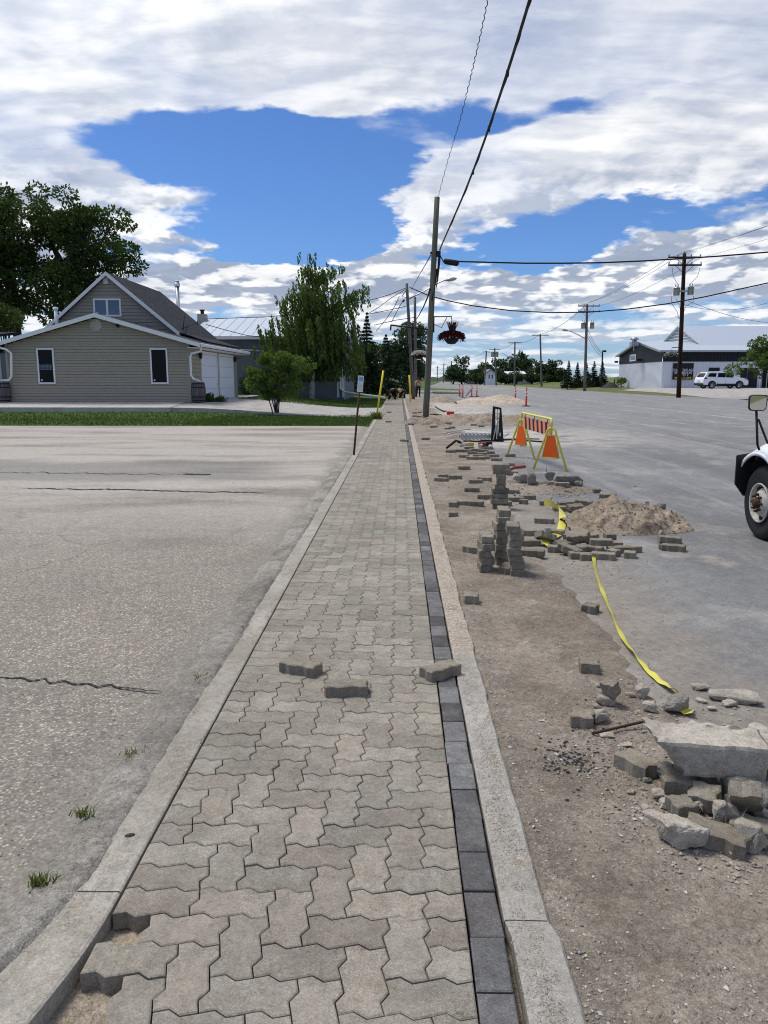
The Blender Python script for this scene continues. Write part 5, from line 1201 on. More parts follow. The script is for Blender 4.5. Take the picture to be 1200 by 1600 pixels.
# hardware on the near pole: cable clamp, splice case, basket brackets
NY = nb.y
def tag_cable(name, label, pts, r, mat='cable_black', group=None, cat='cable', n=7):
    m_ = MB(); m_.tube(pts, r, n); return tag(m_.build(name, MATS[mat]), label, cat, group)
c = onp(nb, nt, 396); m_ = MB(); m_.box(c.x + .10, NY - .14, c.z - .14, c.x + .24, NY + .0, c.z + .07); m_.tube([(c.x + .2, NY - .08, c.z - .1), (c.x + .17, NY - .1, c.z - .45), (c.x + .13, NY - .1, c.z - 1.0), (c.x + .08, NY - .1, c.z - 1.3)], [.05, .05, .03, .015], 7)
m_.tube([(c.x + .2, NY - .08, c.z - .05), (c.x + .35, NY - .08, c.z - .32), (c.x + .5, NY - .08, c.z - .38)], .02, 6); m_.box(c.x - .15, NY - .06, c.z - .03, c.x - .09, NY + .06, c.z + .05); m_.build('cable_clamp', MATS['cable_black'], near)
m_ = MB(); m_.tube([onp(nb, nt, 420) + Vector((.13, -.03, 0)), onp(nb, nt, 440) + Vector((.12, -.03, 0)), onp(nb, nt, 470) + Vector((.0, -.12, 0))], .022, 6); m_.build('lead_wire', MATS['cable_black'], near)
a_, b_ = at(693, 407.5, NY), at(717, 411.5, NY); m_ = MB(); d = (b_ - a_); m_.tube([a_, a_ + d * .06, a_ + d * .94, b_], [.05, .10, .10, .05], 10); m_.tube([a_ + d * .1 + Vector((0, -.02, -.09)), a_ + d * .9 + Vector((0, -.02, -.09))], .035, 6)
tag(m_.build('splice_case', MATS['black_metal']), 'thick black splice case at the pole end of the cable crossing the road', 'splice case')
def bracket(root, P, toX, dz_, mat='pole_green', brace=True):
    m_ = MB(); q = P + Vector((toX, 0, dz_)); m_.tube([P, q], .022, 6)
    if brace: m_.tube([P + Vector((0, 0, -.28)), P + Vector((toX * .45, 0, -.42)), q + Vector((-toX * .25, 0, -.02))], .014, 5); m_.tube([P + Vector((0, 0, .02)), P + Vector((0, 0, -.6))], .03, 6)
    m_.tube([q + Vector((0, 0, .03)), q + Vector((0, 0, -.10))], .016, 5); m_.build('basket_bracket', MATS['black_metal'], root); return q
c = onp(nb, nt, 495) + Vector((.11, -.02, 0)); bq = bracket(near, c, .68, 0.0)
c = onp(nb, nt, 515) + Vector((-.11, -.02, 0)); q = at(611, 508, NY); m_ = MB(); m_.tube([c, q], .035, 6); m_.tube([q + Vector((0, 0, .02)), q + Vector((-.02, 0, -.2))], .03, 6); m_.build('side_arm', MATS['black_metal'], near)

def flower_basket(c, r, label, petals, grass_top, mat_extra=None, seed=1, hang=.3, n=2600):
    rnd = random.Random(seed); root = thing('hanging_basket', label, 'hanging basket', c); B = Vector(c)
    m_ = MB(); m_.lathe([(0, -.50 * r), (.35 * r, -.44 * r), (.55 * r, -.22 * r), (.66 * r, 0), (.62 * r, 0), (0, -.05)], 18, XF(B)); m_.build('bowl', MATS['black_rubber'], root)
    m_ = MB()
    for k in range(3): a = k * 2.09; m_.tube([B + Vector((.6 * r * math.cos(a), .6 * r * math.sin(a), 0)), B + Vector((0, 0, hang))], .006, 4)
    m_.build('hanger', MATS['black_metal'], root)
    for mat, lo, hi, k, sz_ in petals:
        N = int(n * k); th = rng.uniform(0, 6.283, N); u = rng.uniform(.0, 1, N) ** .6; ph = rng.uniform(lo, hi, N); px_ = np.stack([np.cos(th) * r * u * (1.05 + .15 * rng.normal(size=N) * .5), np.sin(th) * r * u, r * (.48 * np.sqrt(np.clip(1 - (u * .92) ** 2, 0, 1)) - .38 * np.maximum(0, u - .72) * 3 * rng.uniform(0, 1, N)) + rng.normal(size=N) * .02 * r + ph * r], 1)
        d = px_ / (np.linalg.norm(px_, axis=1, keepdims=True) + 1e-6) + rng.normal(size=px_.shape) * .6
        link('flowers', np_mesh('flowers', leaf_mesh(px_, d, sz_, .9), mat), root)
    if grass_top:
        m_ = MB()
        for k in range(110):
            a = rnd.random() * 6.28; L = r * rnd.uniform(1.0, 1.75); dx, dy = math.cos(a) * L * rnd.uniform(.2, .75) + .12 * r, math.sin(a) * L * .4; w = .008
            p0 = B + Vector((0, 0, .1 * r)); p1 = p0 + Vector((dx * .45, dy * .45, L * .75)); p2_ = p0 + Vector((dx, dy, L * .82)); m_.add([p0 + Vector((-w, 0, 0)), p0 + Vector((w, 0, 0)), p1 + Vector((w, 0, 0)), p1 + Vector((-w, 0, 0)), p2_], [(0, 1, 2, 3), (3, 2, 4)])
        m_.build('spike_grass', MATS['leaf_purple'], root)
    return root
bc_ = at(697, 529, NY); flower_basket((bq.x + .02, NY, bc_.z), .45, 'hanging basket of dark red flowers with spiky purple grass on the near pole', [('petal_red', -.15, .12, .75, .06), ('leaf_purple', -.05, .12, .35, .05)], True, seed=1, n=4200, hang=bq.z - bc_.z - .08)
bc_ = at(655, 556, 60); flower_basket((bc_.x, 59.6, bc_.z), .50, 'white and red flower basket hanging in front of the slim grey pole', [('petal_white', .0, .22, .6, .09), ('petal_red', -.35, -.05, .3, .08)], False, seed=2, hang=.5)
m_ = MB(); m_.tube([onp(b3, t3, 545), at(656, 545, 60)], .03, 5); m_.build('basket_bracket', MATS['black_metal'], p3)
bc_ = at(1048, 556, 67.5); flower_basket((bc_.x, 67.4, bc_.z), .50, 'pale flower basket hanging from the dark brown pole by the shop', [('petal_white', -.05, .15, .45, .09), ('leaf_far', -.1, .1, .5, .09)], False, seed=3, hang=.55)
m_ = MB(); q = at(1050, 543, 67.4); m_.tube([onp(rb, rt, 543) + Vector((0, -.15, 0)), q], .03, 5); m_.tube([q, (bc_.x, 67.4, q.z)], .02, 5); m_.build('basket_bracket', MATS['black_metal'], rp)
c = at(1066, 561, 67.7); m_ = MB(); m_.box(c.x - .05, 67.5, c.z - .22, c.x + .35, 67.7, c.z + .22); m_.build('meter_box', MATS['black_metal'], rp)

def sag(p, q, s_, n=24):
    p, q = Vector(p), Vector(q); return [p.lerp(q, i / n) - Vector((0, 0, s_ * 4 * (i / n) * (1 - i / n))) for i in range(n + 1)]
def along(pts, u):
    u *= len(pts) - 1; i = min(int(u), len(pts) - 2); t_ = u - i; a, b, c, d = pts[max(i - 1, 0)], pts[i], pts[i + 1], pts[min(i + 2, len(pts) - 1)]
    return .5 * ((2 * b) + (c - a) * t_ + (2 * a - 5 * b + 4 * c - d) * t_ ** 2 + (3 * b - a - 3 * c + d) * t_ ** 3)
# thick cable bundle overhead towards the viewer, from the clamp; and the thin twisted wire from the pole top
c0 = onp(nb, nt, 391) + Vector((.2, -.08, 0)); far_end = (2.35, -9.0)
pts = [atplane(px, py, (c0.x, c0.y), far_end) for px, py in ((686, 388), (703, 352), (720, 315), (735, 281), (750, 238), (766, 190), (784, 141), (801, 86), (815, 42), (829, 0), (840, -45))]
pts[0] = c0
Zs = np.polyfit([p.y for p in pts], [p.z for p in pts], 3); pts = [Vector((p.x, p.y, float(np.polyval(Zs, p.y)))) for p in pts]; pts[0] = c0
d = pts[-1] - pts[-2]; p = pts[-1].copy()
for i in range(8): p = p + d * (1.0) + Vector((0, 0, .05 * i)); pts.append(p.copy())
m_ = MB(); m_.tube([along(pts, i / 90) for i in range(91)], .026, 8)
tw = []; N = 420
m_.tube([along(pts, i / N) + Vector((.016 * math.cos(i * .21), 0, .016 * math.sin(i * .21) - .020)) for i in range(N + 1)], .012, 5)
for u in (.18, .27, .36, .52): p = along(pts, u); m_.tube([p + Vector((0, 0, -.06)), p + Vector((.01, 0, .05))], .03, 6)
tag(m_.build('overhead_cable', MATS['cable_black']), 'thick black lashed cable running from the near pole up overhead', 'cable')
pts = [atplane(px, py, (nt.x, nt.y), (1.55, -9.0)) for px, py in ((685, 307), (695, 268), (707, 226), (718, 190), (730, 142), (740, 100), (751, 52), (762, 0), (772, -50))]
pts[0] = Vector((nt.x + .03, nt.y, nt.z - .02)); d = pts[-1] - pts[-2]; p = pts[-1].copy()
for i in range(6): p = p + d; pts.append(p.copy())
m_ = MB(); N = 360; m_.tube([along(pts, i / N) + Vector((.012 * math.cos(i * 1.1), 0, .012 * math.sin(i * 1.1))) for i in range(N + 1)], .0085, 5); tag(m_.build('overhead_wire', MATS['cable_black']), 'thin twisted wire rising from the top of the near pole', 'wire')
def atp_list(lst, a, b): return [atplane(px, py, a, b) for px, py in lst]
# cable crossing the road from the splice case
A_ = (at(717, 409, NY).x, NY); B_ = (at(1200, 394, 34).x, 34)
tag_cable('road_cable', 'upper black cable crossing the road from the splice case', atp_list([(717, 408.5), (760, 409.8), (820, 411.3), (880, 411.3), (940, 410.5), (1000, 408), (1060, 404.5), (1120, 400.5), (1200, 394), (1300, 384)], A_, B_), .030)
tag_cable('road_cable', 'lower sagging black cable from the lamp pole across the road', atp_list([(640, 449), (668, 461), (700, 470), (740, 478), (800, 485.5), (860, 488.5), (920, 487.8), (980, 483), (1040, 475), (1100, 464), (1150, 453), (1200, 442), (1300, 415)], (b2.x, 61.6), (at(1200, 442, 55).x, 55)), .042)
tag_cable('pole_cable', 'black cable looping from the near pole back to the grey poles', atp_list([(672, 452), (668, 465), (662, 479), (655, 492), (649, 501)], (nb.x, NY + .1), (b3.x, b3.y)), .03)
tag_cable('pole_cable', 'thin wire from the near pole clamp down to the lamp pole top', atp_list([(673, 399), (665, 413), (655, 430), (643, 452)], (nb.x, NY), (b2.x, b2.y)), .018)
for i, (lst, e, lab) in enumerate([([(634, 450), (610, 460), (590, 466), (560, 473), (520, 480)], (-9, 66), 'uppermost service wire going left from the lamp pole'), ([(634, 452), (612, 465), (592, 480), (572, 492)], (-5, 72), 'second service wire slanting left from the lamp pole to the trees'), ([(624, 463), (616, 480), (604, 498), (588, 517)], (-4, 70), 'steep service wire dropping left from the lamp pole'), ([(630, 469), (620, 487), (612, 503)], (-2, 66), 'short steep wire left of the lamp pole'), ([(636, 478), (610, 484), (575, 491)], (-5, 66), 'nearly level thin wire left of the lamp pole'), ([(648, 496), (620, 500), (585, 508)], (-5, 72), 'lowest level wire left of the two grey poles')]):
    tag_cable('service_wire', lab, atp_list(lst, (b2.x, b2.y - .2), e), .026)
c = at(625, 463, 61.8); m_ = MB(); m_.tube([at(636, 452, 61.8), at(628, 463, 61.8), at(636, 466, 61.8)], .03, 5); m_.tube([at(629, 472, 61.8), at(632, 468, 61.8)], .07, 6); m_.build('cable_hardware', MATS['cable_black'], p2)
tag_cable('service_wire', 'wire crossing above the pale roof of the blue grey building', atp_list([(320, 498.5), (360, 497), (420, 495), (450, 492)], (-14, 50), (-7, 50)), .022)
tag_cable('service_wire', 'wire sagging across the pale roof towards the house', atp_list([(322, 507), (350, 515), (385, 524), (420, 528)], (-14, 50), (-9, 51)), .022)
# distribution lines between the right hand poles
for i, (px0, py0, px1, py1, Y1, lab) in enumerate([(1044, 403, 903, 478, 104, 'left upper line'), (1066, 395, 916, 474, 104, 'middle upper line'), (1094, 403, 936, 478, 104, 'right upper line')]):
    tag_cable('power_line', f'{lab} strung between the dark pole and the spruce side pole', sag(at(px0, py0, 68), at(px1, py1, Y1), .5), .016)
    r2_ = at(px0, py0, 68); tag_cable('power_line', f'{lab} leaving the dark pole towards the right', sag(r2_, Vector((r2_.x + 3.2, 22, r2_.z + .3)), .5), .010)
tag_cable('service_wire', 'wire from the dark pole to the right across the white roof', sag(at(1075, 470, 68), at(1215, 505, 88), .4), .018); tag_cable('service_wire', 'thin wire rising right from the dark pole towards the trees', sag(at(1070, 476, 68), at(1215, 468, 60), .6), .015)
for k, (x1_, y1_) in enumerate(((941, 551), (941, 553), (941, 557))): tag_cable('service_wire', ['highest', 'middle', 'lowest'][k] + ' of three wires dropping from the spruce side pole to the shop pole', sag(at(918, 515 + 6 * k, 104), at(x1_, y1_, 112), .3), .022)
# small far poles on the right: (base px, base y, top px, top y, Y, arm)
fp = [(846.5, 604, 844, 522, 150, 13, 'pole with a short crossarm left of the spruces'), (804, 601, 804.5, 534, 170, 10, 'slim far pole with crossarm near the middle of the tree line'), (775.5, 597, 773, 544, 190, 9, 'far pole with a transformer near the small white house'), (757, 597, 760, 548, 200, 6, 'leaning far pole left of the small white house'), (726, 592, 727, 558, 250, 6, 'far pole above the dark bushes'), (705, 591, 705.5, 564, 290, 5, 'tiny far pole at the left end of the tree line'), (693, 590, 693.5, 568, 340, 4, 'tiny far pole right of the near pole'), (683, 590, 683.5, 572, 380, 3, 'smallest far pole next to the near pole'), (714, 588, 714, 553, 420, 0, 'thin distant mast above the tree line')]
tops = []
for px_b, py_b, px_t, py_t, Y, aw, lab in fp:
    r_, b_, t_ = pole(px_b, py_b, px_t, py_t, .16 + Y * .0002, .12 + Y * .0002, 'pole_grey', lab, Y=Y); tops.append(t_)
    if aw: crossarm(r_, b_, t_, py_t + 2, px_t - aw, px_t + aw, .16, braces=False, ins=0)
    if 'transformer' in lab: transformer(r_, px_t - 2.5, py_t + 10, Y, .5, 1.2); transformer(r_, px_t + 2.5, py_t + 10, Y, .5, 1.2)
seq = [mt, tops[0], tops[1], tops[2], tops[3], tops[4], tops[5]]
for i in range(6):
    tag_cable('power_line', f'line between far poles, span {"one two three four five six".split()[i]} counting away from the spruces', sag(seq[i], seq[i + 1], .7, 10), .03)
street_lamp_arm(bpy.data.objects['utility_pole.006'], [(803, 562), (792, 556), (782, 550.5)], 170, False)
r_, b_, t_ = pole(940, 600, 941.5, 549, .12, .1, 'black_metal', 'dark thin lamp pole at the left corner of the grey building', Y=112)
m_ = MB(); m_.box(t_.x, 111.8, t_.z - .1, t_.x + .5, 112.2, t_.z + .15); m_.build('lamp_head', MATS['black_metal'], r_)

# yellow guy markers, sign stake
def stake(name, label, cat, px0, py0, px1, py1, r, mat, n=8):
    b = G(px0, py0); t = at(px1, py1, b.y); m_ = MB(); m_.tube([b + Vector((0, 0, -.05)), t], r, n); return tag(m_.build(name, MATS[mat]), label, cat), b, t
stake('guy_marker', 'yellow plastic guy wire marker leaning at the left edge of the sidewalk', 'marker', 587.5, 655, 599, 579, .036, 'safety_yellow')
stake('guy_marker', 'yellow plastic guy marker standing near the base of the grey poles', 'marker', 641.5, 628, 639.5, 586, .055, 'safety_yellow')
b = G(552.5, 711); t = at(563.5, 587, b.y); sg = thing('notice_stake', 'dark red metal stake with a small white and blue notice beside the left curb', 'sign', b)
m_ = MB(); d = (t - b).normalized(); w = .02; m_.tube([b + Vector((0, 0, -.05)), t], .022, 6); m_.build('stake', MATS['brown_post'], sg)
M = Matrix.Translation(t - d * .165 + Vector((.012, -.03, 0))) @ Euler((0, R(5), 0)).to_matrix().to_4x4()
m_ = MB(); m_.box(-.058, -.004, -.165, .058, .004, .165, M); m_.build('notice', MATS['banner_white'], sg)
m_ = MB(); m_.box(-.045, -.007, .05, .045, -.0045, .145, M); m_.build('blue_picture', MATS['sign_blue'], sg)
m_ = MB(); [m_.box(-.043, -.007, z, .043, -.0045, z + .012, M) for z in (.012, -.012, -.036, -.06, -.09, -.112, -.134)]; m_.build('print_lines', MATS['sign_grey'], sg)

# ================================================================== BUILDING SITE
TH = .060
A = .066
lp_me, lp_c, _, _ = paver_mesh('loose_paver', outline(2, 1), 'loose_paver', th=TH, gap=.004, ch=.007, cell=.110)
half_me, _, _, _ = paver_mesh('half_paver', outline(1, 1), 'loose_paver', th=TH, gap=.004, ch=.006, cell=.110)
lpd_me = lp_me.copy()
def surf(px, py, on=None):
    """ground point, allowing for the dirt or road surface being a little below the walk"""
    p = G(px, py); z = 0.0
    for _ in range(4):
        z = dz(p.x, p.y) if p.x > XC1 + .15 else (0.0 if p.x > XL else lz(p)); d = ray(px, py); p = CAMP + d * ((z - CAMH) / d.z)
    return p
def put_paver(px, py, rot, label, group=None, half=False, tilt=(0, 0), up=0.0, name='loose_paver', at_=None, kx=1.0):
    p = at_ if at_ is not None else surf(px, py); o = link(name, half_me if half else lp_me); o.scale = (kx, min(kx, 1.0), 1)
    extra = .5 * .2 * abs(math.sin(tilt[0])) * .6 + .5 * .236 * abs(math.sin(tilt[1]))
    o.location = (p.x, p.y, p.z + TH + up + extra * .8 - .002); o.rotation_euler = (tilt[0], tilt[1], rot)
    return tag(o, label, 'paver', group)
ORD = ['leftmost', 'second', 'third', 'fourth', 'fifth', 'sixth', 'seventh', 'eighth', 'ninth', 'tenth', 'eleventh', 'twelfth', 'thirteenth', 'fourteenth', 'fifteenth', 'sixteenth', 'seventeenth', 'eighteenth', 'nineteenth', 'twentieth', 'twenty-first', 'twenty-second', 'twenty-third', 'twenty-fourth']
def cluster(spec, where, group):
    """spec: (px, py, rot deg, half, tilt x, tilt y, up)"""
    spec = sorted(spec); n = len(spec)
    for i, s_ in enumerate(spec):
        px, py, rot = s_[:3]; half, tx, ty, up = (list(s_[3:]) + [0, 0, 0, 0][len(s_) - 3:])[:4] if len(s_) > 3 else (0, 0, 0, 0)
        o_ = 'leftmost' if i == 0 else 'rightmost' if i == n - 1 else ORD[i] + ' from left'
        put_paver(px, py, R(rot), f'loose grey paver {where}, {o_}', group, bool(half), (R(tx), R(ty)), up)
put_paver(470, 1050, R(-22), 'loose grey zigzag paver lying on the sidewalk, leftmost of the three near the middle', 'loose pavers on the sidewalk')
put_paver(541, 1083, R(6), 'loose grey zigzag paver lying crosswise on the sidewalk, nearest of the three', 'loose pavers on the sidewalk')
put_paver(688, 1055, R(38), 'loose grey zigzag paver lying on the dark border course of the sidewalk', 'loose pavers on the sidewalk')
for px, py, r_, lab in ((608, 645, 5, 'farthest small paver lying on the far sidewalk'), (607, 660, 0, 'second farthest small paver lying on the far sidewalk'), (631.5, 690, -30, 'small paver lying askew near the border course on the far sidewalk')):
    put_paver(px, py, R(r_), lab, 'loose pavers on the sidewalk')
solo = [(736, 940, 0, 1, 'single block shaped paver alone on the dirt in front of the stacks'), (922, 956, -28, 1, 'broken zigzag paver lying beside the yellow tape at the asphalt edge'), (920, 1047, -4, 1, 'blocky paver half alone on dirt left of the tape'),
        (665, 687, 0, 0, 'lone paver on pale ground right of the border course'), (725, 733, 0, 0, 'lone paver on dirt between the rubble line and the stacks'), (795, 728, 0, 0, 'paver just behind the top of the tallest stack'), (799, 742, 10, 0, 'paver under the dark red handle'), (932, 770, 0, 1, 'cube like paver half alone on the asphalt past the rubble'),
        (850, 817, -12, 0, 'paver lying left of the yellow tape loop'), (865, 836, -10, 0, 'paver holding down the lower bend of the tape'), (897, 715, 0, 0, 'x')]
for px, py, r_, h_, lab in solo[:-1]: put_paver(px, py, R(r_), lab, None, bool(h_))
put_paver(797, 713.5, R(5), 'paver under the left foot of the barricade')
cluster([(690, 752, -20), (694, 746, 10), (711, 748, -5)], 'in the trio beside the right curb', 'loose pavers on the dirt')
cluster([(743, 755, 4), (757, 751, -20), (737, 768, 3), (758, 779, 0)], 'behind the tallest stack on its left', 'loose pavers on the dirt')
cluster([(708, 790, 85), (724, 789, 2), (742, 790, -10), (708, 807, 0, 1)], 'in the row left of the tallest stack', 'loose pavers on the dirt')
cluster([(799, 771, -5), (806, 783, 0), (824, 780, 8), (793, 790, 0, 1), (818, 787, 70, 1)], 'on the dirt right of the tallest stack', 'loose pavers on the dirt')
cluster([(742, 863, -30), (769, 840, 80), (829, 836, 0), (827, 852, 5), (832, 868, -14), (792, 893, 70)], 'lying around the three near stacks', 'loose pavers on the dirt')
cluster([(704, 707, 0), (717, 706, 4), (729, 706, -6), (741, 705, 2), (756, 706, 0), (738, 710, 3), (753, 711, -8), (725, 715, 2), (737, 718, 0), (747, 714, -5), (757, 717, 4), (771, 714, 14), (776, 720, -14), (749, 718, 6), (765, 709, 3), (733, 702, 8), (763, 702, -4)], 'in the flat heap beside the red tool box', 'pavers in the flat heap')
cluster([(700, 671, 0), (706, 669, 6), (740, 665, 4), (752, 667, -5), (741, 661, 0)], 'scattered beyond the pale ground', 'loose pavers on the dirt')
cluster([(648, 646, 0), (656, 645, 4), (648, 651, -6), (655, 652, 3), (652, 657, 0), (660, 657, 8), (669, 659, -8), (650, 661, 2), (662, 662, -3), (642, 664, 0), (680, 648, 5)], 'heaped round the foot of the near pole', 'pavers round the near pole')
cluster([(849, 789, 0, 1), (878, 791, 6, 1), (889, 790, -4), (901, 789, 8), (877, 798, 2), (899, 800, 24, 0, 14, 0, .02), (912, 792, -20, 0, 8, 4, .02), (949, 783, -18, 0, 12, 0, .04), (1047, 808, -12, 0)], 'along the back of the soil mound', 'pavers at the back of the mound')
cluster([(852, 850, 30, 0, -22, 20, .0), (829 + 44, 862, -8), (884, 856, 30, 0, 10, 0, .0), (889, 846, 70, 1, 0, 0, .02), (901, 856, -28, 0, 26, -10, .05), (898, 872, 6, 1), (891, 868, -40, 0, 0, 12, .01), (914, 874, 4, 1), (916, 852, 10, 0, 0, -10, .03), (938, 860, -3, 0, 0, 0, .055), (924, 862, -30), (933, 850, -10), (952, 850, 6, 1, 0, 0, .05), (942, 873, -16), (958, 868, -40, 1), (967, 863, 8), (963, 855, 0, 1), (991, 862, 24, 1), (984, 871, -14, 1), (908, 864, 60, 0, 6, 6, .0), (925, 844, 15, 1)], 'in the heap in front of the soil mound', 'pavers heaped before the mound')
cluster([(1046, 848, -4, 0, 0, 4, .0), (1052, 860, -18, 0)], 'of the pair right of the soil mound', 'loose pavers on the asphalt')
cluster([(878, 765, 0, 0, 0, 0, .05), (822, 747, -10), (848, 757, 0), (872, 757, 0)], 'among the rubble line beyond the stacks', 'loose pavers on the dirt')

def stack(px, py, n, base_rot, label, seed, jit=.010, turn=None):
    p = surf(px, py); rnd = random.Random(seed); x, y = p.x, p.y + .08; names = ['bottom', 'second from bottom', 'third from bottom', 'fourth from bottom', 'fifth from bottom', 'sixth from bottom', 'seventh from bottom', 'eighth from bottom', 'ninth from bottom', 'top']
    for i in range(n):
        o = link('stacked_paver', lp_me); lab = 'top' if i == n - 1 else names[i]
        rr = base_rot + R(rnd.gauss(0, 3)) + (turn[i] if turn else 0)
        o.location = (x + rnd.gauss(0, jit), y + rnd.gauss(0, jit), p.z + TH * (i + 1) + .0022 * i); o.rotation_euler = (R(rnd.gauss(0, .5)), R(rnd.gauss(0, .6)), rr)
        tag(o, f'{lab} paver of {label}', 'paver', 'pavers in the four stacks')
stack(782, 795, 9, R(0), 'the tallest farthest stack', 1, .012, [0, 0, 0, R(8), R(70), R(80), R(90), 0, 0])
stack(784, 882, 8, R(90), 'the middle stack of the near three', 2, .011)
stack(806, 900, 7, R(86), 'the right stack of the near three', 3, .012)
stack(758, 893, 5, R(92), 'the left stack of the near three', 4, .012)

# rubble: angular broken concrete
def rock(px, py, sx, sy, sz, rot, label, seed, mat='broken_concrete', cat='rubble', name='concrete_chunk', tilt=(0, 0), n=26, up=0, rough=.08, group=None):
    p = surf(px, py); rnd = random.Random(seed); bm = bmesh.new()
    for _ in range(n):
        v = Vector((rnd.uniform(-1, 1), rnd.uniform(-1, 1), rnd.uniform(-1, 1))); m_ = max(abs(v.x), abs(v.y), abs(v.z)); v = v / m_ * rnd.uniform(.78, 1.0)
        if abs(v.x) + abs(v.y) + abs(v.z) > 2.35: v *= .84
        bm.verts.new((v.x * sx / 2, v.y * sy / 2, v.z * sz / 2))
    bmesh.ops.convex_hull(bm, input=bm.verts); bmesh.ops.delete(bm, geom=[v for v in bm.verts if not v.link_faces], context='VERTS')
    bmesh.ops.bevel(bm, geom=bm.edges[:], offset=min(sx, sy, sz) * .05, segments=1, affect='EDGES'); bmesh.ops.triangulate(bm, faces=bm.faces[:]); bmesh.ops.subdivide_edges(bm, edges=bm.edges[:], cuts=2 if max(sx, sy) < .12 else 4, use_grid_fill=True)
    s_ = min(sx, sy, sz)
    for v in bm.verts: v.co += v.co.normalized() * s_ * (rough * noise.fractal(v.co * (1.6 / s_) + Vector((seed, 0, 0)), 1.0, 2.0, 3) + .05 * noise.fractal(v.co * (6 / s_), 1.0, 2.0, 2))
    M = Euler((tilt[0], tilt[1], rot)).to_matrix(); zmin = min((M @ v.co).z for v in bm.verts)
    me = bpy.data.meshes.new(name); bm.to_mesh(me); bm.free(); me.materials.append(MATS[mat]); o = link(name, me); o.location = (p.x, p.y, p.z - zmin - s_ * .06 + up); o.rotation_euler = (tilt[0], tilt[1], rot)
    return tag(o, label, cat, group)
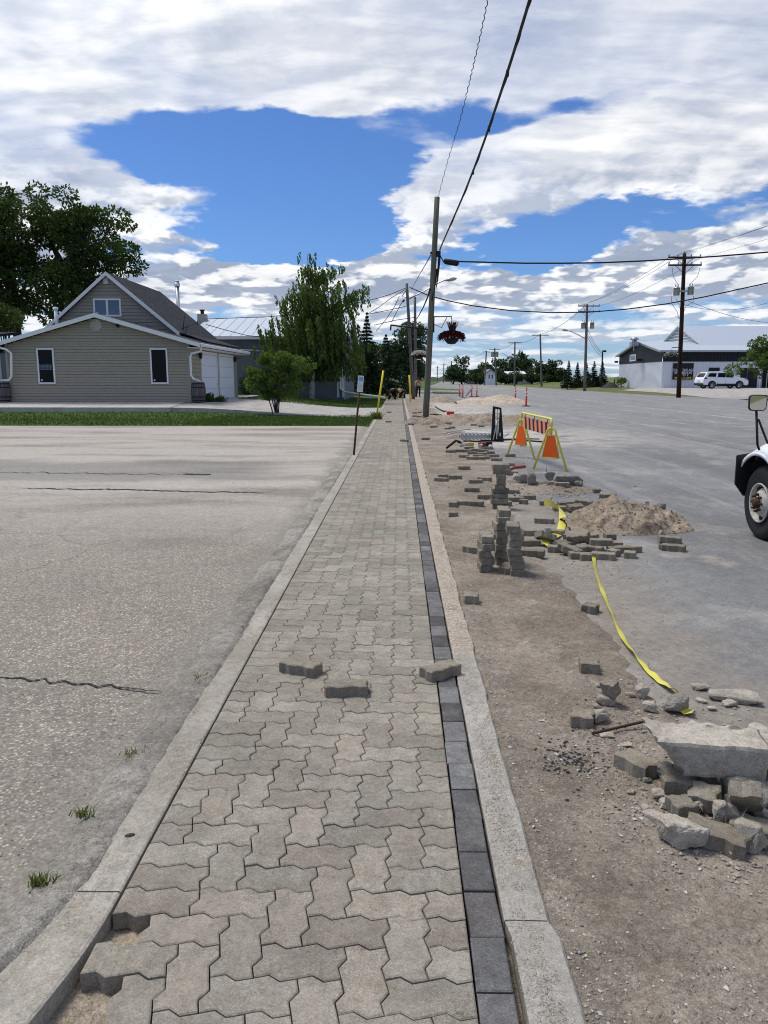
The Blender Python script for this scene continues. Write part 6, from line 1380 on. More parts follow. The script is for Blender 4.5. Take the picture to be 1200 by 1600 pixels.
RK = [  # base px, py, size x, y, z, rot deg, label
    (1146, 1094, .26, .12, .055, -18, 'large flat pale concrete shard lying farthest right behind the slab'), (1094, 1077, .10, .06, .03, 0, 'small flat chip at the left end of the large flat shard'), (1140, 1103, .075, .05, .035, 10, 'rough small lump in front of the large flat shard'), (1096, 1097, .06, .035, .02, -30, 'tiny pale stone between the tape and the flat shard'),
    (1112, 1109, .05, .035, .02, 0, 'tiny grey crumb in front of the flat shard'), (1055, 1110, .125, .10, .085, 20, 'rounded brown grey stone resting on the end of the tape'), (1014, 1110, .075, .06, .05, -10, 'small rough stone just behind the left end of the slab'),
    (1001, 1088, .095, .06, .065, 40, 'pointed pale chunk standing behind the slab end'), (984, 1088, .05, .04, .025, 0, 'small pinkish stone beside the upright paver piece'), (946, 1101, .095, .06, .05, -30, 'white topped chunk leaning at the upright paver piece'), (936, 1126, .09, .085, .065, 15, 'pale jagged chunk right of the blocky paver'),
    (931, 1110, .04, .04, .03, 15, 'little stone behind the blocky paver'), (948, 1152, .07, .04, .02, 0, 'flat pale flake near the rusty bar'),
    (1028, 1282, .12, .055, .03, -52, 'long thin pale shard pointing up left in the near rubble'), (1067, 1318, .185, .11, .10, -22, 'biggest pale boulder at the front of the near rubble'), (1168, 1322, .09, .10, .10, -60, 'white faced stone wedged beside the long paver'), (1131, 1291, .10, .08, .085, 10, 'pale stone between the long paver and the tilted one'),
    (1172, 1258, .20, .15, .12, -30, 'large brownish rubble stone under the right part of the slab'), (1108, 1252, .09, .06, .05, -20, 'rough broken piece lying on the dark paver under the slab'), (1045, 1215, .12, .09, .06, 0, 'coarse grey lump under the left of the slab'), (1022, 1198, .05, .045, .04, 0, 'small stone on top of the tilted long paver'), (1028, 1248, .05, .05, .035, 0, 'small rounded pebble like chunk left of the rubble pavers'),
    (1188, 1282, .06, .05, .06, 30, 'small pale stone at the right edge above the paver'), (1092, 1268, .05, .05, .04, 20, 'bluish small stone among the rubble pavers'), (1012, 1222, .04, .03, .02, 0, 'flat chip left of the coarse grey lump'), (978, 1166, .06, .035, .02, -20, 'flat pale stone beside the black asphalt crumbs'), (985, 1240, .03, .025, .02, 0, 'single pebble sized stone left of the near rubble'), (1188, 1322, .05, .04, .04, 0, 'ochre broken bit at the right edge of the near rubble'),
    (1086, 1300, .07, .06, .05, 10, 'small pale lump between the biggest boulder and the long paver'), (1100, 1228, .10, .06, .05, 0, 'grey lump in the shade under the middle of the slab'), (1146, 1262, .08, .07, .06, 25, 'pale chunk left of the large brownish rubble stone'), (1190, 1252, .07, .06, .05, 0, 'chunk at the right edge under the orange mark'), (1042, 1262, .06, .05, .04, 0, 'small pale chunk left of the short grey paver'), (1148, 1338, .05, .04, .03, 0, 'small loose piece in front of the long paver'), (1128, 1310, .06, .05, .05, 30, 'pale wedge between the long paver and the white faced stone'), (1010, 1268, .045, .035, .03, 0, 'grey bit left of the long thin pale shard'),
    # mid distance rubble line
    (887, 762, .50, .22, .20, -6, 'long dark broken concrete block in the rubble line'), (903, 763, .12, .14, .13, 0, 'pale end lump right of the long dark block'), (864, 763, .22, .16, .11, -10, 'pale rounded stone left of the long dark block'), (859, 752, .16, .14, .16, 0, 'light pointed stone touching the long dark block'), (846, 762, .16, .12, .10, 5, 'tan stone in the middle of the rubble line'),
    (831, 762, .16, .12, .22, 15, 'upright brown grey stone in the rubble line'), (818, 754, .20, .20, .18, 0, 'rounded conglomerate lump in the rubble line'), (808, 753, .15, .13, .13, 0, 'left rounded lump of the rubble line'), (888, 770, .14, .05, .035, -25, 'white flat chip in front of the long dark block'), (795, 760, .08, .06, .05, 0, 'small stone right of the tallest stack'), (835, 768, .10, .06, .04, -30, 'white shard before the upright stone'),
    (1033, 797, .11, .10, .10, 0, 'dark lump on the right shoulder of the soil mound'), (1034, 838, .09, .07, .06, 0, 'grey stone sunk in the front of the mound'), (1036, 858, .10, .08, .06, 0, 'rough lump left of the pair of pavers'), (862, 790, .09, .07, .07, 0, 'pale stone behind the tape loop'), (1011, 788, .06, .05, .05, 0, 'small dark clod on asphalt behind the mound'), (855, 838, .09, .06, .05, 0, 'pale chip at the lower tape bend'),
    (677, 668, .30, .2, .12, 0, 'sandy lump right of the near pole foot'), (700, 664, .28, .2, .16, 0, 'grey broken lump in the spoil beyond the near pole'), (935, 1073, .03, .03, .02, 0, 'tiny stone behind the blocky pavers')]
for i, (px, py, sx, sy, sz_, r_, lab) in enumerate(RK):
    dark = any(w in lab for w in ('dark', 'brown', 'coarse', 'conglomerate', 'clod')); rock(px, py, sx, sy, sz_, R(r_), lab, 100 + i, 'dark_rubble' if dark else 'broken_concrete', rough=.16 if 'rough' in lab or 'coarse' in lab else .09)
mound_top = None
# pavers inside the near rubble
near_p = [(909, 1131, -12, 1, 0, 0, .0, 'blocky grey paver with the pale chunk on its right'), (958, 1098, 40, 1, 0, 72, -.05, 'paver piece standing upright beyond the slab end', .72), (994, 1203, -52, 1, 0, 0, .0, 'broken zigzag paver lying left of the slab', 1.5), (1062, 1234, -10, 1, 4, 0, .0, 'dark paver lying under the slab in its shadow', 1.3),
          (1064, 1272, -75, 1, 0, 0, .0, 'short grey paver standing in the middle of the near rubble', .85), (1098, 1262, -30, 1, 8, -6, .0, 'paver lying flat behind the short grey paver'), (1117, 1318, -34, 0, 0, 2, .0, 'long paver at the front right of the near rubble'), (1160, 1280, 62, 1, -10, 48, -.01, 'smooth paver propped steeply on its edge in the rubble', 1.5), (1192, 1312, -30, 0, 0, 0, .0, 'paver cut by the right edge of the picture'), (1150, 1238, -8, 1, 0, 0, .0, 'paver half deep in the shade below the slab')]
for px, py, r_, h_, tx, ty, up, lab, *kk in near_p: put_paver(px, py, R(r_), lab, 'pavers in the near rubble', bool(h_), (R(tx), R(ty)), up, kx=kk[0] if kk else 1.0)
# the broken curb slab
def slabpiece(x0, x1, root, seed, name='slab_piece', left_chamfer=False):
    bm = bmesh.new(); bmesh.ops.create_grid(bm, x_segments=1, y_segments=1, size=1); bm.free()
    nx, ny, nz_ = 44, 12, 9; L, W, H_ = x1 - x0, .215, .140; V = {}; mb = MB()
    def P(i, j, k):
        u, v, w = i / nx, j / ny, k / nz_; x = x0 + L * u; y = -W / 2 + W * v; z = H_ * w
        # sloping worn back, rough broken faces
        if v > .55: z -= (v - .55) * .03 * w
        if left_chamfer and u < .3: cut = (1 - u / .3); x += .13 * cut * (1 - w) ** 1.1 + .02 * cut * (1 - v); y += .03 * cut * (1 - w)
        r_ = .016 if v > .62 else .012 if (left_chamfer and u < .12) else .0028
        d = Vector((noise.noise(Vector((x * 22, y * 22, z * 22 + seed))), noise.noise(Vector((x * 22 + 9, y * 22, z * 22))), noise.noise(Vector((x * 18, y * 18 + 4, z * 20))))) * r_ * 1.6
        if v in (0, 1) and w in (0, 1): y *= .955; z = z * .965 + .003
        return Vector((x, y, z)) + d
    def face(f, nu, nv, flip=False):
        vs = [f(i, j) for j in range(nv + 1) for i in range(nu + 1)]; fs = [(j * (nu + 1) + i, j * (nu + 1) + i + 1, (j + 1) * (nu + 1) + i + 1, (j + 1) * (nu + 1) + i) for j in range(nv) for i in range(nu)]
        if flip: fs = [q[::-1] for q in fs]
        mb.add(vs, fs, False)
    face(lambda i, k: P(i, 0, k), nx, nz_); face(lambda i, k: P(i, ny, k), nx, nz_, True); face(lambda i, j: P(i, j, nz_), nx, ny); face(lambda i, j: P(i, j, 0), nx, ny, True); face(lambda j, k: P(0, j, k), ny, nz_, True); face(lambda j, k: P(nx, j, k), ny, nz_)
    return mb, name
o0 = surf(1040, 1213); 
slab_ = thing('concrete_slab', 'big broken length of old concrete curb with an orange paint mark, lying on the rubble', 'concrete slab', (0, 0, 0))
for (a_, b_, c_, s_) in ((0, .432, True, 3), (.437, 1.0, False, 8)):
    mb, nm = slabpiece(a_, b_, None, s_, left_chamfer=c_); off = MB(); off.v, off.f, off.smooth = mb.v, mb.f, mb.smooth; ob = off.build(nm, MATS['broken_concrete'], slab_)
mb = MB()
for i in range(26):
    x = .452 + .09 * random.random() + .0; z = .03 + .10 * random.random(); q = random.uniform(.006, .02); mb.add([(x, -.1115, z), (x + q, -.1115, z - q * .2), (x + q * 1.2, -.1115, z + q * 1.5), (x + q * .1, -.1115, z + q * 1.7)], [(0, 1, 2, 3)])
mb.build('paint_mark', MATS['paint_orange_mark'], slab_)
slab_.location = (.985, 2.86, .072); slab_.rotation_euler = (R(2), R(1.0), R(-5))
# rusty bar
a_, b_ = surf(925, 1150), surf(1012, 1135); m_ = MB(); m_.tube([a_ + Vector((0, 0, .012)), b_ + Vector((.02, 0, .035))], .0065, 8); tag(m_.build('rusty_bar', MATS['rust']), 'thin rusty steel bar poking out left from under the broken slab', 'steel bar')
# yellow caution tape
def ribbon(name, label, pts, w, tws, mat='tape_yellow', txt=()):
    pts = [Vector(p) for p in pts]; fine = []; n = len(pts) - 1
    for i in range(n):
        p0, p1, p2_, p3_ = pts[max(i - 1, 0)], pts[i], pts[i + 1], pts[min(i + 2, n)]
        for k in range(8): t_ = k / 8; fine.append((.5 * ((2 * p1) + (-p0 + p2_) * t_ + (2 * p0 - 5 * p1 + 4 * p2_ - p3_) * t_ * t_ + (-p0 + 3 * p1 - 3 * p2_ + p3_) * t_ ** 3), i + t_))
    fine.append((pts[-1], n)); vs = []
    for i, (p, u) in enumerate(fine):
        d = (fine[min(i + 1, len(fine) - 1)][0] - fine[max(i - 1, 0)][0]).normalized(); side = d.cross(Vector((0, 0, 1))).normalized(); k = min(int(u), len(tws) - 2); a = tws[k] + (tws[k + 1] - tws[k]) * (u - k)
        v = (side * math.cos(a) + Vector((0, 0, 1)) * math.sin(a)) * w / 2; lift = Vector((0, 0, abs(math.sin(a)) * w / 2 + .012)); wob = Vector((0, 0, .004 * math.sin(i * .9)))
        vs += [p - v + lift + wob, p + lift + Vector((0, 0, .002)), p + v + lift - wob * .5]
    m_ = MB(); m_.add(vs, [(3 * i, 3 * i + 3, 3 * i + 4, 3 * i + 1) for i in range(len(fine) - 1)] + [(3 * i + 1, 3 * i + 4, 3 * i + 5, 3 * i + 2) for i in range(len(fine) - 1)], True); root = thing(name, label, 'caution tape', fine[0][0]); m_.build('ribbon', MATS[mat], root); return root, fine
tp = [surf(*q) for q in ((927, 872), (931, 898), (942, 930), (957, 968), (974, 1003), (993, 1030), (1012, 1050), (1032, 1068), (1050, 1083), (1060, 1092))]
ct, fine = ribbon('caution_tape', 'long yellow printed warning tape trailing over dirt and asphalt towards the broken slab', tp, .044, [.4, .9, .5, .9, .4, .8, .1, .0, .5, 1.2])
def tape_text(s_, pA, pB, size, parent, z=.012):
    a_, b_ = surf(*pA), surf(*pB); c = (a_ + b_) / 2; ang = math.atan2((b_ - a_).y, (b_ - a_).x); text('lettering', s_, size, 'ink', parent, XF((c.x, c.y, c.z + z), (0, 0, ang)), 1.0)
tape_text('CAUTION', (1005, 1040), (1030, 1064), .034, ct)
tape_text('DO', (1036, 1071), (1046, 1080), .034, ct)
ribbon('caution_tape', 'short crumpled end of yellow tape behind the broken slab', [surf(*q) for q in ((1058, 1103), (1066, 1112), (1074, 1116), (1083, 1118))], .07, [.3, .1, .0, .3])
ribbon('caution_tape', 'bit of yellow tape under the slab at the right picture edge', [surf(*q) for q in ((1176, 1218), (1190, 1226), (1206, 1240))], .08, [.1, .3, .0])
ct2, fine = ribbon('caution_tape', 'looped yellow warning tape between the stacks and the soil mound', [surf(*q) + Vector((0, 0, h_)) for q, h_ in (((850, 793), .0), ((858, 798), .05), ((866, 801), .04), ((876, 803), .02), ((879, 812), .0), ((877, 826), 0), ((871, 838), 0), ((860, 846), .02), ((852, 852), .01), ((864, 858), 0), ((884, 858), .02))], .085, [1.4, 1.3, 1.1, .7, .2, .1, .2, .6, .4, .1, .5])

# soil mound, sand piles, spoil
def mound(name, label, px, py, rx, ry, h, mat, seed, peaks=((0, 0, 1),), rough=.05, n=70, cat='soil heap'):
    c = surf(px, py); root = thing(name, label, cat, (c.x, c.y, c.z)); m_ = MB()
    def pf(u, v):
        x, y = (u * 2 - 1) * 1.15, (v * 2 - 1) * 1.15; q = 0
        for (ax, ay, k) in peaks: d = math.hypot(x - ax, y - ay); q = max(q, k * max(0, 1 - d ** 1.25 / (1 - .25 * math.hypot(ax, ay))))
        e = ss(q / .2) if q > 0 else 0
        wx, wy = c.x + x * rx, c.y + y * ry; z = h * (q ** .9 if q > 0 else 0) + e * rough * (fb(wx, wy, 3.2, seed) + .5 * fb(wx, wy, 11, seed + 1) + .35 * abs(fb(wx, wy, 24, seed + 2)))
        return (wx + .02 * nz(wx, wy, 9, 1), wy, c.z - .03 + max(-.01, z) + (.028 if q > 0 else 0))
    m_.grid(pf, n, n); m_.build('heap', MATS[mat], root); P = []
    for _ in range(int(n * 9)):
        a = random.random() * 6.28; r_ = random.random() ** .6 * 1.12; x, y = r_ * math.cos(a), r_ * math.sin(a); u, v = (x / 1.15 + 1) / 2, (y / 1.15 + 1) / 2; p = pf(u, v); s_ = random.uniform(.2, 1) ** 2 * .028 * (rx ** .5); P.append((p[0], p[1], p[2] + s_ * .2, s_))
    o = pebble_mb(P).build('clods', MATS[mat], root); o['kind'] = 'stuff'; return root
mound('soil_mound', 'brown mound of loose sandy soil dumped on the asphalt behind the heaped pavers', 978, 822, .60, .56, .30, 'mound_soil', 3, ((-.12, 0, 1), (.35, .1, .72), (-.5, -.05, .55)), .075, 90)
mound('sand_pile', 'pale sand pile in front of the orange delineator posts', 770, 631, 2.1, 2.6, .62, 'pale_sand', 5, ((.25, 0, 1), (-.45, .1, .62)), .07, 60, 'sand pile')
mound('sand_pile', 'low sandy spoil heap right of the near pole, behind the metal frame', 750, 662, 2.0, 1.3, .36, 'mound_soil', 7, ((.1, .1, .9), (-.55, -.1, .9), (.6, 0, .7)), .09, 60, 'soil heap')
mound('sand_pile', 'small tan heap just behind the near pole', 690, 628, 1.2, 1.6, .42, 'mound_soil', 9, ((0, 0, 1),), .08, 36, 'soil heap')
mound('spoil_heap', 'grey brown spoil around the foot of the near pole', 668, 662, .95, 1.2, .16, 'dirt', 11, ((.1, 0, 1), (-.3, .2, .8)), .08, 50, 'soil heap')
mound('spoil_heap', 'grey stony spoil strip in the rubble line beyond the stacks', 835, 764, .75, .55, .06, 'dirt', 13, ((0, 0, 1), (-.4, 0, .8), (.4, 0, .8)), .03, 40, 'soil heap')

# barricade
f1, f2, f3, f4 = surf(792, 713), surf(835.5, 718), surf(833.5, 733), surf(886, 737)
bar = thing('barricade', 'yellow A-frame barricade with orange striped board and two orange panels', 'barricade', (f1 + f4) / 2)
def aframe(fa, fb_, hz):
    c = (fa + fb_) / 2; top = Vector((c.x, c.y, c.z + hz)); m_ = MB(); n = 14; dirx = (fb_ - fa).normalized(); pts = [fa]
    sh = .085
    L1 = Vector((top.x, top.y, top.z - sh)) - dirx * sh; R1 = Vector((top.x, top.y, top.z - sh)) + dirx * sh
    for i in range(n + 1): a = math.pi * (1 - i / n); pts.append(Vector((top.x, top.y, top.z - sh)) + dirx * math.cos(a) * sh + Vector((0, 0, math.sin(a) * sh)))
    pts.append(fb_); m_.tube(pts, .021, 8); lg = m_.build('leg', MATS['yellow_paint'], bar)
    # panel
    w0, w1, z0, z1 = .075, .150, hz - .52, hz - .14; nrm = dirx.cross(Vector((0, 0, 1)))
    def q(s_, z, o_): return c + dirx * s_ + Vector((0, 0, z)) + nrm * o_
    if nrm.y > 0: nrm = -nrm
    bb = MB(); V = [q(-w1, z0, .012), q(w1, z0, .012), q(w0, z1, .012), q(-w0, z1, .012), q(-w1, z0, .002), q(w1, z0, .002), q(w0, z1, .002), q(-w0, z1, .002)]; F_ = [(0, 1, 2, 3), (7, 6, 5, 4), (0, 4, 5, 1), (1, 5, 6, 2), (2, 6, 7, 3), (3, 7, 4, 0)]
    bb.add(V, F_); pn = bb.build('panel', MATS['orange_panel'], bar)
    b2_ = MB(); 
    for A1, A2 in ((q(-w1 - .012, z0 - .012, .0), q(w1 + .012, z0 - .012, .0)), (q(-w0 - .012, z1 + .012, .0), q(w0 + .012, z1 + .012, .0)), (q(-w1 - .012, z0 - .012, .0), q(-w0 - .012, z1 + .012, .0)), (q(w1 + .012, z0 - .012, .0), q(w0 + .012, z1 + .012, .0))): b2_.tube([A1, A2], .011, 5)
    b2_.build('panel_border', MATS['yellow_paint'], pn); b3_ = MB(); b3_.tube([q(0, z1, .0), q(0, hz + .02, 0)], .014, 6); b3_.build('hanger', MATS['yellow_paint'], bar)
    return top
t1, t2 = aframe(f1, f2, .80), aframe(f3, f4, .76)
u_ = Vector((0, 0, 1)); h1, h2 = t1.z + .135, t2.z + .16; ax_ = (t2 - t1); ax_.z = 0; ax_.normalize(); m_ = MB(); e1, e2 = Vector((t1.x, t1.y, h1)), Vector((t2.x, t2.y, h2))
m_.tube([t1 - u_ * .12, e1 - u_ * .06, e1 + ax_ * .02 - u_ * .015, e1 + ax_ * .06, e2 - ax_ * .06, e2 - ax_ * .02 - u_ * .015, e2 - u_ * .06, t2 - u_ * .12], .021, 8); m_.build('top_rail', MATS['yellow_paint'], bar)
pA, pB = e1 + ax_ * .14 - u_ * .075, e2 - ax_ * .12 - u_ * .075; nn = Vector((-ax_.y, ax_.x, 0)); nn = -nn if nn.y > 0 else nn; bh = .23
m_ = MB(); m_.add([pA - u_ * bh, pB - u_ * bh, pB, pA, pA - u_ * bh - nn * .012, pB - u_ * bh - nn * .012, pB - nn * .012, pA - nn * .012], [(0, 1, 2, 3), (7, 6, 5, 4), (0, 4, 5, 1), (1, 5, 6, 2), (2, 6, 7, 3), (3, 7, 4, 0)]); brd = m_.build('striped_board', MATS['faded_orange'], bar)
for k in range(6):
    s0, s1 = .06 + k * .155, .06 + k * .155 + .065; m_ = MB(); a_, b_ = pA.lerp(pB, s0) + nn * .003, pA.lerp(pB, s1) + nn * .003; lean = (pB - pA) * .035; m_.add([a_ - u_ * bh + lean, b_ - u_ * bh + lean, b_, a_], [(0, 1, 2, 3)]); m_.build('stripe', MATS['ink'], brd)
for s_ in (.08, .45, .93): m_ = MB(); a_ = pA.lerp(pB, s_); m_.tube([a_ - u_ * .02 + nn * .01, a_ + u_ * .07], .008, 5); m_.build('hook', MATS['black_metal'], bar)

# delineators and the tape strung between them
DL = [(718, 619, 604, 'leftmost orange delineator post of the far group'), (723, 621, 604, 'second orange delineator post from the left, leaning by a timber'), (737, 620, 603, 'orange delineator post left of the rightmost one of the far group'), (745, 620, 604, 'rightmost orange delineator post of the far group of four'), (805, 628.5, 600, 'orange delineator post at the right end of the pale sand pile'), (822, 635, 601, 'nearest orange delineator post on the asphalt')]
tps = []
for px, pb, pt, lab in DL:
    b = surf(px, pb); H_ = 1.12; root = thing('delineator_post', lab, 'traffic post', b, 'orange delineator posts')
    m_ = MB(); m_.lathe([(.26, 0), (.26, .035), (.10, .06), (.06, .07)], 12, XF(b)); m_.build('base', MATS['black_rubber'], root)
    m_ = MB(); m_.lathe([(.06, .06), (.052, .9), (.045, .93), (.03, .95), (.03, 1.02), (.045, 1.04), (.045, 1.10), (0, 1.12)], 12, XF(b)); m_.build('post', MATS['delineator_red'], root)
    for z in (.62, .80): m_ = MB(); m_.lathe([(.058, z), (.056, z + .09)], 12, XF(b)); m_.build('reflective_band', MATS['banner_white'], root)
    tps.append(b + Vector((0, 0, .99)))
for i in range(5):
    if i == 3: continue
m_ = MB(); q = sag(tps[3], tps[4], .14, 14) + sag(tps[4], tps[5], .05, 5)[1:]; m_.tube(q, .018, 4); tag(m_.build('boundary_tape', MATS['tape_yellow']), 'thin yellow tape strung between the orange delineator posts', 'tape')
a_, b_ = surf(728, 620), surf(733, 621); m_ = MB(); m_.box(-.05, -.02, 0, .05, .02, 1.0, XF((a_.x, a_.y, 0), (0, R(38), 0))); tag(m_.build('timber', MATS['pallet_wood']), 'short pale timber leaning by the second delineator post', 'timber')

# dark steel frame standing upright (loader fork frame), grate, hoses
b = surf(779, 690); fr_ = thing('loader_frame', 'black upright steel frame with cut out slots standing beyond the flat heap of pavers', 'steel frame', b)
X0 = b.x; Yf = b.y; k_ = Yf / F
def fx(px): return at(px, 660, Yf).x
def fz(py): return at(778, py, Yf).z
def quadplate(name, pts, Y_, th, mat='black_metal'):
    m_ = MB(); V = [Vector((fx(x), Y_, fz(y))) for x, y in pts]; n = len(V); V2 = [v + Vector((0, th, 0)) for v in V]; m_.add(V + V2, [tuple(range(n)), tuple(range(2 * n - 1, n - 1, -1))] + [(i, n + i, n + (i + 1) % n, (i + 1) % n) for i in range(n)]); return m_.build(name, MATS[mat], fr_)
quadplate('side_plate', [(767.5, 690), (773, 690), (773.5, 636), (769.5, 634.5)], Yf - .02, .05); quadplate('side_plate', [(778, 692), (787.5, 690), (782.5, 637.5), (780.5, 637)], Yf - .05, .05)
quadplate('top_bar', [(769.5, 638), (782.5, 640.5), (782.3, 637), (769.5, 634.5)], Yf - .035, .05)
for y in (646, 653, 659): quadplate('cross_bar', [(773.2, y + 1), (780.6, y + 1.3), (780.6, y), (773.2, y)], Yf - .01, .02, 'galvanised')
quadplate('centre_bar', [(776.3, 668), (777.4, 668), (777.2, 638), (776.2, 638)], Yf, .02, 'galvanised')
quadplate('lower_plate', [(773, 691), (779, 692), (778, 664), (773.5, 664)], Yf + .02, .03)
m_ = MB(); m_.tube([Vector((fx(771), Yf - .05, fz(687))), Vector((fx(774), Yf - .06, fz(670))), Vector((fx(776.5), Yf - .06, fz(657)))], .02, 5); m_.build('strut', MATS['galvanised'], fr_)
m_ = MB(); m_.box(fx(775.6), Yf - .03, fz(686), fx(777.4), Yf - .01, fz(668)); m_.box(fx(780.5), Yf - .06, fz(681), fx(782.6), Yf - .052, fz(676)); m_.build('light_slot', MATS['stone_pale'], fr_)
a_ = surf(705, 687); b_ = surf(768, 686); gr = thing('steel_grate', 'flat pale steel grate with short bars lying left of the black frame', 'grate', a_); m_ = MB()
Yg, dY = a_.y, .55
m_.box(a_.x + .25, Yg - .02, .0, b_.x, Yg + .01, .10); m_.build('rail', MATS['galvanised'], gr); m_ = MB(); m_.box(a_.x + .25, Yg + dY, .0, b_.x, Yg + dY + .03, .10); m_.build('rail', MATS['galvanised'], gr)
for k in range(9): xx = a_.x + .25 + (b_.x - a_.x - .3) * k / 8; m_ = MB(); m_.box(xx, Yg + .012, .06, xx + .035, Yg + dY - .002, .095); m_.build('bar', MATS['galvanised'], gr)
for i, (lst, r_, lab) in enumerate([([(693, 684), (705, 681), (722, 678), (735, 677)], .018, 'thin pale rod lying behind the steel grate'), ([(700, 685), (712, 682), (726, 681)], .015, 'second thin rod crossing the left end of the grate'), ([(788, 683), (791, 680), (795, 678)], .012, 'short wire sticking out right of the black frame'), ([(724, 690), (745, 691), (770, 689.5), (800, 688), (850, 691.5)], .020, 'dark green hose lying across the asphalt behind the barricade'), ([(768, 686.5), (790, 687), (815, 686.5), (843, 686.8)], .016, 'thin hose parallel to the dark green one behind the barricade'), ([(680, 636), (686, 640), (694, 644), (697, 643)], .03, 'bent dark rod on the ground past the near pole'), ([(672, 648), (685, 649), (690, 649)], .025, 'short dark rod just right of the near pole')]):
    pp = [surf(*q) + Vector((0, 0, r_ + (.10 if i < 2 else 0))) for q in lst]; m_ = MB(); m_.tube(pp, r_, 6); tag(m_.build('hose' if 'hose' in lab else 'rod', MATS['black_rubber' if 'dark' in lab or 'hose' in lab else 'galvanised']), lab, 'hose' if 'hose' in lab else 'rod')
# red power saw / tool box with pale disc
b = surf(757.5, 701); tb = thing('cut_off_saw', 'red and black power saw with a pale round disc resting by the flat heap', 'power saw', b); m_ = MB(); m_.box(b.x - .155, b.y - .08, b.z + .03, b.x + .06, b.y + .10, b.z + .15); m_.build('housing', MATS['red_tool'], tb, .01)
m_ = MB(); m_.box(b.x + .02, b.y - .10, b.z, b.x + .165, b.y + .10, b.z + .17); m_.build('engine', MATS['black_metal'], tb, .012); m_ = MB(); m_.lathe([(0, 0), (.055, 0), (.055, .012), (0, .012)], 18, XF((b.x + .12, b.y - .115, b.z + .055), (R(90), 0, 0))); m_.build('disc', MATS['banner_white'], tb)
m_ = MB(); m_.tube([(b.x - .12, b.y, b.z + .14), (b.x - .10, b.y, b.z + .20), (b.x + .10, b.y, b.z + .20), (b.x + .14, b.y, b.z + .15)], .012, 6); m_.build('handle', MATS['black_metal'], tb)
b = surf(735, 701); m_ = MB(); m_.box(-.07, -.05, 0, .07, .05, .10, XF((b.x, b.y, b.z + .055), (0, .1, .2))); tag(m_.build('yellow_tool', MATS['banner_yellow'], None, .015), 'yellowish tool body lying on the flat heap of pavers', 'tool')
b = surf(712, 702); m_ = MB(); m_.tube([(b.x - .22, b.y, b.z + .02), (b.x, b.y, b.z + .20), (b.x + .08, b.y, b.z + .17), (b.x + .15, b.y, b.z + .10)], [.025, .03, .035, .03], 6); tag(m_.build('tool_handle', MATS['black_rubber']), 'bent black tool handle arching over the left end of the flat heap', 'tool handle')
for i, (px, py, lab) in enumerate([(721, 703, 'white crumpled bag on the flat heap, left of the yellow tool'), (730, 703, 'second pale crumpled bag touching the yellow tool'), (751, 702, 'pale bag between the yellow tool and the saw')]): rock(px, py, .12, .10, .07, R(20 * i), lab, 300 + i, 'stone_pale', 'bag', 'crumpled_bag', up=.05, rough=.25)
b = surf(818, 698); m_ = MB(); m_.lathe([(0, 0), (.04, 0), (.052, .13), (0, .13)], 14, XF((b.x - .08, b.y, b.z + .05), (0, R(80), R(20)))); cp = thing('paper_cup', 'crushed red and white paper cup on the asphalt between the barricade legs', 'cup', b); m_.build('cup', MATS['cup_red'], cp); m_ = MB(); m_.lathe([(.054, .10), (.056, .125), (.045, .14), (0, .14)], 14, XF((b.x - .08, b.y, b.z + .05), (0, R(80), R(20)))); m_.lathe([(.043, .02), (.047, .05)], 14, XF((b.x - .08, b.y, b.z + .05), (0, R(80), R(20)))); m_.build('lid', MATS['banner_white'], cp)
a_, b_ = surf(788, 742), surf(819, 737); m_ = MB(); m_.tube([a_ + Vector((0, 0, .05)), a_.lerp(b_, .5) + Vector((0, 0, .10)), b_ + Vector((0, 0, .09))], [.02, .028, .032], 8); tag(m_.build('long_tool_handle', MATS['red_tool']), 'dark red tool handle sticking out right of the tallest stack', 'tool handle')
b = surf(681, 659); m_ = MB(); m_.lathe([(0, 0), (.12, 0), (.15, .28), (.155, .29), (.14, .29), (.12, .05), (0, .05)], 14, XF((b.x + .55, b.y, b.z + .1))); tag(m_.build('pail', MATS['cup_red']), 'small faded red pail in the spoil right of the near pole', 'pail')
b = surf(730, 697); # crates and lumber on the lawn far left of the workers
b = G(588, 618); m_ = MB(); cr_ = thing('wooden_crate', 'pale wooden crate on the lawn left of the crouching workers', 'crate', b)
for k in range(4): m_ = MB(); m_.box(b.x - .75, b.y - .4, b.z + .05 + k * .24, b.x + .75, b.y + .4, b.z + .23 + k * .24); m_.build('board', MATS['pallet_wood'], cr_)
tag(MB().box(b.x + .9, b.y - .3, b.z, b.x + 2.4, b.y + .5, b.z + .45).build('lumber_pile', MATS['rust'], None, .03), 'low dark lumber pile right of the pale wooden crate', 'lumber')

# ================================================================== PEOPLE
def skin_body(name, joints, edges, mat, parent, off):
    me = bpy.data.meshes.new(name); keys = list(joints); me.from_pydata([Vector(joints[k][:3]) for k in keys], [(keys.index(a), keys.index(b)) for a, b in edges], []); o = link(name, me, parent)
    o.modifiers.new('skin', 'SKIN'); sv = me.skin_vertices[0].data
    for i, k in enumerate(keys): r_ = joints[k][3]; sv[i].radius = (r_, r_ * (joints[k][4] if len(joints[k]) > 4 else 1)); sv[i].use_root = (k == 'pelvis')
    s_ = o.modifiers.new('smooth', 'SUBSURF'); s_.levels = s_.render_levels = 1; me.materials.append(MATS[mat]); return o
def sub(joints, names, grow): return {k: (*joints[k][:3], joints[k][3] + grow, *joints[k][4:]) for k in names}
LEGS = [('pelvis', 'hipL'), ('hipL', 'kneeL'), ('kneeL', 'ankleL'), ('pelvis', 'hipR'), ('hipR', 'kneeR'), ('kneeR', 'ankleR')]
TORSO = [('pelvis', 'waist'), ('waist', 'chest'), ('chest', 'neck'), ('chest', 'shL'), ('shL', 'elL'), ('chest', 'shR'), ('shR', 'elR')]
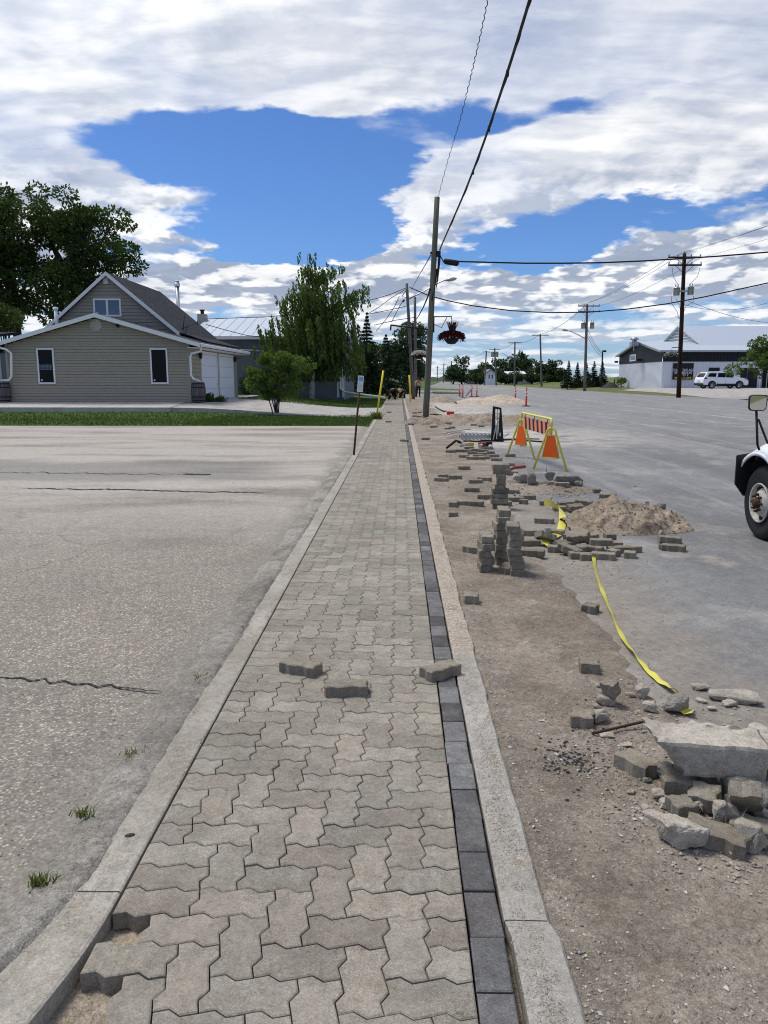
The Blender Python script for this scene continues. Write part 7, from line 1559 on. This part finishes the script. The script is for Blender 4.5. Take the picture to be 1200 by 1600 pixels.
def person(label, loc, rotz, J, shirt, trousers, hat=None, hair='cloth_black', sc_=1.0):
    root = thing('person', label, 'person', loc, rotz=rotz); root.scale = (sc_,) * 3
    E_ = LEGS + [('ankleL', 'toeL'), ('ankleR', 'toeR')] + TORSO + [('elL', 'haL'), ('elR', 'haR'), ('neck', 'head'), ('head', 'crown')]
    skin_body('body', J, E_, 'skin', root, 0)
    skin_body('trousers', sub(J, ['pelvis', 'hipL', 'kneeL', 'ankleL', 'hipR', 'kneeR', 'ankleR'], .016), LEGS, trousers, root, 0)
    T_ = sub(J, ['waist', 'chest', 'shL', 'elL', 'shR', 'elR', 'pelvis'], .018); skin_body('shirt', T_, [e for e in TORSO if 'neck' not in e], shirt, root, 0)
    for s_ in 'LR':
        a_, t_ = Vector(J['ankle' + s_][:3]), Vector(J['toe' + s_][:3]); d = (t_ - a_); d.z = 0; d.normalize(); m_ = MB(); m_.tube([a_ - d * .07 + Vector((0, 0, -.03)), a_ + Vector((0, 0, -.02)), t_ + Vector((0, 0, .01)), t_ + d * .05], [.05, .06, .05, .02], 8); b_ = m_.mesh('boot', MATS['black_rubber']); link('boot', b_, root)
    h = Vector(J['head'][:3]); c = Vector(J['crown'][:3]); u_ = (c - h).normalized(); m_ = MB(); m_.tube([h + u_ * .02, h + u_ * .07, c + u_ * .02, c + u_ * .065], [.112, .118, .10, .02], 12)
    link('hat' if hat else 'hair', m_.mesh('hair', MATS[hat or hair]), root)
    if hat: m_ = MB(); m_.lathe([(.10, 0), (.17, -.01), (.17, .005), (.10, .012)], 14, Matrix.Translation(h + u_ * .04) @ u_.to_track_quat('Z', 'Y').to_matrix().to_4x4()); link('brim', m_.mesh('brim', MATS[hat]), root)
    for s_ in 'LR':   # fingers as short tapering tubes
        a_ = Vector(J['ha' + s_][:3]); d = (a_ - Vector(J['el' + s_][:3])).normalized(); sd = d.cross(Vector((0, 1, .2))).normalized(); m_ = MB()
        for k, L in enumerate((.06, .075, .08, .07)): p = a_ + sd * (k - 1.5) * .02; m_.tube([p, p + d * L * .6, p + d * L + Vector((0, -.01, 0))], [.011, .010, .007], 5)
        m_.tube([a_, a_ + sd * -.05 + d * .03], [.012, .008], 5); link('fingers', m_.mesh('fingers', MATS['skin']), root)
    return root
stand = dict(pelvis=(0, 0, .95, .12, .85), waist=(0, 0, 1.10, .125, .8), chest=(0, 0, 1.32, .15, .75), neck=(0, 0, 1.49, .055), head=(0, -.02, 1.60, .085, 1.1), crown=(0, -.01, 1.70, .08, 1.1), hipL=(.10, 0, .88, .095), kneeL=(.12, -.02, .50, .065), ankleL=(.13, .02, .09, .045), toeL=(.14, -.13, .045, .035), hipR=(-.10, 0, .88, .095), kneeR=(-.12, -.01, .50, .065), ankleR=(-.14, .02, .09, .045), toeR=(-.17, -.12, .045, .035), shL=(.20, 0, 1.40, .06), elL=(.27, .02, 1.14, .048), haL=(.24, -.10, .90, .032), shR=(-.20, 0, 1.40, .06), elR=(-.27, .02, 1.14, .048), haR=(-.24, -.12, .92, .032))
b = G(653.5, 620); person('worker in a yellow shirt, black trousers and dark cap standing past the near pole', (b.x, b.y, -.03), R(10), stand, 'shirt_yellow', 'cloth_black', 'cloth_black', sc_=1.0)
crouch = dict(pelvis=(0, .22, .42, .13, .9), waist=(0, .08, .52, .13, .85), chest=(0, -.16, .62, .15, .8), neck=(0, -.34, .64, .055), head=(0, -.44, .60, .085), crown=(0, -.53, .57, .08), hipL=(.11, .20, .38, .095), kneeL=(.20, -.14, .36, .068), ankleL=(.16, .16, .10, .045), toeL=(.17, -.01, .04, .035), hipR=(-.11, .20, .38, .095), kneeR=(-.22, -.02, .10, .068), ankleR=(-.15, .42, .08, .045), toeR=(-.15, .50, .04, .035), shL=(.20, -.20, .60, .06), elL=(.26, -.34, .36, .048), haL=(.16, -.50, .12, .032), shR=(-.20, -.20, .60, .06), elR=(-.26, -.36, .36, .048), haR=(-.14, -.52, .10, .032))
b = G(614, 624.5); person('worker in black bending low at the left end of the new paving', (b.x, b.y + .3, .0), R(15), crouch, 'cloth_black', 'cloth_black', sc_=1.25)
b = G(628, 623); person('crouching worker with a yellow cap laying pavers at the end of the walk', (b.x, b.y + .5, .0), R(-20), crouch, 'cloth_black', 'cloth_black', 'shirt_yellow', sc_=1.15)

# ================================================================== WHITE SUV
def suv():
    p = at(1126, 606.5, 88); z = T(p.x, 88) - .0 + .02; root = thing('suv', 'white sport utility vehicle with black trim parked in front of the grey shop', 'car', (p.x, 88, z)); 
    prof = [(-2.46, .42), (-2.50, .72), (-2.44, 1.02), (-2.36, 1.18), (-2.05, 1.66), (-1.85, 1.73), (-.6, 1.77), (.35, 1.72), (.62, 1.64), (1.28, 1.16), (1.9, 1.10), (2.32, 1.0), (2.47, .82), (2.50, .55), (2.42, .36)]
    W = .98
    def side(y, tuck): return [(x, y * (1 - max(0, (z_ - 1.05)) * tuck), z_) for x, z_ in prof]
    A_, B_ = side(-W, .26), side(W, .26); n = len(prof)
    # wheel arches cut from lower edge
    low = []
    for cx in (1.52, -1.48): low.append([(cx + .47 * math.cos(a), .36 + .47 * math.sin(a)) for a in [math.pi * k / 10 for k in range(11)]])
    bottom = [(2.42, .36)] + low[0] + low[1] + [(-2.46, .42)]
    m_ = MB(); poly = [(x, z_) for x, z_ in prof] + [(q[0], max(q[1], .36)) for q in bottom[1:-1]]
    def yy(z_): return W * (1 - max(0, (z_ - 1.05)) * .26)
    P_ = poly; k = len(P_); vs = [(x, -yy(z_), z_) for x, z_ in P_] + [(x, yy(z_), z_) for x, z_ in P_]; m_.add(vs, [tuple(range(k - 1, -1, -1)), tuple(range(k, 2 * k))] + [(i, (i + 1) % k, k + (i + 1) % k, k + i) for i in range(k)], False); body = link('body', m_.mesh('body', MATS['white_paint']), root)
    bv_ = body.modifiers.new('bevel', 'BEVEL'); bv_.width = .035; bv_.segments = 2; bv_.limit_method = 'ANGLE'; bv_.angle_limit = R(30)
    def sidepoly(name, pts, mat, o_=.008, par=body, th=.0):
        for s_ in (-1, 1):
            m_ = MB(); V = [(x, s_ * (yy(z_) + o_), z_) for x, z_ in pts]; m_.add(V, [tuple(range(len(V)))] if s_ < 0 else [tuple(range(len(V) - 1, -1, -1))]); link(name, m_.mesh(name, MATS[mat]), par)
    sidepoly('window', [(-2.02, 1.24), (-1.12, 1.22), (-1.0, 1.60), (-1.78, 1.60)], 'dark_glass'); sidepoly('window', [(-.92, 1.20), (-.05, 1.17), (-.05, 1.62), (-.82, 1.62)], 'dark_glass'); sidepoly('window', [(.0, 1.17), (1.02, 1.14), (.50, 1.58), (.0, 1.62)], 'dark_glass')
    sidepoly('lower_trim', [(-1.0, .36), (1.04, .36), (1.04, .52), (-1.0, .52)], 'black_metal'); sidepoly('door_seam', [(-.94, .52), (-.92, .52), (-.92, 1.2), (-.94, 1.2)], 'ink', .009); sidepoly('door_seam', [(-.03, .52), (-.01, .52), (-.01, 1.17), (-.03, 1.17)], 'ink', .009); sidepoly('handle', [(-.30, 1.0), (-.10, 1.0), (-.10, 1.04), (-.30, 1.04)], 'bright_steel', .02); sidepoly('handle', [(-1.2, 1.02), (-1.0, 1.02), (-1.0, 1.06), (-1.2, 1.06)], 'bright_steel', .02)
    sidepoly('tail_light', [(-2.40, .98), (-2.05, 1.02), (-2.10, 1.16), (-2.34, 1.16)], 'rear_light', .01); sidepoly('headlight', [(2.02, .92), (2.40, .88), (2.36, .98), (2.02, 1.04)], 'galvanised', .01)
    m_ = MB(); m_.add([(-2.345, -.72, 1.22), (-2.345, .72, 1.22), (-2.09, .66, 1.60), (-2.09, -.66, 1.60)], [(3, 2, 1, 0)]); [m_.v.__setitem__(i, (m_.v[i][0] - .03, m_.v[i][1], m_.v[i][2])) for i in range(4)]; link('rear_window', m_.mesh('rear_window', MATS['dark_glass']), root)
    m_ = MB(); m_.add([(1.24, -.80, 1.20), (1.24, .80, 1.20), (.68, .74, 1.63), (.68, -.74, 1.63)], [(0, 1, 2, 3)]); [m_.v.__setitem__(i, (m_.v[i][0] + .03, m_.v[i][1], m_.v[i][2] + .02)) for i in range(4)]; link('windscreen', m_.mesh('windscreen', MATS['dark_glass']), root)
    for x in (-2.50, 2.44): m_ = MB(); m_.box(x - .03, -.93, .34, x + .06, .93, .56); link('bumper', m_.mesh('bumper', MATS['black_metal']), root)
    m_ = MB(); m_.box(-2.56, -.25, .78, -2.51, .25, .92); link('plate', m_.mesh('plate', MATS['banner_white']), root)
    for s_ in (-1, 1):
        m_ = MB(); m_.tube([(-1.7, s_ * .70, 1.76), (-1.6, s_ * .70, 1.80), (.1, s_ * .70, 1.80), (.2, s_ * .70, 1.75)], .02, 6); link('roof_rail', m_.mesh('roof_rail', MATS['bright_steel']), root)
        m_ = MB(); m_.box(.78, s_ * .95 - .10, 1.12, .98, s_ * .95 + .10, 1.26); link('mirror', m_.mesh('mirror', MATS['white_paint']), root)
        for cx in (1.52, -1.48):
            M = XF((cx, s_ * .88, .37), (R(90), 0, 0)); w_ = MB(); w_.lathe([(.24, -.11), (.34, -.12), (.37, -.09), (.37, .09), (.34, .12), (.24, .11)], 22, M); tyre = link('wheel', w_.mesh('wheel', MATS['black_rubber']), root)
            m_ = MB(); m_.lathe([(0, .03), (.05, .05), (.06, .02)], 12, M if s_ < 0 else XF((cx, s_ * .88, .37), (R(-90), 0, 0)))
            for q in range(5):
                a = q * 2 * math.pi / 5; d = Vector((math.cos(a), 0, math.sin(a))); t_ = Vector((-d.z, 0, d.x)) * .035; c = Vector((cx, s_ * .98, .37)); m_.add([c + d * .04 - t_, c + d * .04 + t_, c + d * .245 + t_ * .9, c + d * .245 - t_ * .9], [(0, 1, 2, 3)])
            m_.lathe([(.235, .10), (.255, .12), (.262, .10)], 22, M if s_ < 0 else XF((cx, s_ * .88, .37), (R(-90), 0, 0))); link('rim', m_.mesh('rim', MATS['galvanised']), tyre)
    m_ = MB(); m_.box(-2.2, -.8, .25, 2.2, .8, .45); link('underbody', m_.mesh('underbody', MATS['black_metal']), root)
    root.rotation_euler = (0, 0, R(6)); root.scale = (1.06, 1.06, 1.06)
suv()

# ================================================================== WHITE TRUCK AT THE RIGHT EDGE
def truck():
    WX, WY, WR = 3.69, 7.78, .375                    # left front wheel: outer face, centre, radius
    root = thing('truck', 'white work truck at the right edge with black mirror, rusty hub bolts and pale wheel', 'truck', (WX + 1.0, WY, -.047)); z0 = -.047
    def wheel(x, y, s_=-1, dual=False):
        M = XF((x, y, z0 + WR), (0, R(90) * s_, 0)); w = MB()
        w.lathe([(.20, -.02), (.30, .0), (.345, -.005), (.372, -.03), (.385, -.06), (.388, -.10), (.388, -.125), (.376, -.127), (.376, -.14), (.388, -.142), (.388, -.175), (.376, -.177), (.376, -.19), (.388, -.192), (.385, -.22), (.36, -.25), (.20, -.25)], 44, M); ty = w.build('tyre', MATS['black_rubber'], root)
        r_ = MB(); r_.lathe([(.205, .0), (.20, .012), (.188, .004), (.186, -.05), (.165, -.075), (.15, -.03), (.11, .0), (.095, .012), (0, .012)], 36, M); rim = r_.build('rim', MATS['old_rim'], ty)
        h = MB()
        for k in range(5): a = 2 * math.pi * (k + .5) / 5; h.lathe([(0, .006), (.026, .005), (.03, -.02)], 10, M @ Matrix.Translation((.152 * math.cos(a), .152 * math.sin(a), -.026)))
        h.build('hand_hole', MATS['black_rubber'], rim)
        for k in range(8): a = 2 * math.pi * k / 8; n = MB(); n.lathe([(.015, 0), (.015, .022), (.009, .024), (.009, .042), (0, .042)], 6, M @ Matrix.Translation((.085 * math.cos(a), .085 * math.sin(a), .008)), False); n.build('wheel_nut', MATS['rust'], rim)
        n = MB(); n.lathe([(.06, 0), (.058, .02), (.045, .03), (.042, .045), (.03, .05), (0, .05)], 18, M @ Matrix.Translation((0, 0, .01))); n.build('hub_cap', MATS['rust'], rim)
        return ty
    wheel(WX, WY)
    wheel(WX + 2.0, WY, 1); wheel(WX + .02, WY - 4.1); wheel(WX + 2.02, WY - 4.1, 1)
    # fender: arched shell over the wheel, swept forward and down
    m_ = MB(); C_ = Vector((WX, WY, z0 + WR)); nA, nX = 18, 8
    def fp_(u, v):
        a = R(26 + 144 * u); rr = .53 + .04 * math.sin(a); rr *= 1 if a < R(120) else 1 + .10 * (a - R(120)); x = WX - .045 + .62 * v; crown = .17 * (1 - (1 - v) ** 2.2) + (-.05 * (1 - v) ** 3)
        return (x, C_.y + math.cos(a) * (rr + crown * .6), C_.z + math.sin(a) * (rr + crown))
    m_.grid(fp_, nA, nX); m_.grid(lambda u, v: (lambda p: (p[0], C_.y + (p[1] - C_.y) * (1 - .07 * v), C_.z + (p[2] - C_.z) * (1 - .07 * v)))(fp_(u, 0)), nA, 1); fe = m_.build('fender', MATS['white_paint'], root); so_ = fe.modifiers.new('t', 'SOLIDIFY'); so_.thickness = .012
    m_ = MB(); m_.grid(lambda u, v: (WX + .03 + .5 * v, C_.y + math.cos(R(10 + 158 * u)) * .475, C_.z + math.sin(R(10 + 158 * u)) * .475), nA, 3); m_.build('wheel_well', MATS['black_rubber'], root)
    m_ = MB(); m_.box(WX + .5, WY - .6, z0 + .35, WX + .53, WY + .55, z0 + 1.0); m_.build('inner_panel', MATS['black_metal'], root)
    # hood and nose
    m_ = MB()
    def hood(u, v):
        x = WX + .42 + 1.16 * u; y = WY - 1.2 + 1.85 * v; z = z0 + 1.30 - .30 * v - .10 * v ** 6 - .22 * (abs(2 * u - 1) ** 3.0); return (x, y, z)
    m_.grid(hood, 12, 12); m_.grid(lambda u, v: (lambda p: (p[0], p[1], p[2] - (p[2] - z0 - .55) * v))(hood(u, 1)), 12, 3); m_.grid(lambda u, v: (lambda p: (p[0], p[1], p[2] - (p[2] - z0 - .75) * v))(hood(0, u)), 12, 2); m_.grid(lambda u, v: (lambda p: (p[0], p[1], p[2] - (p[2] - z0 - .75) * v))(hood(1, u)), 12, 2); m_.build('hood', MATS['white_paint'], root)
    m_ = MB(); m_.box(WX + .45, WY + .66, z0 + .6, WX + 1.55, WY + .69, z0 + .92); m_.build('grille', MATS['black_metal'], root)
    m_ = MB(); m_.box(WX + .30, WY + .60, z0 + .35, WX + 2.0, WY + .78, z0 + .58); m_.build('bumper', MATS['black_metal'], root, .03)
    for x in (WX + .50, WX + 1.5): m_ = MB(); m_.lathe([(0, 0), (.09, 0), (.10, -.05)], 16, XF((x, WY + .62, z0 + .78), (R(-90), 0, 0))); m_.build('headlight', MATS['bright_steel'], root)
    # black flap ahead of the wheel
    m_ = MB(); V = [(WX - .115, WY + .33, z0 + .83), (WX + .10, WY + .36, z0 + .86), (WX + .12, WY + .42, z0 + .42), (WX + .02, WY + .40, z0 + .38), (WX - .10, WY + .36, z0 + .52)]; V2 = [(x, y + .03, z) for x, y, z in V]; m_.add(V + V2, [(0, 1, 2, 3, 4), (9, 8, 7, 6, 5)] + [(i, 5 + i, 5 + (i + 1) % 5, (i + 1) % 5) for i in range(5)]); m_.build('fender_flap', MATS['black_rubber'], root, .008)
    # right fender
    m_ = MB(); m_.grid(lambda u, v: (lambda p: (2 * (WX + 1.0) - p[0], p[1], p[2]))(fp_(u, v)), nA, nX); m_.build('fender', MATS['white_paint'], root)
    # cab, box, rear
    cab = [(WY - 1.15, .55), (WY - 1.15, 1.35), (WY - 1.62, 2.05), (WY - 1.8, 2.15), (WY - 2.75, 2.15), (WY - 2.75, .55)]
    m_ = MB(); n = len(cab); vs = [(WX + .10 + (.08 if z > 1.4 else 0), y, z0 + z) for y, z in cab] + [(WX + 1.9 - (.08 if z > 1.4 else 0), y, z0 + z) for y, z in cab]; m_.add(vs, [tuple(range(n)), tuple(range(2 * n - 1, n - 1, -1))] + [(i, n + i, n + (i + 1) % n, (i + 1) % n) for i in range(n)]); m_.build('cab', MATS['white_paint'], root, .03)
    for x, s_ in ((WX + .17, -1), (WX + 1.83, 1)): m_ = MB(); m_.add([(x + s_ * .03, WY - 1.45, z0 + 1.42), (x + s_ * .03, WY - 2.45, z0 + 1.42), (x + s_ * .03, WY - 2.45, z0 + 1.98), (x + s_ * .03, WY - 1.80, z0 + 1.98)], [(0, 1, 2, 3)]); m_.build('side_window', MATS['dark_glass'], root)
    m_ = MB(); m_.add([(WX + .22, WY - 1.175, z0 + 1.40), (WX + 1.78, WY - 1.175, z0 + 1.40), (WX + 1.76, WY - 1.60, z0 + 2.04), (WX + .24, WY - 1.60, z0 + 2.04)], [(0, 1, 2, 3)]); m_.build('windscreen', MATS['dark_glass'], root)
    m_ = MB(); m_.box(WX + .0, WY - 5.6, z0 + .75, WX + 2.0, WY - 2.85, z0 + 1.35); m_.build('box_body', MATS['white_paint'], root, .02)
    m_ = MB(); m_.box(WX + .55, WY - 5.5, z0 + .45, WX + 1.45, WY + .6, z0 + .6); m_.build('chassis', MATS['black_metal'], root)
    # hood mounted mirror
    c = at(1184.5, 629.5, WY - .15); m_ = MB(); w, h = .083, .080
    def sq(s_, n=24, p_=5): return [(math.copysign(abs(math.cos(a)) ** (2 / p_), math.cos(a)) * w * s_ * (1 - .06 * math.sin(a) * -1), math.copysign(abs(math.sin(a)) ** (2 / p_), math.sin(a)) * h * s_) for a in [2 * math.pi * k / n for k in range(n)]]
    M = Matrix.Translation(c) @ Euler((R(90), 0, R(-14))).to_matrix().to_4x4(); m_.prism(sq(1.0), -.05, .0, M); mi = m_.build('mirror', MATS['black_metal'], root, .008)
    g = MB(); g.prism(sq(.88), .0005, .003, M); mg = S('mirror_glass', (.75, .78, .8), .02, metal=1.0, var=0); g.build('glass', mg, mi)
    q = at(1183, 645, WY - .15); q2 = at(1183.5, 700, WY - .15); st = MB(); st.tube([q + Vector((0, .02, .02)), q.lerp(q2, .9), q2 + Vector((.02, 0, -.02))], .0125, 8); st.tube([at(1185, 655, WY - .15), at(1200, 690, WY - .15) + Vector((0, 0, -.02))], .011, 8); st.build('mirror_post', MATS['black_metal'], root)
truck()
for o in bpy.data.objects:
    if o.parent is None and o.type == 'MESH' and 'kind' not in o and 'label' not in o: print('UNTAGGED', o.name)
